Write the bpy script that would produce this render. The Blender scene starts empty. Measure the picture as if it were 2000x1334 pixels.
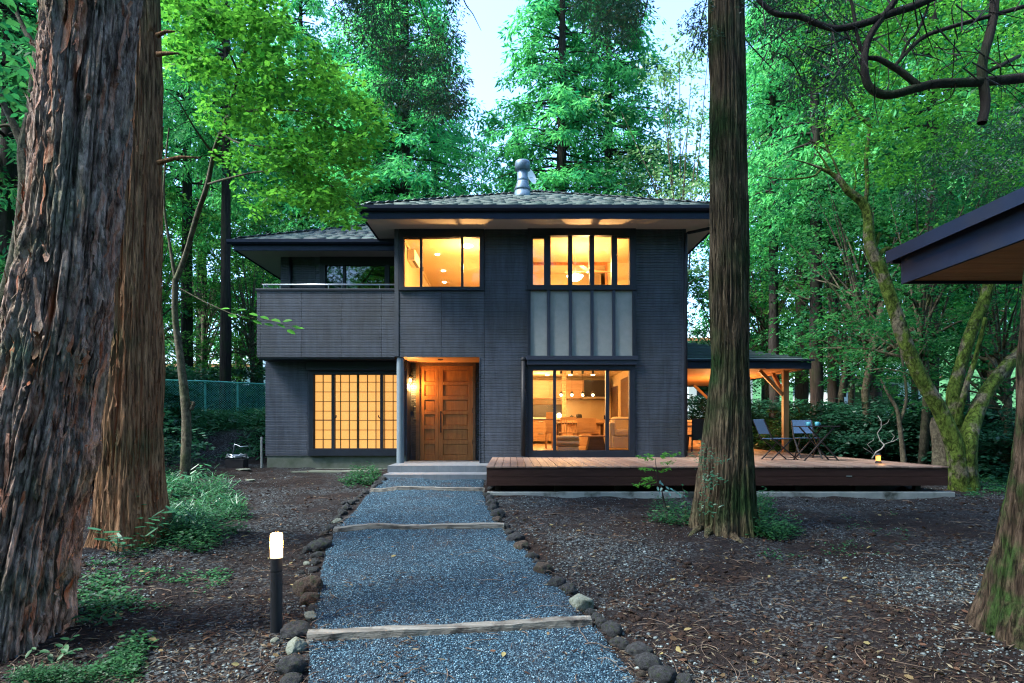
import bpy, bmesh, math, random
import numpy as np
from mathutils import Vector, Matrix

random.seed(7)
RNG = np.random.default_rng(11)
PI = math.pi
S = bpy.context.scene
COL = S.collection

# ------------------------------------------------------------------ camera, sky, sun, exposure
FPX, HOR, EYE = 1200.0, 835.0, 1.33
cam_d = bpy.data.cameras.new("camera")
cam = bpy.data.objects.new("camera", cam_d)
COL.objects.link(cam)
cam.location = (0, 0, EYE)
cam.rotation_euler = (PI / 2, 0, 0)
cam_d.sensor_width = 36.0
cam_d.lens = 36.0 * FPX / 2000.0
cam_d.shift_y = (HOR - 667.0) / 2000.0
cam_d.clip_start = 0.05
cam_d.clip_end = 900
S.camera = cam

SUN_EL, SUN_AZ = math.radians(52), math.radians(-108)      # azimuth from +Y towards +X
w = bpy.data.worlds.new("World")
S.world = w
w.use_nodes = True
nt = w.node_tree
sky = nt.nodes.new('ShaderNodeTexSky')
sky.sky_type = 'NISHITA'
sky.sun_disc = False
sky.sun_elevation = SUN_EL
sky.sun_rotation = SUN_AZ
sky.air_density = 1.0
sky.dust_density = 1.6
sky.ozone_density = 3.0
tn = nt.nodes.new('ShaderNodeMix')
tn.data_type = 'RGBA'
tn.blend_type = 'MULTIPLY'
tn.inputs[0].default_value = 1
tn.inputs[7].default_value = (.90, 1.02, 1.14, 1)
nt.links.new(sky.outputs[0], tn.inputs[6])
nt.links.new(tn.outputs[2], nt.nodes['Background'].inputs[0])
nt.nodes['Background'].inputs[1].default_value = 0.15

sd = bpy.data.lights.new("sun", 'SUN')
sd.energy = 2.7
sd.angle = math.radians(18)
sd.color = (1.0, 0.98, 0.92)
sun = bpy.data.objects.new("sun", sd)
COL.objects.link(sun)
sv = Vector((math.sin(SUN_AZ) * math.cos(SUN_EL), math.cos(SUN_AZ) * math.cos(SUN_EL), math.sin(SUN_EL)))
sun.rotation_euler = sv.to_track_quat('Z', 'Y').to_euler()
sun.location = (0, 0, 30)

S.view_settings.view_transform = 'Standard'
S.view_settings.look = 'None'
S.view_settings.gamma = 1
S.view_settings.use_curve_mapping = False
S.view_settings.exposure = 2.55
S.render.engine = 'CYCLES'
S.cycles.use_denoising = True
S.cycles.denoiser = 'OPENIMAGEDENOISE'
S.cycles.denoising_input_passes = 'RGB_ALBEDO_NORMAL'
S.cycles.denoising_prefilter = 'NONE'
S.cycles.filter_width = 1.2
S.cycles.max_bounces = 6
S.cycles.diffuse_bounces = 3
S.cycles.glossy_bounces = 2
S.cycles.transmission_bounces = 4
S.cycles.transparent_max_bounces = 8
S.cycles.sample_clamp_indirect = 2.5
S.cycles.sample_clamp_direct = 12
S.cycles.caustics_reflective = False
S.cycles.caustics_refractive = False


# ------------------------------------------------------------------ helpers
def P(px, py, Y):
    return Vector(((px - 1000.0) / FPX * Y, Y, EYE - (py - HOR) / FPX * Y))


def sstep(a, b, x):
    t = np.clip((x - a) / (b - a), 0, 1)
    return t * t * (3 - 2 * t)


def _h(ix, iy, iz, seed):
    n = (ix * 374761393 + iy * 668265263 + iz * 2147483647 + seed * 1274126177) & 0xffffffff
    n = ((n ^ (n >> 13)) * 1274126177) & 0xffffffff
    n = ((n ^ (n >> 16)) * 668265263) & 0xffffffff
    return ((n ^ (n >> 15)) & 0xffff) / 65535.0


def vn(x, y, z=0.0, seed=0):
    x, y, z = np.broadcast_arrays(np.asarray(x, float), np.asarray(y, float), np.asarray(z, float))
    ix, iy, iz = np.floor(x).astype(np.int64), np.floor(y).astype(np.int64), np.floor(z).astype(np.int64)
    fx, fy, fz = x - ix, y - iy, z - iz
    fx, fy, fz = [f * f * (3 - 2 * f) for f in (fx, fy, fz)]
    r = 0
    for dx in (0, 1):
        for dy in (0, 1):
            for dz in (0, 1):
                r = r + _h(ix + dx, iy + dy, iz + dz, seed) * (fx if dx else 1 - fx) * (fy if dy else 1 - fy) * (fz if dz else 1 - fz)
    return r


def fbm(x, y, z=0.0, seed=0, o=4):
    r, a, t = 0, 1.0, 0
    for i in range(o):
        r = r + a * vn(np.asarray(x) * 2 ** i, np.asarray(y) * 2 ** i, np.asarray(z) * 2 ** i, seed + i * 17)
        t += a
        a *= 0.5
    return r / t


TRUNKS = []   # (x, y, radius) mounds


def gz(x, y):
    x = np.asarray(x, float)
    y = np.asarray(y, float)
    z = np.interp(y, [-30, 2, 4.3, 4.9, 8.2, 11, 12.7, 14.4, 18, 25, 60, 120], [-1.0, -.62, -.46, -.36, -.07, .12, .24, .33, .45, .7, 1.8, 6])
    z = z - 0.05 * sstep(0.2, 1.2, x) * sstep(9, 11, y) * (1 - sstep(14, 17, y))
    z = z + 0.85 * sstep(-5.9, -7.0, x) * sstep(16.2, 18.2, y) * (1 - sstep(30, 45, y))
    z = z - 0.25 * sstep(9, 12, x) * sstep(8, 12, y) * (1 - sstep(20, 30, y))
    off = 1 - sstep(0.0, 0.5, 1.3 - np.abs(x + 0.45)) * (1 - sstep(12, 13, y))
    for (tx, ty, tr, th) in TRUNKS:
        d = np.hypot(x - tx, y - ty)
        z = z + th * np.exp(-(d / tr) ** 2)
    n = (fbm(x * .7, y * .7, 0, 3, 3) - .5) * .16 + (fbm(x * 3.1, y * 3.1, 0, 9, 3) - .5) * .07
    return z + n * off


def G(px, py):
    lo, hi = 1.5, 60.0
    kx, kz = (px - 1000.0) / FPX, (py - HOR) / FPX
    ys = np.linspace(1.5, 45, 900)
    d = (EYE - kz * ys) - gz(kx * ys, ys)
    i = np.argmax(d < 0)
    Y = float(ys[i]) if d[i] < 0 else 45.0
    return Vector((kx * Y, Y, float(gz(kx * Y, Y))))


def link(o, parent=None):
    COL.objects.link(o)
    if parent is not None:
        o.parent = parent
        o.matrix_parent_inverse = Matrix.Translation(-parent.location) if parent.parent is None else Matrix()
    return o


def wmat_parent(o, parent):
    """parent keeping world coordinates (all parents are unrotated at build time)"""
    loc = Vector((0, 0, 0))
    p = parent
    while p is not None:
        loc += p.location
        p = p.parent
    o.parent = parent
    o.matrix_parent_inverse = Matrix()
    o.location = o.location - loc


def tag(o, label=None, cat=None, group=None, kind=None):
    if label: o['label'] = label
    if cat: o['category'] = cat
    if group: o['group'] = group
    if kind: o['kind'] = kind
    return o


def thing(name, label, cat, loc=(0, 0, 0), group=None):
    o = bpy.data.objects.new(name, None)
    o.empty_display_size = .2
    COL.objects.link(o)
    o.location = loc
    return tag(o, label, cat, group)


def sub(name, parent):
    """an empty part that holds sub-parts"""
    o = bpy.data.objects.new(name, None)
    COL.objects.link(o)
    o.parent = parent
    return o


def copy_tree(o, parent=None):
    c = o.copy()
    COL.objects.link(c)
    if parent is not None:
        c.parent = parent
    for ch in list(o.children):
        copy_tree(ch, c)
    return c


class MB:
    def __init__(s):
        s.v, s.f, s.mi = [], [], []

    def add(s, vs, fs, m=0):
        b = len(s.v)
        s.v += [tuple(v) for v in vs]
        s.f += [tuple(b + i for i in f) for f in fs]
        s.mi += [m] * len(fs)
        return s

    def box(s, x0, x1, y0, y1, z0, z1, m=0):
        vs = [(x0, y0, z0), (x1, y0, z0), (x1, y1, z0), (x0, y1, z0), (x0, y0, z1), (x1, y0, z1), (x1, y1, z1), (x0, y1, z1)]
        return s.add(vs, [(0, 3, 2, 1), (4, 5, 6, 7), (0, 1, 5, 4), (1, 2, 6, 5), (2, 3, 7, 6), (3, 0, 4, 7)], m)

    def bar(s, a, b, wx, wy, m=0, up=(0, 0, 1)):
        a, b = Vector(a), Vector(b)
        d = (b - a).normalized()
        u = Vector(up)
        if abs(d.dot(u)) > .95: u = Vector((0, 1, 0))
        x = d.cross(u).normalized()
        y = x.cross(d).normalized()
        vs = []
        for p in (a, b):
            for sx, sy in ((-1, -1), (1, -1), (1, 1), (-1, 1)):
                vs.append(p + x * sx * wx / 2 + y * sy * wy / 2)
        return s.add(vs, [(0, 1, 2, 3), (7, 6, 5, 4), (0, 4, 5, 1), (1, 5, 6, 2), (2, 6, 7, 3), (3, 7, 4, 0)], m)

    def tube(s, pts, r, n=8, caps=True, m=0):
        pts = [Vector(p) for p in pts]
        k = len(pts)
        rs = r if isinstance(r, (list, tuple)) else [r] * k
        vs, fs = [], []
        ref = None
        for i, p in enumerate(pts):
            t = (pts[min(i + 1, k - 1)] - pts[max(i - 1, 0)]).normalized()
            if ref is None:
                ref = Vector((1, 0, 0)) if abs(t.x) < .9 else Vector((0, 1, 0))
            x = (ref - t * ref.dot(t)).normalized()
            ref = x
            y = t.cross(x)
            for j in range(n):
                a = 2 * PI * j / n
                vs.append(p + (x * math.cos(a) + y * math.sin(a)) * rs[i])
        for i in range(k - 1):
            for j in range(n):
                a, b = i * n + j, i * n + (j + 1) % n
                fs.append((a, b, b + n, a + n))
        if caps:
            fs.append(tuple(range(n - 1, -1, -1)))
            fs.append(tuple((k - 1) * n + j for j in range(n)))
        return s.add(vs, fs, m)

    def lathe(s, c, prof, n=20, m=0):
        cx, cy, cz = c
        vs, fs = [], []
        for (r, z) in prof:
            for j in range(n):
                a = 2 * PI * j / n
                vs.append((cx + r * math.cos(a), cy + r * math.sin(a), cz + z))
        for i in range(len(prof) - 1):
            for j in range(n):
                a, b = i * n + j, i * n + (j + 1) % n
                fs.append((a, b, b + n, a + n))
        fs.append(tuple(range(n - 1, -1, -1)))
        fs.append(tuple((len(prof) - 1) * n + j for j in range(n)))
        return s.add(vs, fs, m)

    def build(s, name, mat, parent=None, smooth=False, bevel=0, origin=None):
        me = bpy.data.meshes.new(name)
        v = s.v
        if origin is not None:
            ox, oy, oz = origin
            v = [(a - ox, b - oy, c - oz) for a, b, c in v]
        me.from_pydata(v, [], s.f)
        mats = mat if isinstance(mat, (list, tuple)) else [mat]
        for m_ in mats: me.materials.append(m_)
        if len(mats) > 1: me.polygons.foreach_set('material_index', s.mi)
        me.update()
        if smooth: me.polygons.foreach_set('use_smooth', [True] * len(me.polygons))
        o = bpy.data.objects.new(name, me)
        COL.objects.link(o)
        if origin is not None: o.location = origin
        if bevel:
            md = o.modifiers.new('bevel', 'BEVEL')
            md.width = bevel
            md.segments = 2
            md.limit_method = 'ANGLE'
        if parent is not None:
            wmat_parent(o, parent)
        return o


def npmesh(name, V, F, mat, parent=None, smooth=True, attr=None, kind=None):
    """V (n,3), F (m,k)"""
    V = np.ascontiguousarray(V, dtype=np.float32)
    F = np.ascontiguousarray(F, dtype=np.int32)
    me = bpy.data.meshes.new(name)
    m, k = F.shape
    me.vertices.add(len(V))
    me.vertices.foreach_set('co', V.ravel())
    me.loops.add(m * k)
    me.loops.foreach_set('vertex_index', F.ravel())
    me.polygons.add(m)
    me.polygons.foreach_set('loop_start', np.arange(0, m * k, k, dtype=np.int32))
    if smooth: me.polygons.foreach_set('use_smooth', np.ones(m, dtype=bool))
    me.update(calc_edges=True)
    if attr is not None:
        a = me.attributes.new('tint', 'FLOAT', 'POINT')
        a.data.foreach_set('value', np.ascontiguousarray(attr, dtype=np.float32))
    for mm in (mat if isinstance(mat, (list, tuple)) else [mat]): me.materials.append(mm)
    o = bpy.data.objects.new(name, me)
    COL.objects.link(o)
    if parent is not None: wmat_parent(o, parent)
    if kind: o['kind'] = kind
    return o


def nrm(a):
    return a / np.maximum(np.linalg.norm(a, axis=-1, keepdims=True), 1e-9)


PAT = {
    'diamond': ([(0, 0, 0), (.45, .5, -.06), (1, 0, 0), (.45, -.5, -.06)], [(0, 1, 2, 3)]),
    'leaf': ([(0, 0, 0), (.28, .46, .1), (.68, .4, .08), (1, 0, -.04), (.68, -.4, .08), (.28, -.46, .1)], [(0, 1, 2, 3), (0, 3, 4, 5)]),
    'blade': ([(0, -.3, 0), (.45, -.5, 0), (.8, -.3, -.1), (1, 0, -.25), (.8, .3, -.1), (.45, .5, 0), (0, .3, 0)], [(0, 1, 5, 6), (1, 2, 4, 5)]),
}


def leaves_arr(C, U, N, L, W, pat='diamond'):
    """centres, length dir, normal -> verts, faces"""
    U = nrm(U)
    V = nrm(np.cross(N, U))
    N = np.cross(U, V)
    pts, fcs = PAT[pat]
    L = np.broadcast_to(L, (len(C),))[:, None]
    W = np.broadcast_to(W, (len(C),))[:, None]
    vs = np.stack([C + U * (a * L) + V * (b * W) + N * (c * W) for a, b, c in pts], axis=1)
    k = len(pts)
    base = (np.arange(len(C)) * k)[:, None, None]
    F = (base + np.array(fcs)[None]).reshape(-1, len(fcs[0]))
    return vs.reshape(-1, 3), F, k


def node(nt, t, **kw):
    n = nt.nodes.new(t)
    for k, v in kw.items():
        if k.startswith('i_'):
            n.inputs[k[2:].replace('_', ' ')].default_value = v
        else:
            setattr(n, k, v)
    return n


def c4(c):
    return (c[0], c[1], c[2], 1)


def mat(name, c1, c2=None, scale=6, detail=5, rough=.75, bump=0.0, bscale=None, stretch=(1, 1, 1), c3=None, s3=1.5,
        t3=(.5, .62), attr=None, metallic=0.0, spec=.5, coord='Object', bdist=.02, emit=None, estr=1, fib=None, fmin=.3, rnd=0):
    m = bpy.data.materials.new(name)
    m.use_nodes = True
    t = m.node_tree
    b = t.nodes['Principled BSDF']
    b.inputs['Roughness'].default_value = rough
    b.inputs['Metallic'].default_value = metallic
    b.inputs['Specular IOR Level'].default_value = spec
    b.inputs['Base Color'].default_value = c4(c1)
    L = t.links
    tc = node(t, 'ShaderNodeTexCoord')
    mp = node(t, 'ShaderNodeMapping')
    mp.inputs['Scale'].default_value = stretch
    L.new(tc.outputs[coord], mp.inputs[0])
    col = None
    if c2 is not None:
        n = node(t, 'ShaderNodeTexNoise')
        n.inputs['Scale'].default_value = scale
        n.inputs['Detail'].default_value = detail
        n.inputs['Roughness'].default_value = .62
        L.new(mp.outputs[0], n.inputs['Vector'])
        r = node(t, 'ShaderNodeValToRGB')
        r.color_ramp.elements[0].position = .32
        r.color_ramp.elements[1].position = .68
        r.color_ramp.elements[0].color = c4(c1)
        r.color_ramp.elements[1].color = c4(c2)
        L.new(n.outputs['Fac'], r.inputs[0])
        col = r.outputs[0]
    if c3 is not None:
        n3 = node(t, 'ShaderNodeTexNoise')
        n3.inputs['Scale'].default_value = s3
        n3.inputs['Detail'].default_value = 6
        n3.inputs['Roughness'].default_value = .6
        L.new(tc.outputs[coord], n3.inputs['Vector'])
        r3 = node(t, 'ShaderNodeValToRGB')
        r3.color_ramp.elements[0].position = t3[0]
        r3.color_ramp.elements[1].position = t3[1]
        L.new(n3.outputs['Fac'], r3.inputs[0])
        mx = node(t, 'ShaderNodeMix', data_type='RGBA')
        L.new(r3.outputs[0], mx.inputs[0])
        if col: L.new(col, mx.inputs[6])
        else: mx.inputs[6].default_value = c4(c1)
        mx.inputs[7].default_value = c4(c3)
        col = mx.outputs[2]
    if fib is not None:
        mf = node(t, 'ShaderNodeMapping')
        mf.inputs['Scale'].default_value = fib
        L.new(tc.outputs[coord], mf.inputs[0])
        nf = node(t, 'ShaderNodeTexNoise')
        nf.inputs['Scale'].default_value = 1
        nf.inputs['Detail'].default_value = 5
        nf.inputs['Roughness'].default_value = .7
        nf.inputs['Distortion'].default_value = .6
        L.new(mf.outputs[0], nf.inputs['Vector'])
        rf_ = node(t, 'ShaderNodeMapRange')
        rf_.inputs['From Min'].default_value = .38
        rf_.inputs['From Max'].default_value = .6
        rf_.inputs['To Min'].default_value = fmin
        rf_.inputs['To Max'].default_value = 1.15
        L.new(nf.outputs['Fac'], rf_.inputs['Value'])
        mm = node(t, 'ShaderNodeMix', data_type='RGBA', blend_type='MULTIPLY')
        mm.inputs[0].default_value = 1
        L.new(col, mm.inputs[6])
        L.new(rf_.outputs[0], mm.inputs[7])
        col = mm.outputs[2]
    if rnd:                        # piece-to-piece tone difference
        oi = node(t, 'ShaderNodeObjectInfo')
        mr = node(t, 'ShaderNodeMapRange')
        mr.inputs['To Min'].default_value = 1 - rnd
        mr.inputs['To Max'].default_value = 1 + rnd
        L.new(oi.outputs['Random'], mr.inputs['Value'])
        mm = node(t, 'ShaderNodeMix', data_type='RGBA', blend_type='MULTIPLY')
        mm.inputs[0].default_value = 1
        L.new(col, mm.inputs[6])
        L.new(mr.outputs[0], mm.inputs[7])
        col = mm.outputs[2]
    if attr is not None:           # attr = colour reached where attribute 'tint' is 1
        at = node(t, 'ShaderNodeAttribute', attribute_name='tint')
        mx = node(t, 'ShaderNodeMix', data_type='RGBA')
        L.new(at.outputs['Fac'], mx.inputs[0])
        if col: L.new(col, mx.inputs[6])
        else: mx.inputs[6].default_value = c4(c1)
        mx.inputs[7].default_value = c4(attr)
        col = mx.outputs[2]
    if col: L.new(col, b.inputs['Base Color'])
    if bump:
        nb = node(t, 'ShaderNodeTexNoise')
        nb.inputs['Scale'].default_value = bscale or scale * 4
        nb.inputs['Detail'].default_value = 6
        nb.inputs['Roughness'].default_value = .65
        L.new(mp.outputs[0], nb.inputs['Vector'])
        bp = node(t, 'ShaderNodeBump')
        bp.inputs['Strength'].default_value = bump
        bp.inputs['Distance'].default_value = bdist
        L.new(nb.outputs['Fac'], bp.inputs['Height'])
        L.new(bp.outputs[0], b.inputs['Normal'])
    if emit is not None:
        b.inputs['Emission Color'].default_value = c4(emit)
        b.inputs['Emission Strength'].default_value = estr
    return m


def foliage(name, ca, cb, trans=.45, rough=.5, gloss=.06, tcol=None):
    m = bpy.data.materials.new(name)
    m.use_nodes = True
    t = m.node_tree
    L = t.links
    for n in list(t.nodes):
        if n.type != 'OUTPUT_MATERIAL': t.nodes.remove(n)
    out = [n for n in t.nodes if n.type == 'OUTPUT_MATERIAL'][0]
    at = node(t, 'ShaderNodeAttribute', attribute_name='tint')
    mx = node(t, 'ShaderNodeMix', data_type='RGBA')
    mx.inputs[6].default_value = c4(ca)
    mx.inputs[7].default_value = c4(cb)
    L.new(at.outputs['Fac'], mx.inputs[0])
    oi = node(t, 'ShaderNodeObjectInfo')
    hs = node(t, 'ShaderNodeHueSaturation')
    mr = node(t, 'ShaderNodeMapRange')
    mr.inputs['To Min'].default_value = .75
    mr.inputs['To Max'].default_value = 1.25
    L.new(oi.outputs['Random'], mr.inputs['Value'])
    L.new(mr.outputs[0], hs.inputs['Value'])
    L.new(mx.outputs[2], hs.inputs['Color'])
    d = node(t, 'ShaderNodeBsdfDiffuse')
    tr = node(t, 'ShaderNodeBsdfTranslucent')
    L.new(hs.outputs[0], d.inputs['Color'])
    hs2 = node(t, 'ShaderNodeHueSaturation')
    hs2.inputs['Value'].default_value = 1.5
    hs2.inputs['Hue'].default_value = .488
    L.new(hs.outputs[0], hs2.inputs['Color'])
    L.new(hs2.outputs[0], tr.inputs['Color'])
    ms = node(t, 'ShaderNodeMixShader')
    ms.inputs[0].default_value = trans
    L.new(d.outputs[0], ms.inputs[1])
    L.new(tr.outputs[0], ms.inputs[2])
    g = node(t, 'ShaderNodeBsdfGlossy')
    g.inputs['Roughness'].default_value = rough
    ms2 = node(t, 'ShaderNodeMixShader')
    ms2.inputs[0].default_value = gloss
    L.new(ms.outputs[0], ms2.inputs[1])
    L.new(g.outputs[0], ms2.inputs[2])
    L.new(ms2.outputs[0], out.inputs['Surface'])
    return m


def glassmat(name, tint=(1, 1, 1), f=1.0):
    m = bpy.data.materials.new(name)
    m.use_nodes = True
    t = m.node_tree
    for n in list(t.nodes):
        if n.type != 'OUTPUT_MATERIAL': t.nodes.remove(n)
    out = [n for n in t.nodes if n.type == 'OUTPUT_MATERIAL'][0]
    tr = node(t, 'ShaderNodeBsdfTransparent')
    tr.inputs[0].default_value = c4(tint)
    g = node(t, 'ShaderNodeBsdfGlossy')
    g.inputs['Roughness'].default_value = .02
    fr = node(t, 'ShaderNodeFresnel')
    fr.inputs['IOR'].default_value = 1.5
    ml = node(t, 'ShaderNodeMath', operation='MULTIPLY')
    ml.inputs[1].default_value = f
    t.links.new(fr.outputs[0], ml.inputs[0])
    mx = node(t, 'ShaderNodeMixShader')
    t.links.new(ml.outputs[0], mx.inputs[0])
    t.links.new(tr.outputs[0], mx.inputs[1])
    t.links.new(g.outputs[0], mx.inputs[2])
    t.links.new(mx.outputs[0], out.inputs['Surface'])
    return m


def emis(name, col, s, c2=None, scale=2):
    m = bpy.data.materials.new(name)
    m.use_nodes = True
    b = m.node_tree.nodes['Principled BSDF']
    b.inputs['Base Color'].default_value = c4(col)
    b.inputs['Emission Color'].default_value = c4(col)
    b.inputs['Emission Strength'].default_value = s
    m.cycles.emission_sampling = 'NONE'
    return m


def lamp(name, loc, energy, col=(1, .62, .28), r=.06, parent=None, kind='POINT', size=1, spot=None, rot=None):
    d = bpy.data.lights.new(name, kind)
    d.energy = energy
    d.color = col
    if kind == 'POINT' or kind == 'SPOT': d.shadow_soft_size = r
    if kind == 'AREA': d.size = size
    if spot: d.spot_size = spot
    o = bpy.data.objects.new(name, d)
    COL.objects.link(o)
    o.location = loc
    if rot: o.rotation_euler = rot
    if parent is not None: wmat_parent(o, parent)
    return o


# ------------------------------------------------------------------ materials
M = {}
M['siding'] = mat('siding', (.032, .039, .052), (.045, .053, .069), scale=3.5, rough=.55, bump=.25, bscale=60, bdist=.004, spec=.3, c3=(.034, .038, .043), s3=.9, t3=(.45, .7), fib=(7, 7, .8), fmin=.76, rnd=.10)
M['trim'] = mat('dark_trim', (.006, .009, .016), (.010, .014, .022), scale=5, rough=.5, bump=.05, bscale=30, spec=.3)
M['trim2'] = mat('navy_trim', (.010, .014, .028), (.014, .018, .034), scale=4, rough=.5)
M['fascia'] = mat('fascia_paint', (.007, .013, .028), (.011, .019, .038), scale=3, rough=.6, spec=.2)
M['carport_paint'] = mat('carport_paint', (.006, .014, .034), (.010, .020, .046), scale=3, rough=.65, spec=.15, c3=(.014, .018, .03), s3=1.5, t3=(.5, .7))
M['soffit'] = mat('soffit_board', (.42, .38, .33), (.47, .42, .37), scale=4, rough=.8, bump=.1, bscale=80)
M['panel'] = mat('panel_grey', (.21, .225, .215), (.25, .26, .245), scale=9, rough=.7, bump=.15, bscale=120, spec=.25)
M['glass'] = glassmat('window_glass', (.97, .98, .97), .8)
M['darkglass'] = glassmat('dark_glass', (.25, .3, .3), 2.2)
M['shingle'] = mat('roof_shingle', (.035, .045, .055), (.06, .07, .082), scale=7, rough=.6, bump=.3, bscale=90, attr=(.075, .125, .115), c3=(.05, .07, .04), s3=2.2, t3=(.55, .75), spec=.25)
M['metalroof'] = mat('roof_metal', (.06, .09, .10), (.09, .12, .13), scale=4, rough=.35, metallic=.3)
M['wood_door'] = mat('door_wood', (.27, .09, .022), (.42, .16, .042), scale=3, stretch=(6, 6, .7), rough=.42, bump=.15, bscale=20)
M['cedar'] = mat('cedar_wood', (.34, .14, .05), (.46, .22, .09), scale=3, stretch=(5, 5, .8), rough=.6, bump=.15, bscale=20)
M['soffit_wood'] = mat('soffit_wood', (.42, .17, .05), (.56, .25, .085), scale=2.5, stretch=(1, 7, 1), rough=.6, bump=.1)
M['deck'] = mat('deck_board', (.11, .062, .046), (.18, .11, .082), scale=3, stretch=(9, .8, 9), rough=.55, bump=.25, bscale=14, attr=(.21, .145, .11), c3=(.06, .045, .036), s3=1.1, t3=(.5, .8), spec=.3, rnd=.18)
M['deckfascia'] = mat('deck_fascia', (.026, .011, .008), (.042, .02, .015), scale=3, stretch=(.8, 8, 8), rough=.75, bump=.2, bscale=14, spec=.15)
M['concrete'] = mat('concrete', (.15, .17, .165), (.24, .26, .245), scale=4, rough=.85, bump=.25, bscale=60, c3=(.025, .03, .022), s3=1.7, t3=(.5, .62))
M['plinth'] = mat('plinth_render', (.06, .075, .05), (.09, .10, .08), scale=5, rough=.9, bump=.2, bscale=70, c3=(.02, .035, .015), s3=1.6, t3=(.5, .75))
M['tile'] = mat('porch_tile', (.08, .095, .11), (.12, .135, .15), scale=7, rough=.5, bump=.12, bscale=60)
M['black'] = mat('black_metal', (.012, .012, .014), rough=.55, spec=.3)
M['greymetal'] = mat('grey_metal', (.35, .37, .39), (.42, .44, .46), scale=5, rough=.3, metallic=.8)
M['flue'] = mat('flue_metal', (.07, .12, .17), (.12, .18, .23), scale=8, rough=.45, metallic=.3, c3=(.06, .05, .05), s3=4, t3=(.55, .7))
M['white'] = mat('white_plastic', (.75, .74, .7), rough=.4)
M['cream'] = mat('cream_wall', (.56, .42, .23), (.60, .46, .26), scale=3, rough=.85, bump=.08, bscale=80)
M['ceil'] = mat('ceiling_paper', (.60, .46, .27), rough=.9)
M['intwood'] = mat('interior_wood', (.36, .2, .09), (.5, .3, .15), scale=2.5, stretch=(1, 1, 6), rough=.5)
M['intfloor'] = mat('interior_floor', (.42, .27, .14), (.52, .36, .2), scale=2.5, stretch=(6, 1, 1), rough=.35)
M['darkwood'] = mat('dark_wood', (.09, .045, .022), (.15, .08, .04), scale=3, stretch=(1, 1, 6), rough=.45)
M['brick'] = mat('brick_clay', (.36, .2, .11), (.5, .31, .18), scale=6, rough=.8, bump=.3, bscale=40, attr=(.55, .38, .25))
M['sofa'] = mat('sofa_linen', (.62, .52, .38), (.68, .58, .43), scale=12, rough=.95, bump=.3, bscale=120)
M['stripe'] = mat('pouf_stripe', (.3, .19, .1), rough=.95)
M['steel'] = mat('steel', (.5, .48, .44), rough=.25, metallic=.9)
M['darksteel'] = mat('dark_steel', (.05, .045, .04), rough=.3, metallic=.6)
M['bulb'] = emis('warm_bulb', (1, .62, .25), 10)
M['downlight'] = emis('downlight', (1, .85, .6), 8)
M['bollardglass'] = emis('bollard_glass', (1, .68, .34), .55)
M['lanternglow'] = emis('lantern_glow', (1, .42, .08), .3)
M['shoji'] = emis('shoji_paper', (1, .47, .13), .2)  # glow of the lit room behind is put into the paper
M['teal'] = mat('teal_enamel', (.03, .17, .22), rough=.6, spec=.3)
M['slingblue'] = mat('sling_fabric', (.035, .07, .13), (.05, .09, .16), scale=40, rough=.85, spec=.1)
M['fence'] = mat('fence_green', (.10, .46, .38), rough=.45)
M['soil'] = None
M['bark_big'] = mat('peeling_bark', (.11, .065, .048), (.42, .31, .25), scale=2.2, stretch=(5, 5, 1.4), rough=.95, bump=1.0, bscale=9, bdist=.03, c3=(.13, .15, .095), s3=1.4, t3=(.52, .72), attr=(.36, .09, .025), spec=.1, fib=(22, 22, 7), fmin=.22)
M['bark_red'] = mat('cedar_bark', (.11, .058, .032), (.34, .19, .10), scale=2.2, stretch=(7, 7, .7), rough=.95, bump=1.0, bscale=9, bdist=.025, c3=(.05, .08, .035), s3=1.0, t3=(.52, .75), attr=(.17, .045, .015), spec=.1, fib=(42, 42, 3), fmin=.22)
M['bark_fibre'] = mat('fibrous_bark', (.042, .032, .022), (.17, .125, .075), scale=2.2, stretch=(9, 9, .7), rough=.95, bump=1.0, bscale=9, bdist=.025, c3=(.028, .055, .018), s3=1.0, t3=(.44, .62), attr=(.02, .012, .008), spec=.1, fib=(48, 48, 3), fmin=.15)
M['bark_moss'] = mat('mossy_bark', (.03, .055, .008), (.095, .135, .025), scale=9, rough=1, bump=1.0, bscale=30, bdist=.03, c3=(.12, .105, .07), s3=2.6, t3=(.52, .6), spec=.1, fib=(16, 16, 8), fmin=.22)
M['bark_mossy2'] = mat('half_mossy_bark', (.025, .017, .012), (.085, .06, .04), scale=3, stretch=(6, 6, .8), rough=.95, bump=1.0, bscale=10, bdist=.03, c3=(.020, .040, .010), s3=3.5, t3=(.48, .62), attr=(.012, .007, .004), spec=.1, fib=(28, 28, 3.5), fmin=.15)
M['bark_grey'] = mat('grey_bark', (.05, .045, .03), (.11, .095, .065), scale=6, stretch=(1, 1, 2.5), rough=.9, bump=.6, bscale=30, c3=(.04, .055, .02), s3=2, t3=(.5, .7), spec=.1, fib=(20, 20, 9), fmin=.4)
M['bark_dark'] = mat('dark_bark', (.012, .010, .009), (.035, .03, .026), scale=5, stretch=(4, 4, .6), rough=.95, bump=.8, bscale=14, c3=(.02, .03, .014), s3=1.2, t3=(.5, .7), spec=.1)
M['deadwood'] = mat('bleached_wood', (.16, .15, .14), (.24, .23, .21), scale=9, stretch=(1, 1, .3), rough=.85, bump=.2)
M['lf_conifer'] = foliage('conifer_foliage', (.007, .135, .058), (.095, .40, .115), trans=.5, gloss=.008)
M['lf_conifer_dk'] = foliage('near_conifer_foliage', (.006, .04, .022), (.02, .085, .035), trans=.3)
M['lf_green'] = foliage('green_leaves', (.010, .10, .012), (.075, .29, .028), trans=.55, gloss=.015)
M['lf_maple'] = foliage('maple_leaves', (.004, .060, .024), (.036, .145, .038), trans=.5, gloss=.008)
M['lf_far'] = foliage('woodland_leaves', (.006, .070, .018), (.055, .19, .030), trans=.5, gloss=.008)
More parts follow.
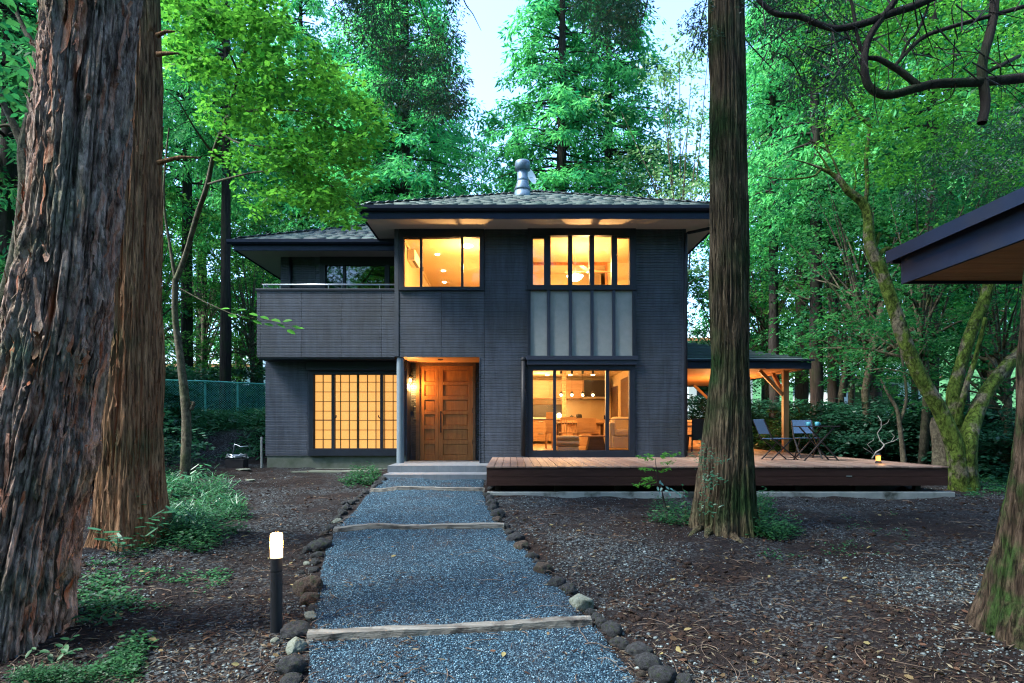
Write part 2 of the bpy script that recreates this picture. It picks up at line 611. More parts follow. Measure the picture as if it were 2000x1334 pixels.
M['lf_pale'] = foliage('pale_leaves', (.05, .16, .06), (.14, .28, .09), trans=.5)
M['lf_dark'] = foliage('dark_leaves', (.008, .05, .028), (.02, .10, .05), trans=.3, gloss=.03)
M['lf_sasa'] = foliage('bamboo_leaves', (.012, .09, .04), (.045, .17, .07), trans=.35, gloss=.045, rough=.4)
M['lf_ground'] = foliage('ground_leaves', (.007, .050, .022), (.028, .115, .035), trans=.4, gloss=.02)
M['lf_teal'] = foliage('blue_green_leaves', (.015, .10, .09), (.03, .16, .14), trans=.3, gloss=.1)
M['rock'] = mat('lava_rock', (.009, .010, .012), (.032, .034, .037), scale=8, rough=.9, bump=1.0, bscale=34, bdist=.02, c3=(.020, .028, .014), s3=5, t3=(.52, .66), spec=.25)
M['rock_brown'] = mat('brown_rock', (.026, .018, .013), (.075, .056, .042), scale=8, rough=.9, bump=1.0, bscale=34, bdist=.02, spec=.3, fib=(14, 14, 14), fmin=.4, c3=(.03, .04, .018), s3=4, t3=(.52, .66))
M['rock_pale'] = mat('pale_rock', (.07, .085, .07), (.15, .165, .135), scale=6, rough=.85, bump=.7, bscale=30, bdist=.01, c3=(.04, .05, .03), s3=6, t3=(.5, .65), spec=.3)
M['timber'] = mat('weathered_timber', (.07, .065, .055), (.17, .17, .15), scale=3, stretch=(.8, 9, 9), rough=.85, bump=.8, bscale=10, bdist=.015, c3=(.03, .024, .018), s3=4, t3=(.52, .64), fib=(1.5, 30, 30), fmin=.45)
M['twig'] = mat('twig', (.04, .024, .016), (.16, .115, .08), scale=1.3, rough=.9)
# ================================================================== GROUND
TRUNKS += [(-3.75, 4.85, 1.0, .10), (-4.7, 7.6, 1.1, .12), (2.85, 8.3, 1.0, .12), (4.1, 4.6, .9, .10), (-6.3, 11.6, 1.2, .10)]


def axis(lo, hi, a, b, d, g=1.12):
    v = list(np.arange(a, b + d, d))
    s, x = d, v[-1]
    while x < hi:
        s = min(s * g, 12)
        x += s
        v.append(x)
    s, x = d, v[0]
    pre = []
    while x > lo:
        s = min(s * g, 12)
        x -= s
        pre.append(x)
    return np.array(pre[::-1] + v)


gx, gy = axis(-160, 160, -8, 9.5, .06), axis(-40, 260, 2.6, 16.5, .06)
GX, GY = np.meshgrid(gx, gy)
GZ = gz(GX, GY)
# wooded hill far behind, part of the same sheet
GZ = GZ + (sstep(48, 110, GY) * (9 + 6 * fbm(GX / 30, GY / 30, 0, 5, 4)))
GZ = GZ + sstep(-14, -38, GY) * (15 + 4 * fbm(GX / 20, GY / 20, 0, 6, 3))  # unseen rise behind the camera, added to keep sky out of window reflections
GZ += 0.012 * (fbm(GX * 14, GY * 14, 0, 21, 2) - .5) * ((GX > -8.2) & (GX < 9.7) & (GY < 16.7))
# porch, deck and house foundations stand over lowered soil
GZ -= .25 * ((GX > -.3) & (GX < 7.7) & (GY > 11.15) & (GY < 22)) + .2 * ((GX > -5.8) & (GX <= -.3) & (GY > 15.2) & (GY < 21))
nx, ny = len(gx), len(gy)
idx = np.arange(nx * ny).reshape(ny, nx)
F = np.stack([idx[:-1, :-1], idx[:-1, 1:], idx[1:, 1:], idx[1:, :-1]], -1).reshape(-1, 4)


def soil_mat():
    m = mat('forest_soil', (.006, .005, .005), (.018, .0135, .0125), scale=9, rough=.95, bump=.9, bscale=38, bdist=.03, spec=.08)
    t = m.node_tree
    L = t.links
    b = t.nodes['Principled BSDF']
    src = b.inputs['Base Color'].links[0].from_socket
    tc = node(t, 'ShaderNodeTexCoord')
    # small stones of the surface: voronoi cells in patches
    vo = node(t, 'ShaderNodeTexVoronoi')
    vo.inputs['Scale'].default_value = 42
    L.new(tc.outputs['Object'], vo.inputs['Vector'])
    bw = node(t, 'ShaderNodeSeparateColor')
    L.new(vo.outputs['Color'], bw.inputs[0])
    r = node(t, 'ShaderNodeValToRGB')
    r.color_ramp.elements[0].position = .55
    r.color_ramp.elements[0].color = (.008, .008, .009, 1)
    r.color_ramp.elements[1].position = 1
    r.color_ramp.elements[1].color = (.075, .09, .095, 1)
    L.new(bw.outputs[0], r.inputs[0])
    n = node(t, 'ShaderNodeTexNoise')
    n.inputs['Scale'].default_value = .75
    n.inputs['Detail'].default_value = 6
    n.inputs['Roughness'].default_value = .6
    L.new(tc.outputs['Object'], n.inputs['Vector'])
    rr = node(t, 'ShaderNodeValToRGB')
    rr.color_ramp.elements[0].position = .42
    rr.color_ramp.elements[1].position = .62
    L.new(n.outputs['Fac'], rr.inputs[0])
    mx = node(t, 'ShaderNodeMix', data_type='RGBA')
    L.new(rr.outputs[0], mx.inputs[0])
    L.new(src, mx.inputs[6])
    L.new(r.outputs[0], mx.inputs[7])
    # far ground turns to green undergrowth (tint attribute)
    at = node(t, 'ShaderNodeAttribute', attribute_name='tint')
    ng = node(t, 'ShaderNodeTexNoise')
    ng.inputs['Scale'].default_value = .8
    ng.inputs['Detail'].default_value = 8
    ng.inputs['Roughness'].default_value = .7
    L.new(tc.outputs['Object'], ng.inputs['Vector'])
    rg = node(t, 'ShaderNodeValToRGB')
    rg.color_ramp.elements[0].position = .35
    rg.color_ramp.elements[0].color = (.012, .04, .015, 1)
    rg.color_ramp.elements[1].position = .65
    rg.color_ramp.elements[1].color = (.06, .17, .06, 1)
    L.new(ng.outputs['Fac'], rg.inputs[0])
    m2 = node(t, 'ShaderNodeMix', data_type='RGBA')
    L.new(at.outputs['Fac'], m2.inputs[0])
    L.new(mx.outputs[2], m2.inputs[6])
    L.new(rg.outputs[0], m2.inputs[7])
    L.new(m2.outputs[2], b.inputs['Base Color'])
    return m


M['soil'] = soil_mat()
tint = np.clip(sstep(20, 34, GY) + .8 * sstep(-5.8, -7.5, GX) * sstep(17.5, 19.5, GY) + sstep(10.5, 13, GX) * sstep(9, 13, GY) * .5 + .9 * sstep(9, 12, np.abs(GX)) * sstep(17, 24, GY) + sstep(-8, -16, GY), 0, 1)
ground = npmesh('ground', np.stack([GX, GY, GZ], -1).reshape(-1, 3), F, M['soil'], attr=tint.ravel(), kind='structure')


# ---------------- gravel path
def gravel_mat():
    m = mat('path_gravel', (.10, .105, .115), rough=.85, spec=.15)
    t = m.node_tree
    L = t.links
    b = t.nodes['Principled BSDF']
    tc = node(t, 'ShaderNodeTexCoord')
    vo = node(t, 'ShaderNodeTexVoronoi')
    vo.inputs['Scale'].default_value = 85
    L.new(tc.outputs['Object'], vo.inputs['Vector'])
    sp = node(t, 'ShaderNodeSeparateColor')
    L.new(vo.outputs['Color'], sp.inputs[0])
    r = node(t, 'ShaderNodeValToRGB')
    e = r.color_ramp.elements
    e[0].position = 0; e[0].color = (.003, .010, .018, 1)
    e[1].position = 1; e[1].color = (.08, .17, .23, 1)
    x = r.color_ramp.elements.new(.7); x.color = (.008, .027, .045, 1)
    L.new(sp.outputs[0], r.inputs[0])
    n = node(t, 'ShaderNodeTexNoise')
    n.inputs['Scale'].default_value = 1.6
    n.inputs['Detail'].default_value = 5
    L.new(tc.outputs['Object'], n.inputs['Vector'])
    rn = node(t, 'ShaderNodeValToRGB')
    rn.color_ramp.elements[0].position = .5
    rn.color_ramp.elements[1].position = .75
    L.new(n.outputs['Fac'], rn.inputs[0])
    mx = node(t, 'ShaderNodeMix', data_type='RGBA')
    L.new(rn.outputs[0], mx.inputs[0])
    L.new(r.outputs[0], mx.inputs[6])
    mx.inputs[7].default_value = (.03, .025, .025, 1)
    ml = node(t, 'ShaderNodeMath', operation='MULTIPLY')
    ml.inputs[1].default_value = .6
    L.new(rn.outputs[0], ml.inputs[0])
    L.new(ml.outputs[0], mx.inputs[0])
    L.new(mx.outputs[2], b.inputs['Base Color'])
    bp = node(t, 'ShaderNodeBump')
    bp.inputs['Strength'].default_value = 1
    bp.inputs['Distance'].default_value = .012
    bp.invert = True
    L.new(vo.outputs['Distance'], bp.inputs['Height'])
    L.new(bp.outputs[0], b.inputs['Normal'])
    return m


M['gravel'] = gravel_mat()
LE = [(590, 1420), (597, 1334), (598, 1250), (622, 1130), (634, 1065), (655, 1034), (690, 1000), (722, 962), (745, 938)]
RE = [(1300, 1420), (1243, 1334), (1200, 1270), (1155, 1215), (1098, 1145), (1034, 1080), (984, 1033), (955, 990), (946, 962), (948, 938)]
lw = [G(*p) for p in LE]
rw = [G(*p) for p in RE]
PY = np.linspace(2.4, 12.72, 260)


def edge_interp(pts, ys):
    yy = np.array([p.y for p in pts])
    xx = np.array([p.x for p in pts])
    o = np.argsort(yy)
    return np.interp(ys, yy[o], xx[o])


def pathz(x, y):
    return gz(x, y) + .025 + .012 * (fbm(x * 2.2, y * 2.2, 0, 31, 3) - .5)


PLx, PRx = edge_interp(lw, PY), edge_interp(rw, PY)
wob = .02 * (vn(PY * 5, 0 * PY, 0, 4) - .5)
PLx, PRx = PLx + wob, PRx - wob
tt = np.linspace(0, 1, 42)
PXg = PLx[:, None] * (1 - tt) + PRx[:, None] * tt
PYg = np.repeat(PY[:, None], 42, 1)
PZg = pathz(PXg, PYg)
PZg[:, 0] -= .05
PZg[:, -1] -= .05
idx = np.arange(260 * 42).reshape(260, 42)
F = np.stack([idx[:-1, :-1], idx[:-1, 1:], idx[1:, 1:], idx[1:, :-1]], -1).reshape(-1, 4)
npmesh('gravel_path', np.stack([PXg, PYg, PZg], -1).reshape(-1, 3), F, M['gravel'], kind='structure')

OCT = (np.array([(1, 0, 0), (-1, 0, 0), (0, 1, 0), (0, -1, 0), (0, 0, 1), (0, 0, -1)], float),
       np.array([(0, 2, 4), (2, 1, 4), (1, 3, 4), (3, 0, 4), (2, 0, 5), (1, 2, 5), (3, 1, 5), (0, 3, 5)]))
_g = (1 + 5 ** .5) / 2
ICO = (nrm(np.array([(-1, _g, 0), (1, _g, 0), (-1, -_g, 0), (1, -_g, 0), (0, -1, _g), (0, 1, _g), (0, -1, -_g), (0, 1, -_g), (_g, 0, -1), (_g, 0, 1), (-_g, 0, -1), (-_g, 0, 1)], float)),
       np.array([(0, 11, 5), (0, 5, 1), (0, 1, 7), (0, 7, 10), (0, 10, 11), (1, 5, 9), (5, 11, 4), (11, 10, 2), (10, 7, 6), (7, 1, 8), (3, 9, 4), (3, 4, 2), (3, 2, 6), (3, 6, 8), (3, 8, 9), (4, 9, 5), (2, 4, 11), (6, 2, 10), (8, 6, 7), (9, 8, 1)]))


def stones(C, R, base, flat=.6, rng=RNG):
    V, Fc = base
    n = len(C)
    th = rng.uniform(0, 2 * PI, n)
    sc = np.stack([R * rng.uniform(.75, 1.35, n), R * rng.uniform(.6, 1.0, n), R * flat * rng.uniform(.6, 1.2, n)], -1)
    jit = rng.uniform(.75, 1.2, (n, len(V), 1))
    W = V[None] * jit * sc[:, None]
    tl = rng.normal(0, .3, n)
    W = np.stack([W[..., 0], W[..., 1] * np.cos(tl)[:, None] - W[..., 2] * np.sin(tl)[:, None], W[..., 1] * np.sin(tl)[:, None] + W[..., 2] * np.cos(tl)[:, None]], -1)
    c, s = np.cos(th)[:, None], np.sin(th)[:, None]
    W = np.stack([W[..., 0] * c - W[..., 1] * s, W[..., 0] * s + W[..., 1] * c, W[..., 2]], -1) + C[:, None]
    Fo = (np.arange(n) * len(V))[:, None, None] + Fc[None]
    return W.reshape(-1, 3), Fo.reshape(-1, 3)


def rnd_ground(n, y0, y1, rng=RNG, p=1.0):
    """points in the field of view, density per screen area falling with distance"""
    u = rng.uniform(0, 1, n)
    y = 1 / ((1 / y0 ** p) * (1 - u) + (1 / y1 ** p) * u) ** (1 / p) if p else y0 + (y1 - y0) * u
    x = rng.uniform(-.92, .92, n) * y
    return x, y


def in_path(x, y, m=0.0):
    l = np.interp(y, PY, PLx) - m
    r = np.interp(y, PY, PRx) + m
    return (x > l) & (x < r) & (y < 12.8)


def clear(x, y):
    dk = (x > -.5) & (x < 7.9) & (y > 10.9)
    hs = (x > -6.1) & (x <= 4.2) & (y > 14.9)
    pc = (x > -3.2) & (x < -.2) & (y > 12.6)
    return ~(dk | hs | pc)


M['pebble'] = mat('pebbles', (.009, .012, .014), (.030, .038, .042), scale=25, rough=.75, attr=(.20, .25, .25), spec=.25)
M['gravelstone'] = mat('gravel_stones', (.004, .014, .025), (.015, .040, .064), scale=60, rough=.7, attr=(.18, .29, .35), spec=.2)
M['litter'] = mat('needle_litter', (.014, .008, .006), (.038, .021, .015), scale=30, rough=.95, attr=(.14, .12, .08), spec=.1)
# gravel stones on the path
x, y = rnd_ground(60000, 3.4, 12.6, p=.8)
x = RNG.uniform(0, 1, len(y)) * (np.interp(y, PY, PRx) - np.interp(y, PY, PLx) - .06) + np.interp(y, PY, PLx) + .03
R = RNG.uniform(.004, .0095, len(y))
V, F = stones(np.stack([x, y, pathz(x, y) + R * .3], -1), R, OCT, .75)
npmesh('path_gravel_stones', V, F, M['gravelstone'], attr=np.repeat(RNG.uniform(0, 1, len(y)) ** 4, 6), smooth=False, kind='stuff')
# pebbles of the yard
def pebbles(n, y0, y1, r0, r1, base, p, name):
    x, y = rnd_ground(n, y0, y1, p=p)
    pn = fbm(x * .75, y * .75, 0, 77, 3)
    edge = np.exp(-((np.minimum(np.abs(x - np.interp(y, PY, PLx)), np.abs(x - np.interp(y, PY, PRx)))) / .5) ** 2)
    keep = clear(x, y) & ~in_path(x, y, .05) & (RNG.uniform(0, 1, n) < np.clip((pn - .43) * 6 + edge * .9, .07, 1))
    x, y = x[keep], y[keep]
    R = r0 + (r1 - r0) * RNG.uniform(0, 1, len(x)) ** 3
    V, F = stones(np.stack([x, y, gz(x, y) + R * .15], -1), R, base)
    npmesh(name, V, F, M['pebble'], attr=np.repeat(RNG.uniform(0, 1, len(y)) ** 2.5, len(base[0])), smooth=False, kind='stuff')
pebbles(30000, 3.2, 7.5, .0045, .022, ICO, .9, 'yard_pebbles')
pebbles(60000, 5.5, 15.5, .005, .017, OCT, .6, 'yard_fine_pebbles')
# needle and twig litter
x, y = rnd_ground(60000, 3.2, 17, p=.7)
de = np.minimum(np.abs(x - np.interp(y, PY, PLx)), np.abs(x - np.interp(y, PY, PRx)))
k = clear(x, y) & (~in_path(x, y) | (RNG.uniform(0, 1, len(x)) < .05 + .7 * np.exp(-de / .09) + .5 * (fbm(x * 1.3, y * 1.3, 0, 91, 3) > .6)))
x, y = x[k], y[k]
n = len(x)
th = RNG.uniform(0, 2 * PI, n)
U = np.stack([np.cos(th), np.sin(th), RNG.normal(0, .15, n)], -1)
Lg = RNG.uniform(.02, .085, n)
V, F, kk = leaves_arr(np.stack([x, y, gz(x, y) + .012 + .03 * in_path(x, y)], -1), U, np.stack([RNG.normal(0, .4, n), RNG.normal(0, .4, n), np.ones(n)], -1), Lg, Lg * RNG.uniform(.06, .22, n))
npmesh('needle_litter', V, F, M['litter'], attr=np.repeat(RNG.uniform(0, 1, n) ** 4, kk), kind='stuff')
# fallen leaves and bark chips
x, y = rnd_ground(1500, 3.2, 15, p=.5)
k = clear(x, y) & (~in_path(x, y) | (RNG.uniform(0, 1, len(x)) < .12))
x, y = x[k], y[k]
n = len(x)
th = RNG.uniform(0, 2 * PI, n)
Lg = RNG.uniform(.03, .075, n)
V, F, kk = leaves_arr(np.stack([x, y, gz(x, y) + .02 + .03 * in_path(x, y)], -1), np.stack([np.cos(th), np.sin(th), RNG.normal(0, .3, n)], -1), np.stack([RNG.normal(0, .5, n), RNG.normal(0, .5, n), np.ones(n)], -1), Lg, Lg * RNG.uniform(.25, .7, n), 'leaf')
M['deadleaf'] = mat('fallen_leaf', (.03, .014, .008), (.075, .036, .02), scale=6, rough=.8, attr=(.17, .15, .06), spec=.2)
npmesh('fallen_leaves', V, F, M['deadleaf'], attr=np.repeat(RNG.uniform(0, 1, n) ** 5, kk), kind='stuff')
# clods of dug-over soil
x, y = rnd_ground(7000, 3.4, 12, p=.7)
k = clear(x, y) & ~in_path(x, y, .1) & (fbm(x * .9, y * .9, 0, 55, 3) > .52)
x, y = x[k], y[k]
R = RNG.uniform(.01, .045, len(x))
V, F = stones(np.stack([x, y, gz(x, y)], -1), R, ICO, .6)
M['clod'] = mat('soil_clods', (.012, .008, .006), (.028, .018, .014), scale=20, rough=1, bump=.6, spec=.1)
npmesh('soil_clods', V, F, M['clod'], smooth=True, kind='stuff')


# twigs
def twig_mb(mb, x, y, L, r, rng):
    th = rng.uniform(0, 2 * PI)
    c = rng.uniform(-.8, .8)
    pts = []
    for i in range(6):
        s = i / 5
        px, py = x + L * s * math.cos(th + c * s), y + L * s * math.sin(th + c * s)
        zz = float(pathz(px, py) if in_path(np.array(px), np.array(py)) else gz(px, py))
        pts.append((px, py, zz + .008 + .02 * math.sin(PI * s) * rng.uniform(.3, 1)))
    mb.tube(pts, [r, r, r * .9, r * .8, r * .6, r * .3], 4)


mb = MB()
x, y = rnd_ground(800, 3.3, 13, p=.6)
for a, b in zip(x, y):
    if clear(a, b) and not (in_path(np.array(a), np.array(b)) and random.random() < .55):
        twig_mb(mb, a, b, random.uniform(.06, .34), random.uniform(.0015, .0042), random)
mb.build('fallen_twigs', M['twig'], smooth=True)['kind'] = 'stuff'

# ---------------- timber risers across the path
RIS = [((598, 1260), (1158, 1232), (604, 1240), (1150, 1214), 'nearest and longest weathered timber step across the gravel path'),
       ((650, 1045), (985, 1036), (655, 1037), (980, 1028), 'middle weathered timber step across the gravel path'),
       ((722, 963), (946, 963), (724, 958), (944, 958), 'farthest thin timber step across the path below the porch')]
for (a, b, c, d, lab) in RIS:
    A, B = G(*a), G(*b)
    n_ = 24
    dirv = (B - A)
    dirv.z = 0
    Ln = dirv.length
    dirv.normalize()
    nv = Vector((-dirv.y, dirv.x, 0))
    wdt = .11
    vs, fs = [], []
    for i in range(n_ + 1):
        s = i / n_
        p = A + dirv * Ln * s
        j = [random.uniform(-.008, .008) for _ in range(4)]
        zt = float(pathz(p.x, p.y)) + .055 + .006 * math.sin(s * 9)
        e = .02 if i in (0, n_) else 0
        vs += [p + nv * (0 + j[0]), p + nv * (e + .004 + j[1]), p + nv * (wdt - e + j[2]), p + nv * (wdt + j[3])]
        for q, zz in zip(range(4), (zt - .11, zt - e * .6, zt + .004, zt - .09)):
            vs[-4 + q] = Vector((vs[-4 + q].x, vs[-4 + q].y, zz + random.uniform(-.003, .003)))
    for i in range(n_):
        for q in range(3):
            o = i * 4 + q
            fs.append((o, o + 4, o + 5, o + 1))
    fs += [(0, 1, 2, 3), (n_ * 4 + 3, n_ * 4 + 2, n_ * 4 + 1, n_ * 4)]
    m_ = MB().add(vs, fs)
    tag(m_.build('timber_step', M['timber'], smooth=False), lab, 'timber step', 'timber steps across the path')

# ---------------- edging stones
def rock_mesh(seed, angular=False):
    bm = bmesh.new()
    bmesh.ops.create_icosphere(bm, subdivisions=4, radius=.5)
    co = np.array([v.co[:] for v in bm.verts])
    r = 1 + .75 * (fbm(co[:, 0] * 2.2 + 9, co[:, 1] * 2.2 + 9, co[:, 2] * 2.2 + 9, seed, 4) - .5) * 2 * .6
    r += .2 * (fbm(co[:, 0] * 9 + 9, co[:, 1] * 9 + 9, co[:, 2] * 9 + 9, seed + 5, 3) - .5)
    co = co * r[:, None]
    rg = np.random.default_rng(seed)
    for _ in range(11 if angular else 6):       # chipped flats
        d = nrm(rg.normal(size=3))
        h = rg.uniform(.34, .46) if angular else rg.uniform(.42, .52)
        dd = co @ d
        over = dd > h
        co[over] -= ((dd[over] - h) * .85)[:, None] * d
    for v, c in zip(bm.verts, co): v.co = c
    me = bpy.data.meshes.new('stone')
    bm.to_mesh(me)
    bm.free()
    me.polygons.foreach_set('use_smooth', [True] * len(me.polygons))
    return me


RM = {}
for mk, nn, ang in (('rock', 5, False), ('rock_brown', 2, False), ('rock_pale', 3, True)):
    RM[mk] = []
    for i in range(nn):
        me = rock_mesh(40 + i + 10 * len(mk), ang)
        me.materials.append(M[mk])
        RM[mk].append(me)
D, B_, P_ = 'rock', 'rock_brown', 'rock_pale'
LS = [(747, 936, 18, D), (738, 944, 20, D), (730, 950, 16, D), (714, 961, 16, D), (704, 969, 14, D), (694, 976, 14, D), (684, 981, 17, D), (673, 982, 15, D), (677, 991, 20, D), (665, 997, 15, D), (669, 1003, 18, D), (661, 1011, 15, D), (657, 1018, 19, P_), (645, 1032, 23, D), (655, 1040, 13, D), (632, 1041, 19, B_), (642, 1055, 17, B_), (620, 1066, 42, D), (600, 1076, 22, D), (623, 1084, 24, D), (615, 1098, 20, D), (598, 1102, 15, P_), (612, 1113, 22, D), (600, 1146, 60, B_), (604, 1170, 40, B_), (611, 1187, 26, D), (606, 1206, 32, P_), (578, 1232, 58, D), (576, 1270, 44, P_), (566, 1300, 58, D), (569, 1331, 42, D), (536, 1250, 20, P_), (546, 1258, 13, D), (588, 1118, 14, D), (586, 1090, 11, D)]
RS = [(958, 953, 16, D), (951, 966, 17, D), (957, 973, 19, D), (960, 984, 27, D), (961, 994, 23, D), (972, 1003, 30, D), (970, 1016, 22, B_), (988, 1028, 20, D), (997, 1040, 26, D), (1007, 1052, 33, D), (1018, 1067, 34, B_), (1037, 1087, 28, D), (1048, 1098, 20, D), (1060, 1110, 42, B_), (1087, 1137, 40, D), (1111, 1155, 38, D), (1136, 1177, 56, P_), (1153, 1196, 22, D), (1165, 1205, 27, D), (1178, 1218, 34, D), (1196, 1234, 44, D), (1211, 1257, 38, D), (1248, 1274, 52, D), (1270, 1294, 56, D), (1252, 1322, 21, B_), (1296, 1320, 52, D), (1338, 1332, 44, D)]
for lst, lab in ((LS, 'row of dark lava stones edging the left side of the path'), (RS, 'row of dark lava stones edging the right side of the path')):
    g0 = G(lst[len(lst) // 2][0], lst[len(lst) // 2][1])
    t = thing('stone_edging', lab, 'stone edging', g0, 'stone edgings of the path')
    for (px, py, wd, mk) in lst:
        p = G(px, py + wd * .25)
        sz = wd / FPX * p.y
        o = bpy.data.objects.new('stone', random.choice(RM[mk]))
        COL.objects.link(o)
        k = random.uniform(.95, 1.15)
        o.scale = (sz * 1.02 * k, sz * .85, sz * random.uniform(.62, .9))
        o.rotation_euler = (random.uniform(-.3, .3), random.uniform(-.3, .3), random.uniform(0, 6.28))
        o.location = (p.x, p.y + sz * .15, p.z + sz * .12)
        wmat_parent(o, t)
        if mk == P_ and wd > 50: o['label'] = 'broad pale flat-topped stone'
# ================================================================== HOUSE
house = thing('house', 'two-storey dark grey house with hipped roofs, lit windows and a wooden door', 'house', (0, 18, .3))
YM, YL, YU = 14.4, 15.0, 15.93          # main front, left ground-floor front, left upper front
Z2 = 3.0


def siding_panel_mesh(u0, u1, z0, z1, thick=.05, row=.0605, gh=.013, gd=.011):
    """panel in local frame: u along x, front at y=0 facing -y, z up"""
    prof = []
    k = math.floor(z0 / row)
    z = z0
    while z < z1 - 1e-4:
        base = k * row
        for (a, b, da, db) in ((base, base + .002, gd, 0), (base + .002, base + row - gh, 0, 0), (base + row - gh, base + row, 0, gd)):
            lo, hi = max(a, z0), min(b, z1)
            if hi - lo > 1e-4:
                f_ = lambda t: da + (db - da) * (t - a) / (b - a)
                if prof and abs(prof[-1][0] - lo) < 1e-6 and abs(prof[-1][1] - f_(lo)) < 1e-6: prof += [(hi, f_(hi))]
                else: prof += [(lo, f_(lo)), (hi, f_(hi))]
        k += 1
        z = base + row
    vs, fs = [], []
    for (zz, d) in prof:
        vs += [(u0, d, zz), (u1, d, zz)]
    for i in range(len(prof) - 1):
        fs.append((2 * i, 2 * i + 1, 2 * i + 3, 2 * i + 2))
    b = len(vs)
    vs += [(u0, thick, z0), (u1, thick, z0), (u0, thick, z1), (u1, thick, z1)]
    n = len(prof)
    fs += [(b + 1, b, b + 2, b + 3), (0, b, b + 1, 1), (2 * n - 2, 2 * n - 1, b + 3, b + 2)]
    fs += [tuple([2 * i for i in range(n)] + [b + 2, b]), tuple([2 * i + 1 for i in range(n - 1, -1, -1)] + [b + 1, b + 3])]
    return vs, fs


def wall(name, parent, plane, u0, u1, z0, z1, face='y-', openings=(), joints=(), hj=(), thick=.14, m='siding', core='trim'):
    """face: y- (front), x+ , x- ; plane = coordinate of the outer face"""
    def mp(u, d, z):
        if face == 'y-': return (u, plane + d, z)
        if face == 'x+': return (plane - d, u, z)
        if face == 'x-': return (plane + d, -u, z)
        return (-u, plane - d, z)
    if face in ('x-', 'y+'):
        U0, U1 = -u1, -u0
        ops = [(-b, -a, c, d) for a, b, c, d in openings]
        js = [-j for j in joints]
    else:
        U0, U1, ops, js = u0, u1, list(openings), list(joints)
    ub = sorted(set([U0, U1] + [j for j in js if U0 < j < U1] + [o[0] for o in ops if U0 < o[0] < U1] + [o[1] for o in ops if U0 < o[1] < U1]))
    cm = MB()
    pans = []
    for a, b in zip(ub[:-1], ub[1:]):
        blocked = sorted([(o[2], o[3]) for o in ops if o[0] < (a + b) / 2 < o[1]])
        free, z = [], z0
        for (c, d) in blocked:
            if c > z: free.append((z, c))
            z = max(z, d)
        if z < z1: free.append((z, z1))
        for (c, d) in free:
            vs = [mp(uu, dd, zz) for zz in (c, d) for uu, dd in ((a, .05), (b, .05), (b, thick), (a, thick))]
            cm.add(vs, [(0, 3, 2, 1), (4, 5, 6, 7), (0, 1, 5, 4), (1, 2, 6, 5), (2, 3, 7, 6), (3, 0, 4, 7)])
            cuts = [c] + [h for h in hj if c + .02 < h < d - .02] + [d]
            for lo, hi in zip(cuts[:-1], cuts[1:]):
                ga = .003 if a in js else 0
                gb = .003 if b in js else 0
                gl = .002 if lo in hj else 0
                gh = .002 if hi in hj else 0
                pans.append((a + ga, b - gb, lo + gl, hi - gh))
    wo = cm.build(name, M[core], parent)
    for (a, b, c, d) in pans:
        vs, fs = siding_panel_mesh(a, b, c, d, thick=.048)
        MB().add([mp(*v) for v in vs], fs).build('siding_panel', M[m], wo)
    return wo


def X(px, Y=YM): return (px - 1000) / FPX * Y
def Z(py, Y=YM): return EYE - (py - HOR) / FPX * Y


O_W1 = (X(781), X(944.5), Z(567), Z(449))
O_W2 = (X(1030), X(1241), Z(713), Z(446))
O_W3 = (X(1031), X(1239), Z(893), Z(714))
O_DR = (X(787), X(937.5), .3, Z(696))
XL, XR = X(771.5), 4.06
ZT = 5.98
jm = [X(780), X(862), X(945.5), X(1326)]
wall('front_wall', house, YM, XL, XR, .2, ZT, openings=[O_W1, O_W2, O_W3, (XL - .1, X(937.5), .2, Z(697))], joints=jm + [X(937.5) + .11], hj=[Z(649)])
wall('side_wall', house, XR, YM + .05, 22.7, .2, ZT, face='x+', joints=[YM + .95 * i for i in range(1, 9)], hj=[Z(649)])
wall('side_wall', house, XL, YM + .05, 22.7, 3.0, ZT, face='x-', joints=[YM + .95 * i for i in range(1, 9)])
wall('rear_wall', house, 22.75, XL, XR, .2, ZT, face='y+')
# left wing
O_W4 = (X(604, YL), X(790, YL), Z(889.5, YL), Z(706, YL))
O_W5 = (X(626, YU), X(790, YU), 4.0, Z(500, YU))
wall('front_wall', house, YL, -6.02, X(792, YL), Z(889.7, YL), 3.02, openings=[O_W4], joints=[-5.0])
wall('front_wall', house, YU, -6.0, XL + .02, 3.1, 5.75, openings=[O_W5], joints=[-5.1])
wall('side_wall', house, -6.02, YL + .05, 20.7, Z(889.7, YL), 3.02, face='x-', joints=[16, 17, 18, 19])
wall('side_wall', house, -6.0, YU + .05, 20.7, 3.1, 5.75, face='x-', joints=[17, 18, 19])
wall('rear_wall', house, 20.75, -6.0, XL, .4, 5.75, face='y+')
MB().box(-5.99, X(793, YL), YL + .02, 20.7, .0, Z(889.7, YL) - .004).build('plinth', M['plinth'], house)
MB().box(X(938), XR - .02, YM + .02, 22.7, .0, .196).build('plinth', M['plinth'], house)
# corner trims
cb = MB()
cb.box(XL - .012, XL + .085, YM - .014, YM + .08, Z2, ZT - .002)
cb.box(XR - .0, XR + .014, YM - .014, YM + .07, .62, ZT - .002)
cb.box(XR - .07, XR, YM - .014, YM - .001, .62, ZT - .002)
cb.box(X(937.5) - .013, X(937.5), YM - .012, YM + .1, .5, Z(697))
cb.build('corner_trim', M['siding'], house)

# floor slab between storeys, seen under balcony and porch
MB().box(-5.97, XL - .02, YM + .05, YL + .9, Z2 - .06, Z2 + .1).box(-5.97, XL - .02, YL + .9, 20.6, 3.03, 3.1).build('balcony_floor', M['trim'], house)
MB().box(XL + .01, X(938), YM + .06, 15.7, Z2 - .02, Z2 + .1).build('porch_ceiling', M['soffit_wood'], house)
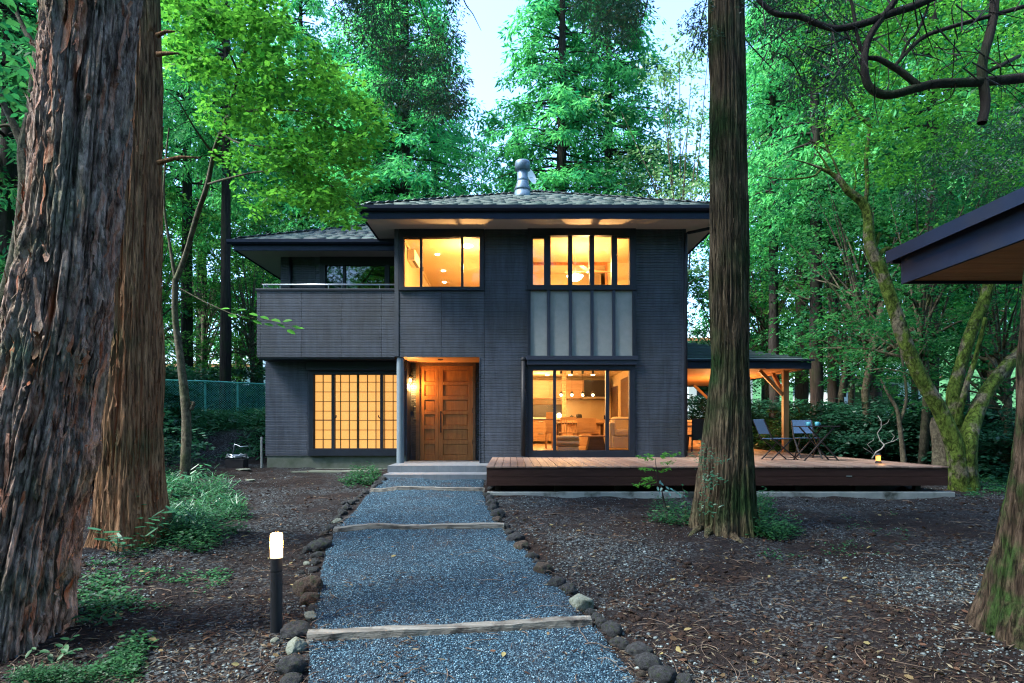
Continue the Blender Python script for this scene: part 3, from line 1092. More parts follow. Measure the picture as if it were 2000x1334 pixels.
# balcony parapet
bal = sub('balcony', house)
BZ0, BZ1 = Z(697.5), Z(568)
bx0 = X(501)
js = [X(508), X(588), X(666), X(745)]
ub = [bx0] + js + [XL - .013]
for a, b in zip(ub[:-1], ub[1:]):
    vs, fs = siding_panel_mesh(a + .003, b - .003, BZ0, BZ1, thick=.1)
    MB().add([(v[0], YM + .012 + v[1], v[2]) for v in vs], fs).build('siding_panel', M['siding'], bal)
vs, fs = siding_panel_mesh(YM + .12, YU, BZ0, BZ1, thick=.1)
MB().add([(bx0 + v[1], -v[0] + YM + .12 + YU, v[2]) for v in vs], fs).build('siding_panel', M['siding'], bal)
MB().box(bx0 - .02, XL - .014, YM - .01, YM + .15, BZ1 + .002, BZ1 + .055).box(bx0 - .02, bx0 + .14, YM + .15, YU, BZ1 + .002, BZ1 + .055).build('coping', M['trim'], bal, bevel=.006)
MB().tube([(X(511), YM + .07, Z(554.6)), (XL - .015, YM + .07, Z(554.6))], .02, 8).tube([(X(511), YM + .07, Z(554.6)), (X(511), YU, Z(554.6))], .02, 8).build('handrail', M['greymetal'], bal, smooth=True)
for px in (513, 545, 640, 740):
    MB().tube([(X(px), YM + .07, BZ1 + .05), (X(px), YM + .07, Z(554.6))], .011, 6).build('baluster', M['greymetal'], bal)
MB().box(bx0 + .1, XL, YM + .1, YU, BZ0 - .004, BZ0 + .06).build('underside', M['trim'], bal)


# ---------------- windows
def pane_box(par, x0, x1, y, z0, z1, m='glass'):
    return MB().box(x0, x1, y, y + .006, z0, z1).build('pane', M[m], par)


def framed(name, O, Y, cells, label=None, depth=.12, out=.035, m='trim', glass='glass', parent=None):
    """outer opening O, glazed cells (x0,x1,z0,z1): frame = everything between, as bars"""
    win = sub(name, parent or house)
    if label: win['label'] = label
    x0, x1, z0, z1 = O
    fr = MB()
    xs = sorted(cells)
    y0, y1 = Y - out, Y + depth
    zlo, zhi = min(c[2] for c in xs), max(c[3] for c in xs)
    fr.box(x0 - .01, x1 + .01, y0, y1, zhi + .012, z1 + .012)
    fr.box(x0 - .01, x1 + .01, y0 - .012, y1, z0 - .01, zlo - .012)
    fr.box(x0 - .01, xs[0][0] - .012, y0, y1, zlo - .012, zhi + .012)
    fr.box(xs[-1][1] + .012, x1 + .01, y0, y1, zlo - .012, zhi + .012)
    fr.build('frame', M[m], win, bevel=.004)
    for a, b in zip(xs[:-1], xs[1:]):
        MB().box(a[1] - .006, b[0] + .006, y0 + .02, y1 - .02, zlo - .012, zhi + .012).build('mullion', M[m], win)
    for c in xs:
        pane_box(win, c[0] - .01, c[1] + .01, Y + .045, c[2] - .01, c[3] + .01, glass)
        s = MB()
        t = .014
        s.box(c[0] - t, c[0], Y + .02, Y + .08, c[2] - t, c[3] + t).box(c[1], c[1] + t, Y + .02, Y + .08, c[2] - t, c[3] + t)
        s.box(c[0], c[1], Y + .02, Y + .08, c[2] - t, c[2]).box(c[0], c[1], Y + .02, Y + .08, c[3], c[3] + t)
        s.build('sash', M[m], win)
    return win


def cell(a, b, c, d, Y=YM): return (X(a, Y), X(b, Y), Z(d, Y), Z(c, Y))


w1 = framed('window', O_W1, YM, [cell(789.5, 820.5, 466, 560), cell(824, 901, 465, 559.5), cell(904.5, 936.5, 465, 559.5)], 'upper sliding window of three panes over the porch')
for px in (824, 901): MB().box(X(px) - .02, X(px) + .02, YM + .1, YM + .13, Z(527), Z(519)).build('latch', M['trim'], w1)
w2 = sub('window', house)
w2['label'] = 'tall bay of five narrow lit lights over pale panels'
cs = [(1041, 1062, 466, 557), (1076, 1109, 462, 557), (1118.5, 1151, 462, 557), (1161, 1193.5, 462, 557), (1206, 1228.7, 465, 556.5)]
ps = [(1036.5, 1068, 568, 695), (1075, 1110.5, 568, 695), (1117, 1152.5, 568, 695), (1159, 1195, 568, 695), (1201.5, 1234, 568, 695)]
f = MB()
yo = YM - .06
f.box(O_W2[0], O_W2[1], yo, YM + .12, Z(461), O_W2[3])
f.box(O_W2[0] - .02, O_W2[1] + .02, yo - .03, YM + .12, Z(567.5), Z(558))
f.box(O_W2[0], X(1040.5), yo, YM + .12, Z(558), Z(461)).box(X(1229.2), O_W2[1], yo, YM + .12, Z(558), Z(461))
f.box(O_W2[0], X(1036), yo, YM + .12, Z(696), Z(567.5)).box(X(1234.5), O_W2[1], yo, YM + .12, Z(696), Z(567.5))
f.build('frame', M['trim'], w2, bevel=.004)
for a, b in zip(cs[:-1], cs[1:]):
    MB().box(X(a[1] + .6), X(b[0] - .6), yo + .02, YM + .12, Z(558), Z(461)).build('mullion', M['trim'], w2, bevel=.005)
for a, b in zip(ps[:-1], ps[1:]):
    MB().box(X(a[1] + .3), X(b[0] - .3), yo - .005, YM + .1, Z(695.5), Z(567.5)).build('mullion', M['trim2'], w2, bevel=.005)
for i, c in enumerate(cs):
    pane_box(w2, X(c[0] - 1), X(c[1] + 1), YM + .03, Z(c[3] + 1), Z(c[2] - 1))
    if c[2] > 463: MB().box(X(c[0]) - .02, X(c[1]) + .02, YM - .02, YM + .06, Z(c[2]), Z(460)).build('sash', M['trim'], w2)
for c in ps:
    MB().box(X(c[0] - 1), X(c[1] + 1), YM - .01, YM + .1, Z(c[3]), Z(c[2])).build('lower_panel', M['panel'], w2)
MB().box(O_W2[0] - .03, O_W2[1] + .04, yo - .06, YM + .12, Z(704), Z(695.8)).box(O_W2[0] - .01, O_W2[1] + .02, yo - .03, YM + .12, O_W2[2], Z(704.3)).build('beam', M['trim2'], w2, bevel=.006)
w3 = framed('window', O_W3, YM, [cell(1041, 1081, 723.7, 879.5), cell(1085.6, 1183.5, 723.7, 879.5), cell(1189, 1228.3, 723.7, 879.5)], 'large sliding glass door of the living room onto the deck', depth=.14)
for a, b in ((1041, 1081), (1189, 1228.3)):
    MB().box(X(a), X(b), YM + .02, YM + .05, Z(819.6), Z(818.2)).build('guard_bar', M['trim'], w3)
MB().box(X(1185) - .05, X(1185), YM + .1, YM + .14, Z(819), Z(811)).build('latch', M['black'], w3)
w4 = framed('window', O_W4, YL, [cell(614, 648, 732, 875.7, YL), cell(653, 743, 732, 875.7, YL), cell(747.5, 781, 732, 875.7, YL)], 'ground floor window with lit paper screens behind it', depth=.12)
MB().box(X(601, YL), X(793, YL), YL - .13, YL - .001, Z(729, YL) + .06, 2.93).build('shutter_box', M['trim'], w4, bevel=.01)
for a, b in ((614, 648), (747.5, 781)):
    MB().box(X(a, YL), X(b, YL), YL + .0, YL + .03, Z(820.8, YL), Z(819.6, YL)).build('guard_bar', M['black'], w4)
for px, sg in ((654, 1), (742, -1)):
    MB().bar((X(px, YL), YL + .02, Z(817, YL)), (X(px + 2.6 * sg, YL), YL + .0, Z(814.5, YL)), .02, .02).bar((X(px + 2.6 * sg, YL), YL, Z(814.5, YL)), (X(px + 2.8 * sg, YL), YL, Z(811, YL)), .02, .02).build('latch', M['black'], w4)
# paper screen (shoji) behind
sx0, sx1, sz0, sz1 = X(610, YL + .2), X(786, YL + .2), Z(880, YL + .2), Z(727, YL + .2)
sc = sub('paper_screen', house)
MB().box(sx0, sx1, YL + .215, YL + .22, sz0, sz1).build('paper', M['shoji'], sc)
lat = MB()
M['lattice'] = mat('lattice_wood', (.24, .12, .05), (.3, .16, .07), rough=.7)
vx = [(614, 0), (631.4, 0), (649, 0), (665.5, 0), (682.5, 0), (699.5, 1), (718, 0), (734.5, 0), (751.5, 0), (768, 0), (785, 0)]
for px, big in vx:
    h = .028 if big else .009
    lat.box(X(px, YL + .2) - h, X(px, YL + .2) + h, YL + .175, YL + .21, sz0, sz1)
for py in (746.5, 765.5, 784.5, 803, 821, 839.8, 858.5):
    lat.box(sx0, sx1, YL + .18, YL + .205, Z(py, YL + .2) - .008, Z(py, YL + .2) + .008)
lat.build('lattice', M['lattice'], sc)
w5 = framed('window', O_W5, YU, [(X(637, YU), X(670, YU), 4.05, Z(519, YU)), (X(674, YU), X(752, YU), 4.05, Z(519, YU)), (X(760, YU), X(785, YU), 4.05, Z(519, YU))], 'unlit balcony window reflecting the trees', glass='darkglass')
MB().box(-5.9, XL, YU + .2, YU + .25, 3.1, 5.7).build('dark_room_sheet', M['trim'], w5)  # dark sheet stands in for the darkness of the unlit room

# ---------------- eaves and roofs
def hip_roof(name, x0, x1, y0, y1, ze, pitch, label, over_l=True):
    """outer eave rectangle, eave height ze (top of gutter)"""
    rf = sub(name, house)
    rf['label'] = label
    w_, d_ = x1 - x0, y1 - y0
    h_ = min(w_, d_) / 2
    zt = ze + pitch * h_
    if w_ < d_: ra, rb = ((x0 + x1) / 2, y0 + h_), ((x0 + x1) / 2, y1 - h_)
    else: ra, rb = (x0 + h_, (y0 + y1) / 2), (x1 - h_, (y0 + y1) / 2)
    A, B_, C_, D_ = (x0, y0, ze), (x1, y0, ze), (x1, y1, ze), (x0, y1, ze)
    R1, R2 = (ra[0], ra[1], zt), (rb[0], rb[1], zt)
    m = MB()
    if w_ < d_: m.add([A, B_, C_, D_, R1, R2], [(0, 1, 4), (1, 2, 5, 4), (2, 3, 5), (3, 0, 4, 5)])
    else: m.add([A, B_, C_, D_, R1, R2], [(0, 1, 5, 4), (1, 2, 5), (2, 3, 4, 5), (3, 0, 4)])
    m.build('roof_deck', M['trim'], rf)
    # courses of shingles
    ca = 1 / math.sqrt(1 + pitch * pitch)
    sa = pitch * ca
    V, Fc, T = [], [], []
    ex = .19
    def face(p0, e, inn, Lw):
        nc = int(h_ / ca / ex)
        s_ = Vector((inn[0] * ca, inn[1] * ca, sa))
        nrm_ = Vector(e).cross(s_).normalized()
        if nrm_.z < 0: nrm_ = -nrm_
        for c in range(nc + 1):
            sl = c * ex - .03
            lo, hi = sl * ca, Lw - sl * ca
            if hi - lo < .1: break
            u = lo - (.3 * random.random())
            cv = random.uniform(.1, .9)
            while u < hi:
                wd = random.choice((.28, .3, .3, .56))
                a_, b_ = max(u, lo), min(u + wd - .006, hi)
                if b_ - a_ > .02:
                    up = random.choice((0, 0, 0, .01)) + random.uniform(0, .003)
                    th = .014 + up
                    q = p0 + Vector(e) * a_ + s_ * (sl - random.choice((0, 0, .02)))
                    r_ = Vector(e) * (b_ - a_)
                    bk = s_ * (ex + .05)
                    k = len(V)
                    V.extend([q, q + r_, q + r_ + bk + nrm_ * .006, q + bk + nrm_ * .006, q + nrm_ * (th + .018), q + r_ + nrm_ * (th + .018), q + r_ + bk + nrm_ * th * .6, q + bk + nrm_ * th * .6])
                    Fc.extend([(k, k + 1, k + 5, k + 4), (k + 4, k + 5, k + 6, k + 7), (k, k + 4, k + 7, k + 3), (k + 1, k + 2, k + 6, k + 5)])
                    T.extend([min(1, max(0, cv + random.uniform(-.25, .25)))] * 8)
                u += wd
    face(Vector(A), (1, 0, 0), (0, 1), w_)
    face(Vector(B_), (0, 1, 0), (-1, 0), d_)
    face(Vector(D_), (0, -1, 0), (1, 0), d_)
    o = npmesh('shingles', np.array([v[:] for v in V]), np.array(Fc), M['shingle'], parent=rf, smooth=False, attr=np.array(T), kind='stuff')
    hc = MB()
    for a, b in ((A, R1), (B_, R1 if w_ < d_ else R2), (R1, R2)):
        a, b = Vector(a), Vector(b)
        n_ = max(3, int((b - a).length / .3))
        for i in range(n_):
            p, q = a.lerp(b, i / n_), a.lerp(b, (i + 1.1) / n_)
            hc.bar(p + Vector((0, 0, .035)), q + Vector((0, 0, .05)), .16, .02)
    hc.build('ridge_cap', M['shingle'], rf)
    return rf


EX0, EX1, EY0, EY1 = -3.31, 4.72, 13.6, 23.5
ZS = 5.98
roof1 = hip_roof('roof', EX0, EX1, EY0, EY1, 6.235, .455, 'upper hipped shingle roof over the two-storey block')
roof2 = hip_roof('roof', -6.9, 0.3, 15.24, 21.4, 5.985, .455, 'lower hipped shingle roof over the left wing')


def eaves(par, x0, x1, y0, y1, zs, ze, wx0, wx1, wy0, wy1):
    # soffit ring, fascia ring, half-round gutter
    s = MB()
    s.box(x0 + .03, x1 - .03, y0 + .03, wy0, zs, zs + .02).box(x0 + .03, wx0, wy0, y1 - .03, zs, zs + .02).box(wx1, x1 - .03, wy0, y1 - .03, zs, zs + .02)
    s.build('soffit', M['soffit'], par)
    f = MB()
    f.box(x0, x1, y0, y0 + .028, zs - .03, ze - .01).box(x0, x0 + .028, y0 + .028, y1, zs - .03, ze - .01).box(x1 - .028, x1, y0 + .028, y1, zs - .03, ze - .01)
    f.build('fascia', M['fascia'], par, bevel=.003)
    g = MB()
    prof = [(0, 0), (-.02, -.07), (-.07, -.11), (-.12, -.07), (-.13, 0), (-.118, 0), (-.105, -.06), (-.07, -.095), (-.03, -.06), (-.014, 0)]
    n = len(prof)
    for (a, b, ox, oy) in (((x0 - .13, y0), (x1 + .13, y0), 0, 1), ((x0, y0), (x0, y1), 1, 0), ((x1, y0), (x1, y1), -1, 0)):
        vs = []
        for (px, py) in (a, b):
            vs += [(px + d * ox, py + d * oy, ze + zz - .015) for d, zz in prof]
        fs = [(i, (i + 1) % n, (i + 1) % n + n, i + n) for i in range(n)] + [tuple(range(n)), tuple(range(2 * n - 1, n - 1, -1))]
        g.add(vs, fs)
    g.build('gutter', M['fascia'], par)


eaves(roof1, EX0, EX1, EY0, EY1, ZS, 6.235, XL + .05, XR - .05, YM + .03, 22.7)
eaves(roof2, -6.9, XL + .0, 15.24, 21.4, 5.75, 5.985, -5.98, XL, YU + .03, 20.7)

# ---------------- flue and dish
fl = sub('chimney_flue', house)
fx, fy = X(1020.5, 16.4), 16.4
zf = lambda py: Z(py, fy)
MB().lathe((fx, fy, 0), [(.25, zf(400)), (.2, zf(370)), (.0, zf(370))], 24).build('flue_base', M['flue'], fl, smooth=True)
MB().lathe((fx, fy, 0), [(.215, zf(373)), (.225, zf(370)), (.15, zf(357)), (.148, zf(355)), (.0, zf(355))], 24).build('storm_collar', M['flue'], fl, smooth=True)
MB().lathe((fx, fy, 0), [(.148, zf(357)), (.148, zf(350)), (.142, zf(349)), (.142, zf(327)), (0, zf(327))], 24).build('pipe', M['flue'], fl, smooth=True)
MB().lathe((fx, fy, 0), [(.15, zf(334)), (.205, zf(332)), (.207, zf(319)), (.19, zf(316)), (.0, zf(315))], 24).build('cowl', M['flue'], fl, smooth=True)
dish = thing('satellite_dish', 'small pale satellite dish behind the flue on the roof', 'satellite dish', (X(1036, 17.2), 17.2, Z(372, 17.2)))
dm = MB()
c = Vector((X(1035, 17.2), 17.2, Z(346, 17.2)))
ax = Vector((.75, -.6, .25)).normalized()
ux = ax.cross(Vector((0, 0, 1))).normalized()
uy = ux.cross(ax).normalized()
vs, fs = [], []
for i, (r, dp) in enumerate(((.01, 0), (.1, .012), (.19, .045), (.21, .06))):
    for j in range(20):
        a = 2 * PI * j / 20
        vs.append(c + ux * r * math.cos(a) + uy * r * 1.1 * math.sin(a) + ax * dp)
for i in range(3):
    for j in range(20):
        fs.append((i * 20 + j, i * 20 + (j + 1) % 20, (i + 1) * 20 + (j + 1) % 20, (i + 1) * 20 + j))
dm.add(vs, fs).build('reflector', M['white'], dish, smooth=True)
MB().tube([c - ax * .01, c - ax * .08, (c.x + .03, 17.25, 7.55)], .016, 6).bar(c, c + ax * .25 - uy * .2, .012, .012).build('mast', M['greymetal'], dish)

# ---------------- downpipes
dp = MB()
dp.tube([(X(1385, 14.3), 14.0, Z(450, 14.2)), (X(1345, 14.35), YM - .03, Z(455.5)), (X(1338.5), YM - .05, Z(458)), (X(1338.5), YM - .05, .66)], .038, 8)
dp.build('downpipe', M['trim'], house, smooth=True)
MB().tube([(X(568, YU), YU - .05, 5.72), (X(568, YU), YU - .05, 4.3)], .04, 8).build('downpipe', M['trim'], house, smooth=True)
o = MB().tube([(X(1022), YM - .06, .66), (X(1022), YM - .06, Z(704))], .05, 10).lathe((X(1022), YM - .06, Z(704)), [(.05, -.02), (.06, 0), (.06, .05), (.03, .07)], 12).build('vent_pipe', M['black'], house, smooth=True)

# ---------------- porch: column, recess, steps, door
RY = 15.6
col = MB().lathe((X(780.5), YM + .1, .497), [(.088, 0), (.088, Z2 - .53)], 28).build('porch_column', M['trim2'], house, smooth=False)
M['columnp'] = mat('column_paint', (.10, .13, .15), (.12, .15, .17), scale=3, rough=.5)
col.data.materials[0] = M['columnp']
wall('porch_wall', house, RY, X(790, RY), X(812.5, RY), .5, 2.98, openings=[], thick=.12)
wall('porch_wall', house, RY, X(929, RY), X(943, RY), .5, 2.98, thick=.12)
MB().box(X(812.5, RY), X(929, RY), RY + .001, RY + .12, Z(714, RY) + .09, 2.98).build('porch_lintel', M['siding'], house)
MB().box(X(790, YL) - .02, X(790, YL) + .05, YL + .05, RY, .5, 2.98).build('porch_return', M['siding'], house)
MB().box(X(937.5), X(937.5) + .1, YM + .1, RY, .5, 2.98).build('porch_return', M['siding'], house)
door = sub('front_door', house)
dz0, dz1 = Z(898.7, RY), Z(714, RY)
dx0, dx1, dxm = X(820, RY), X(923.5, RY), X(857.3, RY)
MB().box(X(812.5, RY), dx0, RY - .03, RY + .12, .5, dz1 + .09).box(dx1, X(929, RY), RY - .03, RY + .12, .5, dz1 + .09).box(dx0, dx1, RY - .03, RY + .12, dz1, dz1 + .09).box(dx0, dx1, RY - .01, RY + .12, .49, dz0).build('frame', M['darkwood'], door, bevel=.005)
for (a, b, pa, pb) in ((dx0, dxm - .003, X(829, RY), X(849.5, RY)), (dxm + .003, dx1, X(865.5, RY), X(914, RY))):
    MB().box(a, b, RY + .04, RY + .085, dz0, dz1 - .004).build('door_leaf', M['wood_door'], door)
    rails = MB()
    zr = [dz1 - .004, Z(723.5, RY), Z(745, RY), Z(752, RY), Z(773.5, RY), Z(781, RY), Z(802, RY), Z(809.5, RY), Z(830.5, RY), Z(838, RY), Z(859, RY), Z(867, RY), Z(888, RY), dz0]
    rails.box(a, pa, RY, RY + .039, dz0, dz1 - .004).box(pb, b, RY, RY + .039, dz0, dz1 - .004)
    for i in range(0, 14, 2): rails.box(pa, pb, RY, RY + .039, zr[i + 1], zr[i])
    rails.build('rail_and_stile', M['wood_door'], door, bevel=.004)
    for i in range(1, 13, 2):
        zt_, zb_ = zr[i], zr[i + 1]
        MB().box(pa + .008, pb - .008, RY + .016, RY + .039, zb_ + .008, zt_ - .008).build('door_panel', M['wood_door'], door, bevel=.006)
MB().bar((X(861.5, RY), RY - .07, Z(803, RY)), (X(861.5, RY), RY - .07, Z(845, RY)), .028, .02).bar((X(861.5, RY), RY - .07, Z(805, RY)), (X(861.5, RY), RY, Z(805, RY)), .02, .02).bar((X(861.5, RY), RY - .07, Z(843, RY)), (X(861.5, RY), RY, Z(843, RY)), .02, .02).build('handle', M['black'], door, bevel=.004)
for z in (2.5, 1.7, .9): MB().tube([(dx1 - .0, RY - .012, z), (dx1, RY - .012, z + .12)], .012, 6).build('hinge', M['black'], door)
# porch steps of tiles
st = sub('porch_steps', house)
PF, SF = 13.4, 12.7
MB().box(X(757, PF), -.49, PF + .012, YM + .04, .1, .484).box(X(757, PF), X(940, RY), YM + .04, RY + .1, .1, .484).box(X(748, SF), -.49, SF + .012, PF + .01, .0, .344).build('step_core', M['concrete'], st)
xa, xb = X(757, PF), -.485
nt_ = 8
for i in range(nt_):
    a, b = xa + (xb - xa) * i / nt_, xa + (xb - xa) * (i + 1) / nt_ - .004
    for j in range(7):
        y0 = PF + j * .305
        y1 = min(y0 + .301, RY + .0)
        if b > X(937.5) and y0 > YM - .3: b = min(b, X(937.5) - .015); 
        if b > a: MB().box(a, b, y0, y1, .485, .497).build('tile', M['tile'], st)
    b = xa + (xb - xa) * (i + 1) / nt_ - .004
    MB().box(a, b, PF - .001, PF + .011, .346 + .013, .484).build('tile', M['tile'], st)
xa = X(748, SF)
for i in range(nt_):
    a, b = xa + (xb - xa) * i / nt_, xa + (xb - xa) * (i + 1) / nt_ - .004
    for j in range(3):
        y0 = SF + j * .234
        MB().box(a, b, y0, y0 + .23, .345, .357).build('tile', M['tile'], st)
    MB().box(a, b, SF - .001, SF + .011, .1, .344).build('tile', M['tile'], st)
# low concrete apron under the shoji window
MB().box(-5.0, X(755, 14.2), 13.9, YL - .01, .1, .335).build('apron', M['plinth'], house)

# wall lantern
wl = thing('wall_lantern', 'lit glass lantern on the brick wall beside the wooden door', 'lantern', (X(801.5, RY), RY, Z(745, RY)))
lx, lz = X(801.5, RY - .15), Z(742, RY - .15)
MB().lathe((lx, RY - .15, lz), [(.02, -.11), (.055, -.1), (.07, .06), (.06, .065)], 12).build('shade', glassmat('lantern_glass', (1, .93, .8), 1), wl, smooth=True)
MB().lathe((lx, RY - .15, lz), [(.085, .065), (.075, .085), (.03, .12), (.01, .13)], 14).lathe((lx, RY - .15, lz), [(.012, .13), (.012, .2), (.0, .2)], 8).bar((lx, RY - .15, lz + .19), (lx, RY, lz + .19), .016, .016).box(lx - .04, lx + .04, RY - .014, RY - .001, lz + .12, lz + .26).build('bracket', M['darksteel'], wl)
MB().lathe((lx, RY - .15, lz - .05), [(.0, 0), (.026, .02), (.028, .045), (.012, .08)], 12).build('bulb', M['bulb'], wl, smooth=True)
lamp('lantern_light', (lx, RY - .15, lz - .17), 26, r=.05, parent=wl, col=(1, .5, .14))
tag(MB().box(lx - .035, lx + .055, RY - .03, RY - .001, Z(803, RY), Z(793, RY)).build('intercom', M['black'], bevel=.004), 'black intercom box below the wall lantern', 'intercom')
MB().lathe((X(860, 14.9), 14.9, Z2 - .04), [(.06, .0), (.06, .02), (0, .02)], 12).build('ceiling_vent', M['darksteel'], house)

# ================================================================== ROOMS
rm = sub('living_room', house)
rx0, rx1, ry1, rf, rc = -.62, 3.6, 22.4, .75, 3.15
ri = MB()
ri.box(rx0, rx1, YM + .15, ry1, rf - .1, rf).build('floor', M['intfloor'], rm)
MB().box(rx0, rx1, YM + .15, ry1, rc, rc + .05).build('ceiling', M['ceil'], rm)
MB().box(rx0, rx1, ry1, ry1 + .05, rf, rc).box(rx0 - .05, rx0, YM + .15, ry1, rf, rc).box(rx1, rx1 + .05, YM + .15, ry1, rf, rc).box(rx0, O_W3[0] - .0, YM + .145, YM + .16, rf, rc).box(O_W3[1], rx1, YM + .145, YM + .16, rf, rc).box(O_W3[0], O_W3[1], YM + .145, YM + .16, O_W3[3], rc).build('room_wall', M['cream'], rm)
KY = 21.8
def XK(px, Y=KY): return X(px, Y)
def ZK(py, Y=KY): return Z(py, Y)
kit = thing('wall_cabinet', 'long wooden wall cabinet over the kitchen counter', 'cabinet', (.9, 22, 2.3))
for i, (a, b) in enumerate(((1010, 1041), (1041, 1074), (1074, 1107), (1107, 1140))):
    MB().box(XK(a) + .003, XK(b) - .003, KY, ry1 - .002, ZK(778), ZK(743)).build('cabinet_door', M['intwood'], kit)
hood = thing('range_hood', 'wide dark range hood above the kitchen wall', 'range hood', (XK(1162), KY, 2.4))
MB().box(XK(1140.5), XK(1183), KY - .1, ry1 - .002, ZK(775), ZK(743)).build('hood_body', M['darksteel'], hood)
MB().box(XK(1137), XK(1184), KY - .2, ry1 - .002, ZK(779), ZK(775.3)).build('hood_canopy', M['steel'], hood)
ctr = thing('kitchen_counter', 'kitchen counter with wooden drawers and a pale worktop', 'counter', (XK(1060), KY, rf))
for i, (a, b) in enumerate(((1010, 1041), (1041, 1071), (1071, 1100))):
    for z0, z1 in ((rf + .1, ZK(843) - .005), (ZK(843), ZK(820))):
        d_ = MB().box(XK(a) + .003, XK(b) - .003, KY - .1, ry1 - .01, z0, z1).build('drawer', M['intwood'], ctr)
        MB().box(XK((a + b) / 2 - 5), XK((a + b) / 2 + 5), KY - .13, KY - .1, z1 - .06, z1 - .045).build('pull', M['steel'], d_)
MB().box(XK(1008), XK(1102), KY - .14, ry1 - .01, ZK(820) + .003, ZK(815.5)).build('worktop', M['white'], ctr)
MB().box(XK(1010), XK(1087), ry1 - .03, ry1 - .004, Z(814, 22.3), Z(790.5, 22.3)).box(XK(1087), XK(1097), ry1 - .03, ry1 - .004, Z(814, 22.3), Z(792, 22.3)).build('kitchen_window', M['darkglass'], rm)
MB().box(XK(1008), XK(1100), ry1 - .05, ry1 - .035, Z(791, 22.3), Z(789.6, 22.3)).build('window_head', M['darkwood'], rm)
MB().box(XK(1008), XK(1100), ry1 - .034, ry1 - .031, Z(814, 22.3), Z(790.5, 22.3)).build('window_back', M['darksteel'], rm)
# brick pier and bar
def bricks(par, x0, x1, y0, y1, z0, z1, h=.075, w_=.24, m='brick'):
    z, r = z0, 0
    while z < z1 - .01:
        u = x0 - (w_ / 2 if r % 2 else 0)
        while u < x1:
            a, b = max(u, x0), min(u + w_ - .008, x1)
            if b - a > .02:
                j = random.uniform(-.008, .012)
                MB().box(a, b, y0 - j, y1, z, min(z + h - .008, z1)).build('brick', M[m], par)
            u += w_
        z += h
        r += 1
BY = 19.0
pier = thing('brick_pier', 'slim brick pier at the left end of the kitchen bar', 'pier', (X(1102, BY), BY, rf))
bricks(pier, X(1098, BY), X(1106, BY), BY, BY + .12, rf + .002, rc, h=.075, w_=.14)
bar_ = thing('kitchen_bar', 'brick bar counter with thick wooden top facing the living room', 'counter', (X(1160, BY), BY, rf))
bricks(bar_, X(1107, BY), X(1226, BY), BY, BY + .12, rf + .002, Z(828, BY), h=.1, w_=.3)
MB().box(X(1106.5, BY), rx1 - .005, BY - .18, BY + .3, Z(827.5, BY), Z(819, BY)).build('bar_top', M['intwood'], bar_, bevel=.01)
# backsplash pale wall panel
MB().box(XK(1102), XK(1186), ry1 - .02, ry1 - .003, ZK(819), ZK(780)).build('backsplash', M['cream'], rm)
# doors on right wall
MB().box(rx1 - .03, rx1 - .001, 20.9, 22.2, rf, 2.75).build('inner_door', M['darkwood'], rm)
MB().box(rx1 - .03, rx1 - .001, 17.9, 20.2, rf, 2.9).build('inner_door', M['darkwood'], rm)
for (px, py) in ((1069, 732), (1114, 732), (1158, 732)):
    y_ = (rc - EYE) * FPX / (HOR - py)
    x_ = X(px, y_)
    o = MB().lathe((x_, y_, rc - .012), [(.06, .0), (.06, .01), (0, .01)], 16).build('downlight', M['downlight'], rm)
PYY = 18.5
for i, px in enumerate((1096, 1117, 1138, 1158)):
    x_, zb = X(px, PYY), Z(771, PYY)
    pl = thing('pendant_lamp', ('bare bulb pendant nearest the brick pier over the dining table', 'second bulb pendant from the brick pier', 'third bulb pendant from the brick pier', 'bulb pendant in front of the dark range hood')[i], 'pendant lamp', (x_, PYY, rc), 'pendant lamps over the dining table')
    MB().lathe((x_, PYY, rc - .2), [(.035, 0), (.035, .199), (.0, .199)], 12).build('ceiling_mount', M['black'], pl)
    MB().tube([(x_, PYY, rc - .19), (x_, PYY, zb + .1)], .004, 5).build('cord', M['black'], pl)
    MB().lathe((x_, PYY, zb + .04), [(.07, -.02), (.05, .02), (.02, .05), (.01, .08)], 12).build('socket', M['darksteel'], pl)
    MB().lathe((x_, PYY, zb - .03), [(.0, -.02), (.03, 0), (.038, .03), (.015, .07)], 12).build('bulb', M['bulb'], pl, smooth=True)
lamp('room_light', (1.3, 18.2, 2.2), 36, r=.4, parent=rm, col=(1, .52, .18))
lamp('kitchen_light', (1.0, 20.6, 2.8), 28, r=.3, parent=rm, col=(1, .55, .2))
lamp('window_side_light', (1.6, 15.9, 2.9), 30, r=.3, parent=rm, col=(1, .52, .18))
# furniture
TY = 17.5
tb = thing('dining_table', 'long dark dining table in front of the brick bar', 'table', (X(1135, TY), TY, rf))
tz = rf + .72
MB().box(X(1088, TY), X(1183, TY), TY - .35, TY + .45, tz - .05, tz).build('tabletop', M['darkwood'], tb, bevel=.01)
for px in (1092, 1179):
    for dy in (-.28, .38): MB().box(X(px, TY) - .04, X(px, TY) + .04, TY + dy - .04, TY + dy + .04, rf, tz - .05).build('leg', M['darkwood'], tb)


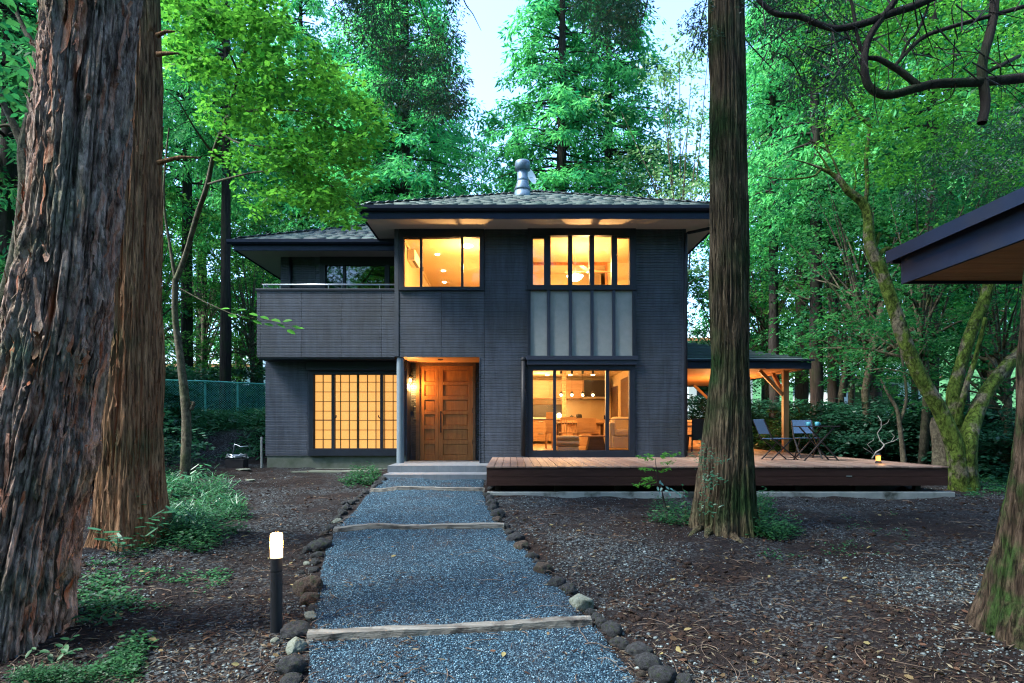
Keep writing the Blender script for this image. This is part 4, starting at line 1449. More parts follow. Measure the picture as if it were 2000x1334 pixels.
def chair(x, y, label, w_=.44, back=.9, spindles=6, m='intwood', face=1, solid=False, z=rf):
    c = thing('dining_chair', label, 'chair', (x, y, z), 'dining chairs indoors')
    MB().box(x - w_ / 2, x + w_ / 2, y - .2, y + .2, z + .42, z + .46).build('seat', M[m], c, bevel=.01)
    for sx in (-1, 1):
        for sy in (-1, 1): MB().bar((x + sx * w_ * .4, y + sy * .16, z + .42), (x + sx * w_ * .47, y + sy * .2, z), .035, .035).build('leg', M[m], c)
    yb = y - .19 * face
    bk = MB()
    if solid: bk.box(x - w_ / 2, x + w_ / 2, yb - .02, yb + .02, z + .46, z + back)
    else:
        bk.box(x - w_ / 2, x + w_ / 2, yb - .015, yb + .015, z + back - .08, z + back)
        for i in range(spindles):
            xx = x - w_ * .42 + w_ * .84 * i / (spindles - 1)
            bk.tube([(xx, yb, z + .45), (xx, yb, z + back - .07)], .009, 6)
    bk.build('backrest', M[m], c)
    return c


chair(X(1073, 17.1), 17.1, 'wooden chair at the left end of the dining table', solid=True, w_=.2, back=1.0, m='intwood')
chair(X(1109, 16.9), 16.9, 'spindle-back chair in front of the dining table', back=.86)
chair(X(1144, 16.9), 16.9, 'wide chair with an upholstered back behind the coffee table', w_=.52, back=.84, solid=True, m='intwood')
pf = thing('pouf', 'square striped fabric pouf behind the left of the glass door', 'pouf', (X(1109, 15.6), 15.6, rf))
px0, px1 = X(1087, 15.5), X(1131, 15.5)
for i, (a, b, mm) in enumerate(((0, .1, 'sofa'), (.101, .17, 'stripe'), (.171, .25, 'sofa'), (.251, .3, 'stripe'), (.301, .37, 'sofa'))):
    MB().box(px0 + .01 * (i in (0, 4)), px1 - .01 * (i in (0, 4)), 15.35, 15.9, rf + a, rf + b).build('fabric_band', M[mm], pf, bevel=.03)
ct = thing('coffee_table', 'low wooden coffee table with tapered base between pouf and sofa', 'coffee table', (X(1162, 15.8), 15.8, rf))
MB().box(X(1133, 15.7), X(1192, 15.7), 15.5, 16.15, rf + .34, rf + .38).build('tabletop', M['intwood'], ct, bevel=.008)
tbv = [(X(1147, 15.6), 15.6, rf), (X(1184, 15.6), 15.6, rf), (X(1184, 15.6), 16.0, rf), (X(1147, 15.6), 16.0, rf), (X(1153, 15.6), 15.6, rf + .34), (X(1178, 15.6), 15.6, rf + .34), (X(1178, 15.6), 16.0, rf + .34), (X(1153, 15.6), 16.0, rf + .34)]
MB().add(tbv, [(0, 3, 2, 1), (4, 5, 6, 7), (0, 1, 5, 4), (1, 2, 6, 5), (2, 3, 7, 6), (3, 0, 4, 7)]).build('table_base', M['darkwood'], ct)
tag(MB().lathe((X(1162, 15.8), 15.8, rf + .382), [(.07, 0), (.13, .05), (.125, .05), (.06, .012)], 18).build('bowl', M['intwood']), 'wooden bowl on the coffee table', 'bowl')
sf = thing('sofa', 'cream linen sofa behind the right pane of the glass door', 'sofa', (2.95, 15.7, rf))
MB().box(2.5, 3.55, 15.3, 16.3, rf + .06, rf + .36).build('base', M['sofa'], sf, bevel=.03)
MB().box(2.56, 3.5, 15.28, 16.1, rf + .365, rf + .53).build('seat_cushion', M['sofa'], sf, bevel=.06)
MB().box(2.6, 3.5, 16.0, 16.3, rf + .5, rf + .86).build('back_cushion', M['sofa'], sf, bevel=.08)
MB().box(2.44, 2.6, 15.35, 16.35, rf + .06, rf + .72).build('armrest', M['sofa'], sf, bevel=.05)
cz = Z(819, BY) + .002
ts = thing('toaster', 'rounded dark toaster on the wooden bar top', 'toaster', (X(1130.5, BY), BY, cz))
MB().box(X(1125, BY), X(1136.5, BY), BY - .08, BY + .1, cz, cz + .16).build('body', M['darksteel'], ts, bevel=.04)
MB().box(X(1125, BY) + .03, X(1136.5, BY) - .03, BY - .01, BY + .02, cz + .155, cz + .165).build('slot', M['black'], ts)
kt = thing('kettle', 'small dark kettle beside the toaster', 'kettle', (X(1116, BY), BY, cz))
MB().lathe((X(1116, BY), BY, cz), [(.06, 0), (.065, .03), (.045, .1), (.02, .115), (.012, .13)], 14).build('body', M['darksteel'], kt, smooth=True)
MB().tube([(X(1116, BY) + .05, BY, cz + .03), (X(1116, BY) + .1, BY, cz + .06), (X(1116, BY) + .05, BY, cz + .1)], .008, 6).build('handle', M['black'], kt)
tag(MB().lathe((XK(1092), KY, ZK(815.5) + .002), [(.06, 0), (.07, .1), (.05, .15)], 12).build('counter_lamp', emis('lampshade_glow', (1, .8, .5), 8)), 'small glowing lamp on the kitchen worktop', 'lamp')

# upper rooms
ur = sub('bedroom', house)
u0, u1, uf, uc = XL + .15, .45, 3.3, 5.86
MB().box(u0, u1, YM + .13, 20.6, uf - .1, uf).build('floor', M['intfloor'], ur)
MB().box(u0, u1, YM + .13, 20.6, uc, uc + .04).build('ceiling', M['ceil'], ur)
MB().box(u0 - .05, u0, YM + .13, 20.6, uf, uc).box(u1, u1 + .04, YM + .13, 20.6, uf, uc).box(u0, u1, 20.6, 20.65, uf, uc).build('room_wall', M['cream'], ur)
MB().box(u0, u0 + .03, YM + .2, 20.6, uc - .09, uc - .002).build('cornice', M['ceil'], ur)
for (px, py) in ((854, 496.5), (866, 528.5), (868, 551), (912, 480)):
    y_ = (uc - EYE) * FPX / (HOR - py)
    r_ = .055 if px != 912 else .14
    MB().lathe((X(px, y_), y_, uc - .014), [(r_, .0), (r_, .012), (0, .012)], 18).build('downlight', M['downlight'], ur)
acx = u0 + .002
ac = thing('air_conditioner', 'white wall air conditioner inside the upper left window', 'air conditioner', (acx, 15.6, 5.6))
MB().box(acx, acx + .2, 15.15, 15.95, 5.46, 5.74).build('body', M['white'], ac, bevel=.03)
MB().box(acx + .12, acx + .19, 15.22, 15.88, 5.452, 5.459).build('outlet', M['darksteel'], ac)
lamp('bedroom_light', (-1.1, 17.2, 5.0), 13, r=.12, parent=ur, col=(1, .50, .16))
lamp('bedroom_back_light', (-1.2, 18.8, 5.0), 7, r=.4, parent=ur, col=(1, .50, .16))
ur2 = sub('upper_hall', house)
h0, h1, hb = .5, 3.92, 16.95
MB().box(h0, h1, YM + .13, 21, uf - .1, uf).build('floor', M['intfloor'], ur2)
MB().box(h0, h1, YM + .13, 21, 5.88, 5.92).build('ceiling', M['ceil'], ur2)
MB().box(h0 - .04, h0, YM + .13, 21, uf, 5.88).box(h1, h1 + .05, YM + .13, 21, uf, 5.88).box(X(1186, hb), h1, hb, hb + .04, uf, 5.88).box(h0, X(1186, hb), hb + 1.2, hb + 1.24, uf, 5.88).build('room_wall', M['cream'], ur2)
MB().box(h0, X(1186, hb), hb - .03, hb + .05, 5.81, 5.879).box(X(1182, hb), X(1186, hb), hb - .03, hb + .05, uf, 5.81).build('door_casing', M['wood_door'], ur2)
fn = thing('ceiling_fan', 'three-bladed ceiling fan seen through the tall upper window', 'ceiling fan', (X(1150, 15.8), 15.8, 5.86))
fz = Z(530, 15.8)
fc = Vector((X(1150, 15.8), 15.8, fz))
MB().tube([(fc.x, fc.y, 5.875), (fc.x, fc.y, fz + .08)], .012, 8).build('rod', M['greymetal'], fn)
MB().lathe(tuple(fc), [(.03, -.05), (.07, -.03), (.07, .06), (.03, .09)], 16).build('hub', M['greymetal'], fn)
for a in (168, 5, 245):
    d = Vector((math.cos(math.radians(a)), math.sin(math.radians(a)), 0))
    MB().bar(fc + d * .06, fc + d * .62, .11, .012).build('blade', M['intwood'], fn)
bl = thing('bowl_pendant', 'white ribbed bowl ceiling lamp beside the fan', 'ceiling lamp', (X(1123, 15.6), 15.6, 5.86))
bz = Z(549, 15.6)
MB().lathe((X(1123, 15.6), 15.6, bz), [(.0, 0), (.1, .02), (.17, .07), (.21, .13), (.2, .13), (.0, .1)], 24).build('bowl', emis('bowl_glow', (1, .82, .5), 6), bl, smooth=True)
MB().tube([(X(1123, 15.6), 15.6, bz + .1), (X(1123, 15.6), 15.6, 5.875)], .008, 6).build('stem', M['greymetal'], bl)
lamp('hall_light', (1.75, 16.3, 4.8), 9, r=.06, parent=ur2, col=(1, .50, .16))
lamp('hall_soffit_fill', (1.85, 15.2, 5.3), 56, r=.05, parent=ur2, col=(1, .52, .17))  # extra lamp without a fixture, added to throw glow onto the eave soffit
lamp('bedroom_soffit_fill', (-1.1, 15.2, 5.28), 48, r=.08, parent=ur, col=(1, .52, .17))  # lamp added below the ceiling panel to throw glow onto the eave soffit
lamp('hall_back_light', (1.5, 17.6, 5.0), 8.8, r=.3, parent=ur2, col=(1, .55, .2))
# ================================================================== DECK
DZ, DF = .634, 11.0
DX0, DX1, DXH, DB = -.465, 7.82, 4.09, 23.0
deck = thing('wooden_deck', 'low reddish brown timber deck wrapping the right side of the house', 'deck', (3.5, 12, DZ))
bw = .1415
nb = int((DX1 - DX0) / bw)
bw = (DX1 - DX0) / nb
for i in range(nb):
    a = DX0 + i * bw
    y1 = YM - .015 if a < DXH else DB
    dzr = random.uniform(-.0025, .0025)
    vs, fs = [], []
    segs = [DF - .012, y1] if a < DXH else [DF - .012, 14.2 + random.choice((0, .6, 1.2)), 18.0, y1]
    m = MB()
    for s0, s1 in zip(segs[:-1], segs[1:]):
        m.box(a + .0045, a + bw - .0045, s0 + .002, s1 - .002, DZ - .03 + dzr, DZ + dzr)
    o = m.build('deck_board', M['deck'], deck, bevel=.003)
    at = o.data.attributes.new('tint', 'FLOAT', 'POINT')
    at.data.foreach_set('value', [random.random() * .8] * len(o.data.vertices))
for z0, z1 in ((DZ - .03 - .155, DZ - .035), (DZ - .345, DZ - .03 - .16)):
    MB().box(DX0 + .01, DX1 - .01, DF + .004, DF + .03, z0, z1).build('fascia_board', M['deckfascia'], deck, bevel=.003)
    MB().box(DX1 - .035, DX1 - .01, DF + .031, DB, z0, z1).build('fascia_board', M['deckfascia'], deck)
    MB().box(DX0 + .01, DX0 + .035, DF + .031, 14.3, z0, z1).build('fascia_board', M['deckfascia'], deck)
for i in range(8):
    x_ = DX0 + .2 + i * 1.1
    MB().box(x_ - .05, x_ + .05, DF + .25, DF + .35, .05, DZ - .035).build('post', M['black'], deck)
MB().box(DX0 + .02, DX1 + .1, DF - .02, DF + .12, -.05, .175).build('concrete_kerb', M['concrete'], deck, bevel=.006)
MB().box(DX0 + .1, DX1 - .1, DF + 1.2, DF + 1.25, .0, DZ - .04).build('underdeck_shade_sheet', M['black'], deck)  # black sheet added to make the gap under the deck read as shade
tag(MB().box(X(1653, DF), X(1664, DF), DF - .004, DF + .003, Z(931, DF), Z(929, DF)).build('deck_plate', M['greymetal']), 'small pale metal plate on the right part of the deck front', 'plate')

# ================================================================== PAVILION beside the house
pav = thing('garden_pavilion', 'open timber pavilion with dark hipped roof lit orange from below', 'pavilion', (7.7, 17.4, DZ))
px0, px1, py0, py1, pz0, pz1 = 4.12, 8.14, 16.7, 24.2, 2.93, 3.17
MB().box(px0, px1, py0, py0 + .03, pz0, pz1).build('fascia', M['fascia'], pav)
MB().box(px1 - .03, px1, py0 + .031, py1, pz0, pz1).box(px0, px1 - .031, py1 - .03, py1, pz0, pz1).build('fascia', M['fascia'], pav)
MB().box(px0, px1 - .031, py0 + .031, py1 - .031, pz0 + .045, pz0 + .06).build('soffit', M['soffit_wood'], pav)
for i in range(22):
    y_ = py0 + .04 + i * .335
    MB().box(px0, px1 - .04, y_, y_ + .327, pz0 + .03, pz0 + .044).build('soffit_board', M['soffit_wood'], pav)
ov = .06
xm, ht = px0 - 1.0, .62
A = [(px0, py0 - ov, pz1), (px1 + ov, py0 - ov, pz1), (px1 + ov, py1 + ov, pz1), (px0, py1 + ov, pz1)]
pk = (5.2, 20.4, pz1 + 1.05)
rfm = MB()
rfm.add([A[0], A[1], A[2], A[3], (px0, 20.4, pk[2]), (pk[0], pk[1], pk[2])], [(0, 1, 5, 4), (1, 2, 5), (2, 3, 4, 5)])
rfm.build('roof', M['metalroof'], pav)
for i in range(1, 13):
    s = i / 13
    a = Vector(A[0]).lerp(Vector((px0, 20.4, pk[2])), s)
    b = Vector(A[1]).lerp(Vector(pk), s)
    MB().bar(a + Vector((0, 0, .02)), b + Vector((0, 0, .02)), .05, .03).build('roof_seam', M['metalroof'], pav)
MB().box(px0, px1 + ov, py0 - ov, py0 - ov + .02, pz1 - .03, pz1 + .015).box(px1 + ov - .02, px1 + ov, py0 - ov + .02, py1, pz1 - .03, pz1 + .015).build('drip_edge', M['fascia'], pav)


def post(x, y):
    p = MB().box(x - .075, x + .075, y - .075, y + .075, DZ, pz0 + .03).build('post', M['cedar'], pav, bevel=.006)
    return p


PXP, PYF, PYB = 7.74, 17.4, 23.3
post(PXP, PYF); post(PXP, PYB); post(PXP, 20.4)
for (a, b) in (((PXP - .07, PYF, 2.25), (PXP - .72, PYF, 2.94)), ((PXP, PYF + .07, 2.25), (PXP, PYF + .85, 2.94)), ((PXP - .07, PYB, 2.2), (PXP - .85, PYB, 2.94)), ((PXP, PYB - .07, 2.2), (PXP, PYB - .8, 2.94))):
    MB().bar(a, b, .09, .09).build('brace', M['cedar'], pav, bevel=.005)
MB().box(PXP - .06, PXP + .06, py0 + .05, py1 - .05, pz0 - .0, pz0 + .029).build('beam', M['cedar'], pav)
lamp('pavilion_light', (7.0, 20.0, 1.9), 80, r=.15, parent=pav, col=(1, .5, .16))
MB().lathe((7.0, 20.0, 2.0), [(.05, 0), (.06, .15), (.01, .16), (.01, .95)], 12).build('pavilion_lamp', M['downlight'], pav)
# table and wicker chairs below
pt = thing('outdoor_table', 'pale wooden table lit under the pavilion', 'table', (5.6, 19.8, DZ))
MB().box(4.6, 6.6, 19.3, 20.2, DZ + .70, DZ + .76).build('tabletop', M['intwood'], pt, bevel=.008)
for x_ in (4.7, 6.5):
    for y_ in (19.4, 20.1): MB().box(x_ - .04, x_ + .04, y_ - .04, y_ + .04, DZ, DZ + .7).build('leg', M['intwood'], pt)
hb_ = thing('low_brick_wall', 'low warm-lit brick wall behind the pavilion table', 'brick wall', (5.6, 22.4, DZ))
bricks(hb_, 4.15, 7.5, 22.3, 22.5, DZ + .002, DZ + .9, h=.11, w_=.34)
MB().box(4.15, 7.55, 22.2, 22.6, DZ + .9, DZ + .97).build('coping', M['intwood'], hb_)
M['wicker'] = mat('black_wicker', (.012, .01, .01), (.03, .026, .024), scale=40, rough=.6, bump=.5, bscale=160)


def wicker(x, y, label, rot=0):
    c = thing('wicker_chair', label, 'chair', (x, y, DZ), 'black wicker chairs under the pavilion')
    MB().box(-.22, .22, -.22, .22, .42, .49).build('seat', M['wicker'], c, bevel=.01, origin=None)
    b = MB()
    b.bar((0, -.21, .33), (0, -.27, .95), .44, .05, up=(0, 1, 0))
    b.build('backrest', M['wicker'], c, bevel=.02)
    for sx in (-1, 1):
        for sy in (-1, 1): MB().bar((sx * .19, sy * .19, .43), (sx * .21, sy * .22, 0), .035, .035).build('leg', M['wicker'], c)
    for ch in c.children:
        ch.location = (0, 0, 0)
    c.rotation_euler = (0, 0, rot)
    return c


wicker(X(1361, 17.9), 17.9, 'black wicker chair between the house corner and the cedar trunk')
wicker(4.95, 20.9, 'black wicker chair on the far side of the pavilion table', PI)

# ================================================================== FOLDING SET
def at_deck(px, py): 
    Y = (EYE - DZ) * FPX / (py - HOR)
    return Vector((X(px, Y), Y, DZ))


def folding_chair(label, loc, rot):
    c = thing('folding_chair', label, 'folding chair', loc, 'folding sling chairs on the deck')
    W = .44
    def part(name, m, mt, **k):
        o = m.build(name, mt, None, **k)
        o.parent = c
        return o
    # local: faces +x.  back legs rise into the backrest
    for s in (-1, 1):
        y = s * W / 2
        part('back_frame', MB().bar((.48, y, .0), (-.12, y, .47), .028, .018).bar((-.12, y, .47), (-.30, y, .86), .028, .018), M['black'])
        part('leg', MB().bar((-.12, y * .9, .0), (.34, y * .9, .44), .028, .018), M['black'])
        part('armrest_link', MB().bar((-.12, y * .95, .44), (.36, y * .95, .455), .024, .016), M['black'])
    part('crossbar', MB().bar((.42, -W / 2, .05), (.42, W / 2, .05), .016, .016), M['black'])
    part('crossbar', MB().bar((-.07, -W * .45, .05), (-.07, W * .45, .05), .016, .016), M['black'])
    part('seat', MB().bar((-.10, 0, .455), (.37, 0, .462), W * .92, .014, up=(0, 0, 1)), M['slingblue'])
    part('backrest', MB().bar((-.165, 0, .56), (-.30, 0, .87), W * .96, .012, up=(1, 0, 0)), M['slingblue'])
    c.rotation_euler = (0, 0, rot)
    return c


p = at_deck(1505, 898)
folding_chair('dark folding chair facing right, left of the folding table', (p.x + .02, p.y, DZ), math.radians(8))
p = at_deck(1583, 895)
folding_chair('dark folding chair behind the folding table, seen from its front', (p.x, p.y + .25, DZ), math.radians(-100))
p = at_deck(1594, 899)
ft = thing('folding_table', 'dark round-edged folding table with crossed legs on the deck', 'folding table', (p.x, p.y, DZ))


def fpart(name, m, mt, **k):
    o = m.build(name, mt, None, **k)
    o.parent = ft
    return o


hz_ = .73
fpart('tabletop', MB().box(-.37, .37, -.28, .28, hz_ - .02, hz_), M['black'], bevel=.01)
for y in (-.24, .24):
    fpart('leg', MB().bar((-.37, y, .0), (.26, y, hz_ - .02), .04, .02), M['black'])
    fpart('leg', MB().bar((.37, y * .85, .0), (-.26, y * .85, hz_ - .02), .04, .02), M['black'])
fpart('crossbar', MB().bar((-.32, -.24, .06), (-.32, .24, .06), .018, .018), M['black'])
fpart('crossbar', MB().bar((.32, -.2, .06), (.32, .2, .06), .018, .018), M['black'])
for i, (px, lab) in enumerate(((1579, 'teal enamel mug at the left on the folding table'), (1596, 'teal enamel mug at the right on the folding table'))):
    x_ = X(px, p.y)
    z_ = DZ + hz_ + .001
    mg = thing('mug', lab, 'mug', (x_, p.y, z_), 'mugs on the folding table')
    MB().lathe((x_, p.y, z_), [(.042, 0), (.045, .005), (.045, .085), (.041, .085), (.04, .01)], 18).build('cup', M['teal'], mg, smooth=True)
    sg = -1 if i == 0 else 1
    MB().tube([(x_ + sg * .043, p.y, z_ + .07), (x_ + sg * .075, p.y, z_ + .06), (x_ + sg * .072, p.y, z_ + .03), (x_ + sg * .043, p.y, z_ + .02)], .005, 6).build('handle', M['teal'], mg)
# camping lantern
p = at_deck(1715.5, 905)
cl = thing('camping_lantern', 'small black camping lantern glowing on the deck edge', 'lantern', p)
S_ = lambda h: h
MB().lathe(tuple(p), [(.06, 0), (.055, .03), (.035, .04), (.04, .05)], 16).build('base', M['black'], cl)
MB().lathe((p.x, p.y, p.z + .05), [(.042, 0), (.044, .1), (.0, .1)], 14).build('globe', M['lanternglow'], cl)
for k in range(4):
    a = k * PI / 2 + .5
    MB().bar((p.x + .047 * math.cos(a), p.y + .047 * math.sin(a), p.z + .04), (p.x + .047 * math.cos(a), p.y + .047 * math.sin(a), p.z + .16), .006, .006).build('guard', M['black'], cl)
MB().lathe((p.x, p.y, p.z + .15), [(.055, 0), (.058, .01), (.03, .035), (.012, .045)], 16).build('cap', M['black'], cl)
MB().tube([(p.x - .05, p.y, p.z + .15), (p.x - .03, p.y, p.z + .21), (p.x + .03, p.y, p.z + .21), (p.x + .05, p.y, p.z + .15)], .004, 6).build('handle', M['black'], cl)
lamp('lantern_light', (p.x, p.y - .1, p.z + .1), 0.32, r=.03, parent=cl, col=(1, .45, .1))
# driftwood branch behind it
q = at_deck(1708, 900)
q.y += .5
YB = q.y
br = lambda px, py: Vector((X(px, YB), YB, Z(py, YB)))
bt = MB()
for path, r in (([(1706, 896), (1712, 883), (1720, 877), (1727, 869), (1721, 860), (1716, 846), (1722, 835), (1720, 822), (1716, 812)], .022), ([(1727, 869), (1742, 863), (1748, 852), (1744, 846)], .012), ([(1742, 863), (1755, 857), (1763, 850)], .01), ([(1709, 888), (1695, 879), (1684, 874)], .012), ([(1722, 832), (1731, 826), (1737, 818)], .008), ([(1694, 866), (1704, 860), (1707, 855)], .007), ([(1727, 869), (1728, 875)], .01), ([(1709, 888), (1694, 866)], .005)):
    pts = [br(*c) + Vector((0, random.uniform(-.05, .05), 0)) for c in path]
    n = len(pts)
    bt.tube(pts, [r * .75 * (1 - .7 * i / (n - 1)) for i in range(n)], 7)
ob = bt.build('driftwood_branch', M['deadwood'], smooth=True)
tag(ob, 'bleached forked branch standing behind the glowing lantern on the deck', 'branch')

# ================================================================== RIGHT EAVE (carport roof corner)
cp = thing('carport', 'dark-fasciaed roof corner with wooden underside at the right edge', 'roof', (9.2, 4.5, -.3))
cx, cy, cz0, cz1 = 4.56, 7.2, 3.01, 3.32
rise = .0
MB().box(cx, cx + .04, -1.5, cy - .041, cz0, cz1).build('fascia', M['carport_paint'], cp)
MB().box(cx, 10.2, cy - .04, cy, cz0, cz1).build('fascia', M['carport_paint'], cp)
MB().box(cx - .10, 10.25, -1.6, cy + .1, cz1 + .0, cz1 + .05).box(cx - .12, cx - .101, -1.6, cy + .1, cz1 - .04, cz1 + .1).box(cx - .05, 10.25, cy + .08, cy + .13, cz1 - .04, cz1 + .1).build('drip_edge', M['carport_paint'], cp)
MB().add([(cx - .1, cy + .1, cz1 + .06), (10.2, cy + .1, cz1 + .06), (10.2, -1.6, cz1 + .06), (cx - .1, -1.6, cz1 + .06), (7.6, 3, cz1 + 1.0)], [(0, 1, 4), (1, 2, 4), (2, 3, 4), (3, 0, 4)]).build('roof', M['metalroof'], cp)
for i in range(46):
    y_ = -1.4 + i * .186
    if y_ + .18 < cy - .05: MB().box(cx + .045, 10.1, y_, y_ + .18, cz0 + .03, cz0 + .05).build('soffit_board', M['soffit_wood'], cp)
for x_, y_ in ((9.6, 6.7), (9.6, -1), (6.2, -1.2)):
    MB().box(x_ - .08, x_ + .08, y_ - .08, y_ + .08, -.9, cz0 + .03).build('post', M['cedar'], cp)

# ================================================================== BOLLARD LIGHT
p = G(540, 1236)
bd = thing('bollard_light', 'black bollard light with glowing white top beside the path', 'bollard light', p)
sc_ = p.y / FPX
H = (1236 - 1043) * sc_
z = lambda py: p.z + (1236 - py) * sc_
rb = 11.2 * sc_
MB().lathe((p.x, p.y, 0), [(rb * 1.0, z(1245)), (rb, z(1118))], 28).build('post', M['black'], bd, smooth=False)
MB().lathe((p.x, p.y, 0), [(rb * .96, z(1117.6)), (rb * .96, z(1117)), (rb, z(1116.5)), (rb, z(1093)), (rb * 1.03, z(1092))], 28).build('collar', M['black'], bd)
MB().lathe((p.x, p.y, 0), [(rb * 1.06, z(1091.6)), (rb * 1.06, z(1047)), (rb * .9, z(1044)), (rb * .5, z(1043)), (0, z(1043))], 28).build('glowing_shade', M['bollardglass'], bd, smooth=True)
lamp('bollard_bulb', (p.x, p.y, z(1040) + .01), 3.0, r=.03, parent=bd, col=(1, .55, .2))
lamp('bollard_bulb', (p.x + rb * 1.5, p.y - .01, z(1065)), 2.2, r=.03, parent=bd, col=(1, .55, .2))
lamp('bollard_bulb', (p.x - rb * 1.5, p.y - .01, z(1065)), 2.0, r=.03, parent=bd, col=(1, .55, .2))

# ================================================================== CHAIN-LINK FENCE
fe = thing('chain_link_fence', 'turquoise chain-link fence on the bank behind the left trunks', 'fence', (-9, 19.5, 1.3))
fpts = [(-13.5, 18.4), (-11.2, 18.9), (-9.7, 19.4), (-8.9, 19.9), (-7.9, 20.6), (-6.9, 21.3), (-5.5, 22.2)]
ftop = lambda x, y: EYE + 93 / FPX * 19.0 - .02 * (y - 19)
def fbase(x, y): return float(gz(x, y)) + .03
nw = MB()
for (a, b) in zip(fpts[:-1], fpts[1:]):
    za, zb = ftop(*a), ftop(*b)
    MB().tube([(a[0], a[1], za), (b[0], b[1], zb)], .022, 8).build('rail', M['fence'], fe)
    ba, bb = fbase(*a), fbase(*b)
    MB().tube([(a[0], a[1], ba + .06), (b[0], b[1], bb + .06)], .018, 8).build('rail', M['fence'], fe)
    L_ = math.hypot(b[0] - a[0], b[1] - a[1])
    hh = za - ba - .06
    n_ = int((L_ + hh) / .075)
    A3, B3 = Vector((a[0], a[1], 0)), Vector((b[0], b[1], 0))
    for k in range(n_):
        s0 = -hh + k * .075
        for fl_ in (0, 1):
            u0_, u1_ = s0, s0 + hh
            z0_, z1_ = (0, hh) if fl_ == 0 else (hh, 0)
            if u0_ < 0: z0_ += (z1_ - z0_) * (-u0_) / hh; u0_ = 0
            if u1_ > L_: z1_ = z0_ + (z1_ - z0_) * (L_ - u0_) / (u1_ - u0_); u1_ = L_
            if u1_ - u0_ < .02: continue
            q0, q1 = A3.lerp(B3, u0_ / L_), A3.lerp(B3, u1_ / L_)
            g0, g1 = ba + .06 + (bb - ba) * u0_ / L_, ba + .06 + (bb - ba) * u1_ / L_
            nw.bar((q0.x, q0.y + .004 * fl_, g0 + z0_), (q1.x, q1.y + .004 * fl_, g1 + z1_), .008, .008)
for a in fpts:
    MB().tube([(a[0], a[1] + .03, fbase(*a) - .2), (a[0], a[1] + .03, ftop(*a) + .02)], .032, 8).build('post', M['fence'], fe)
nw.build('wire_mesh', M['fence'], fe)['kind'] = 'stuff'

# hose reel / water pipes at left corner
hp = G(492, 907)
hs = thing('garden_hose', 'tangle of pale hose on a small stand at the left house corner', 'hose', (hp.x, 15.0, hp.z))
hm = MB()
pts = [(hp.x + .28 * math.cos(a * .7) * (1 - a * .015), 15.0 + .18 * math.sin(a * .7), hp.z + .22 + .02 * (a % 5)) for a in range(34)]
hm.tube(pts, .013, 6)
hm.tube([(hp.x - .1, 15, hp.z + .3), (hp.x - .05, 15, hp.z + .55), (hp.x + .1, 15, hp.z + .48), (hp.x + .28, 15, hp.z + .5)], .013, 6)
hm.build('hose', M['greymetal'], hs, smooth=True)
MB().box(hp.x - .22, hp.x + .22, 14.85, 15.15, hp.z - .05, hp.z + .18).build('stand', M['black'], hs)
MB().tube([(-6.15, 15.1, .3), (-6.15, 15.1, 1.1)], .03, 8).build('pipe', M['panel'], hs)
# two pale flat stones at left
for px, py, w_, lab in ((476, 919, .42, 'pale flat plate of stone on the soil left of the house, farther one'), (489, 940, .26, 'pale flat stone on the soil left of the path, nearer one')):
    p = G(px, py)
    o = bpy.data.objects.new('flat_stone', RM['rock_pale'][1])
    COL.objects.link(o)
    o.scale = (w_, w_ * .5, .06)
    o.location = (p.x, p.y, p.z + .02)
    tag(o, lab, 'stone')

# ================================================================== NEIGHBOURING HOUSES beyond the trees
M['farwall'] = mat('far_wall', (.5, .55, .55), (.58, .62, .6), scale=1, rough=.9)
M['farroof'] = mat('far_roof', (.3, .4, .42), (.36, .46, .48), scale=2, rough=.6)
def far_house(x0, x1, y0, z0, h, rh, label, wallm='farwall', beam=True):
    t = thing('neighbouring_house', label, 'house', ((x0 + x1) / 2, y0, z0))
    MB().box(x0, x1, y0, y0 + 7, z0, z0 + h).build('wall', M[wallm], t)
    MB().add([(x0 - .8, y0 - 1, z0 + h), (x1 + .8, y0 - 1, z0 + h), (x1 + .8, y0 + 8, z0 + h), (x0 - .8, y0 + 8, z0 + h), (x0 + 2, y0 + 3.5, z0 + h + rh), (x1 - 2, y0 + 3.5, z0 + h + rh)], [(0, 1, 5, 4), (1, 2, 5), (2, 3, 4, 5), (3, 0, 4), (0, 3, 2, 1)]).build('roof', M['farroof'], t)
    MB().box(x0 - .8, x1 + .8, y0 - 1.03, y0 - 1, z0 + h - .22, z0 + h).build('fascia', M['cedar'], t)
    n = int((x1 - x0) / 2.2)
    for i in range(n):
        a = x0 + .6 + i * 2.2
        w_ = MB().box(a, a + 1.2, y0 - .03, y0 + .02, z0 + h * .35, z0 + h * .85).build('window', M['trim'], t)
        MB().box(a + .08, a + 1.12, y0 - .05, y0 - .031, z0 + h * .39, z0 + h * .81).build('pane', M['darkglass'], w_)
    return t


far_house(X(250, 44), X(480, 44), 44, 1.6, 4.2, 2.2, 'pale house with blue-grey roof showing between the left trunks')
far_house(X(1640, 42), X(1800, 42), 42, 1.4, 3.4, 2.0, 'pale house with wooden eave glimpsed behind the right maples')
far_house(X(1345, 46), X(1470, 46), 46, 1.4, 6.5, 2.0, 'light blue house wall between the main house and the cedar trunk')
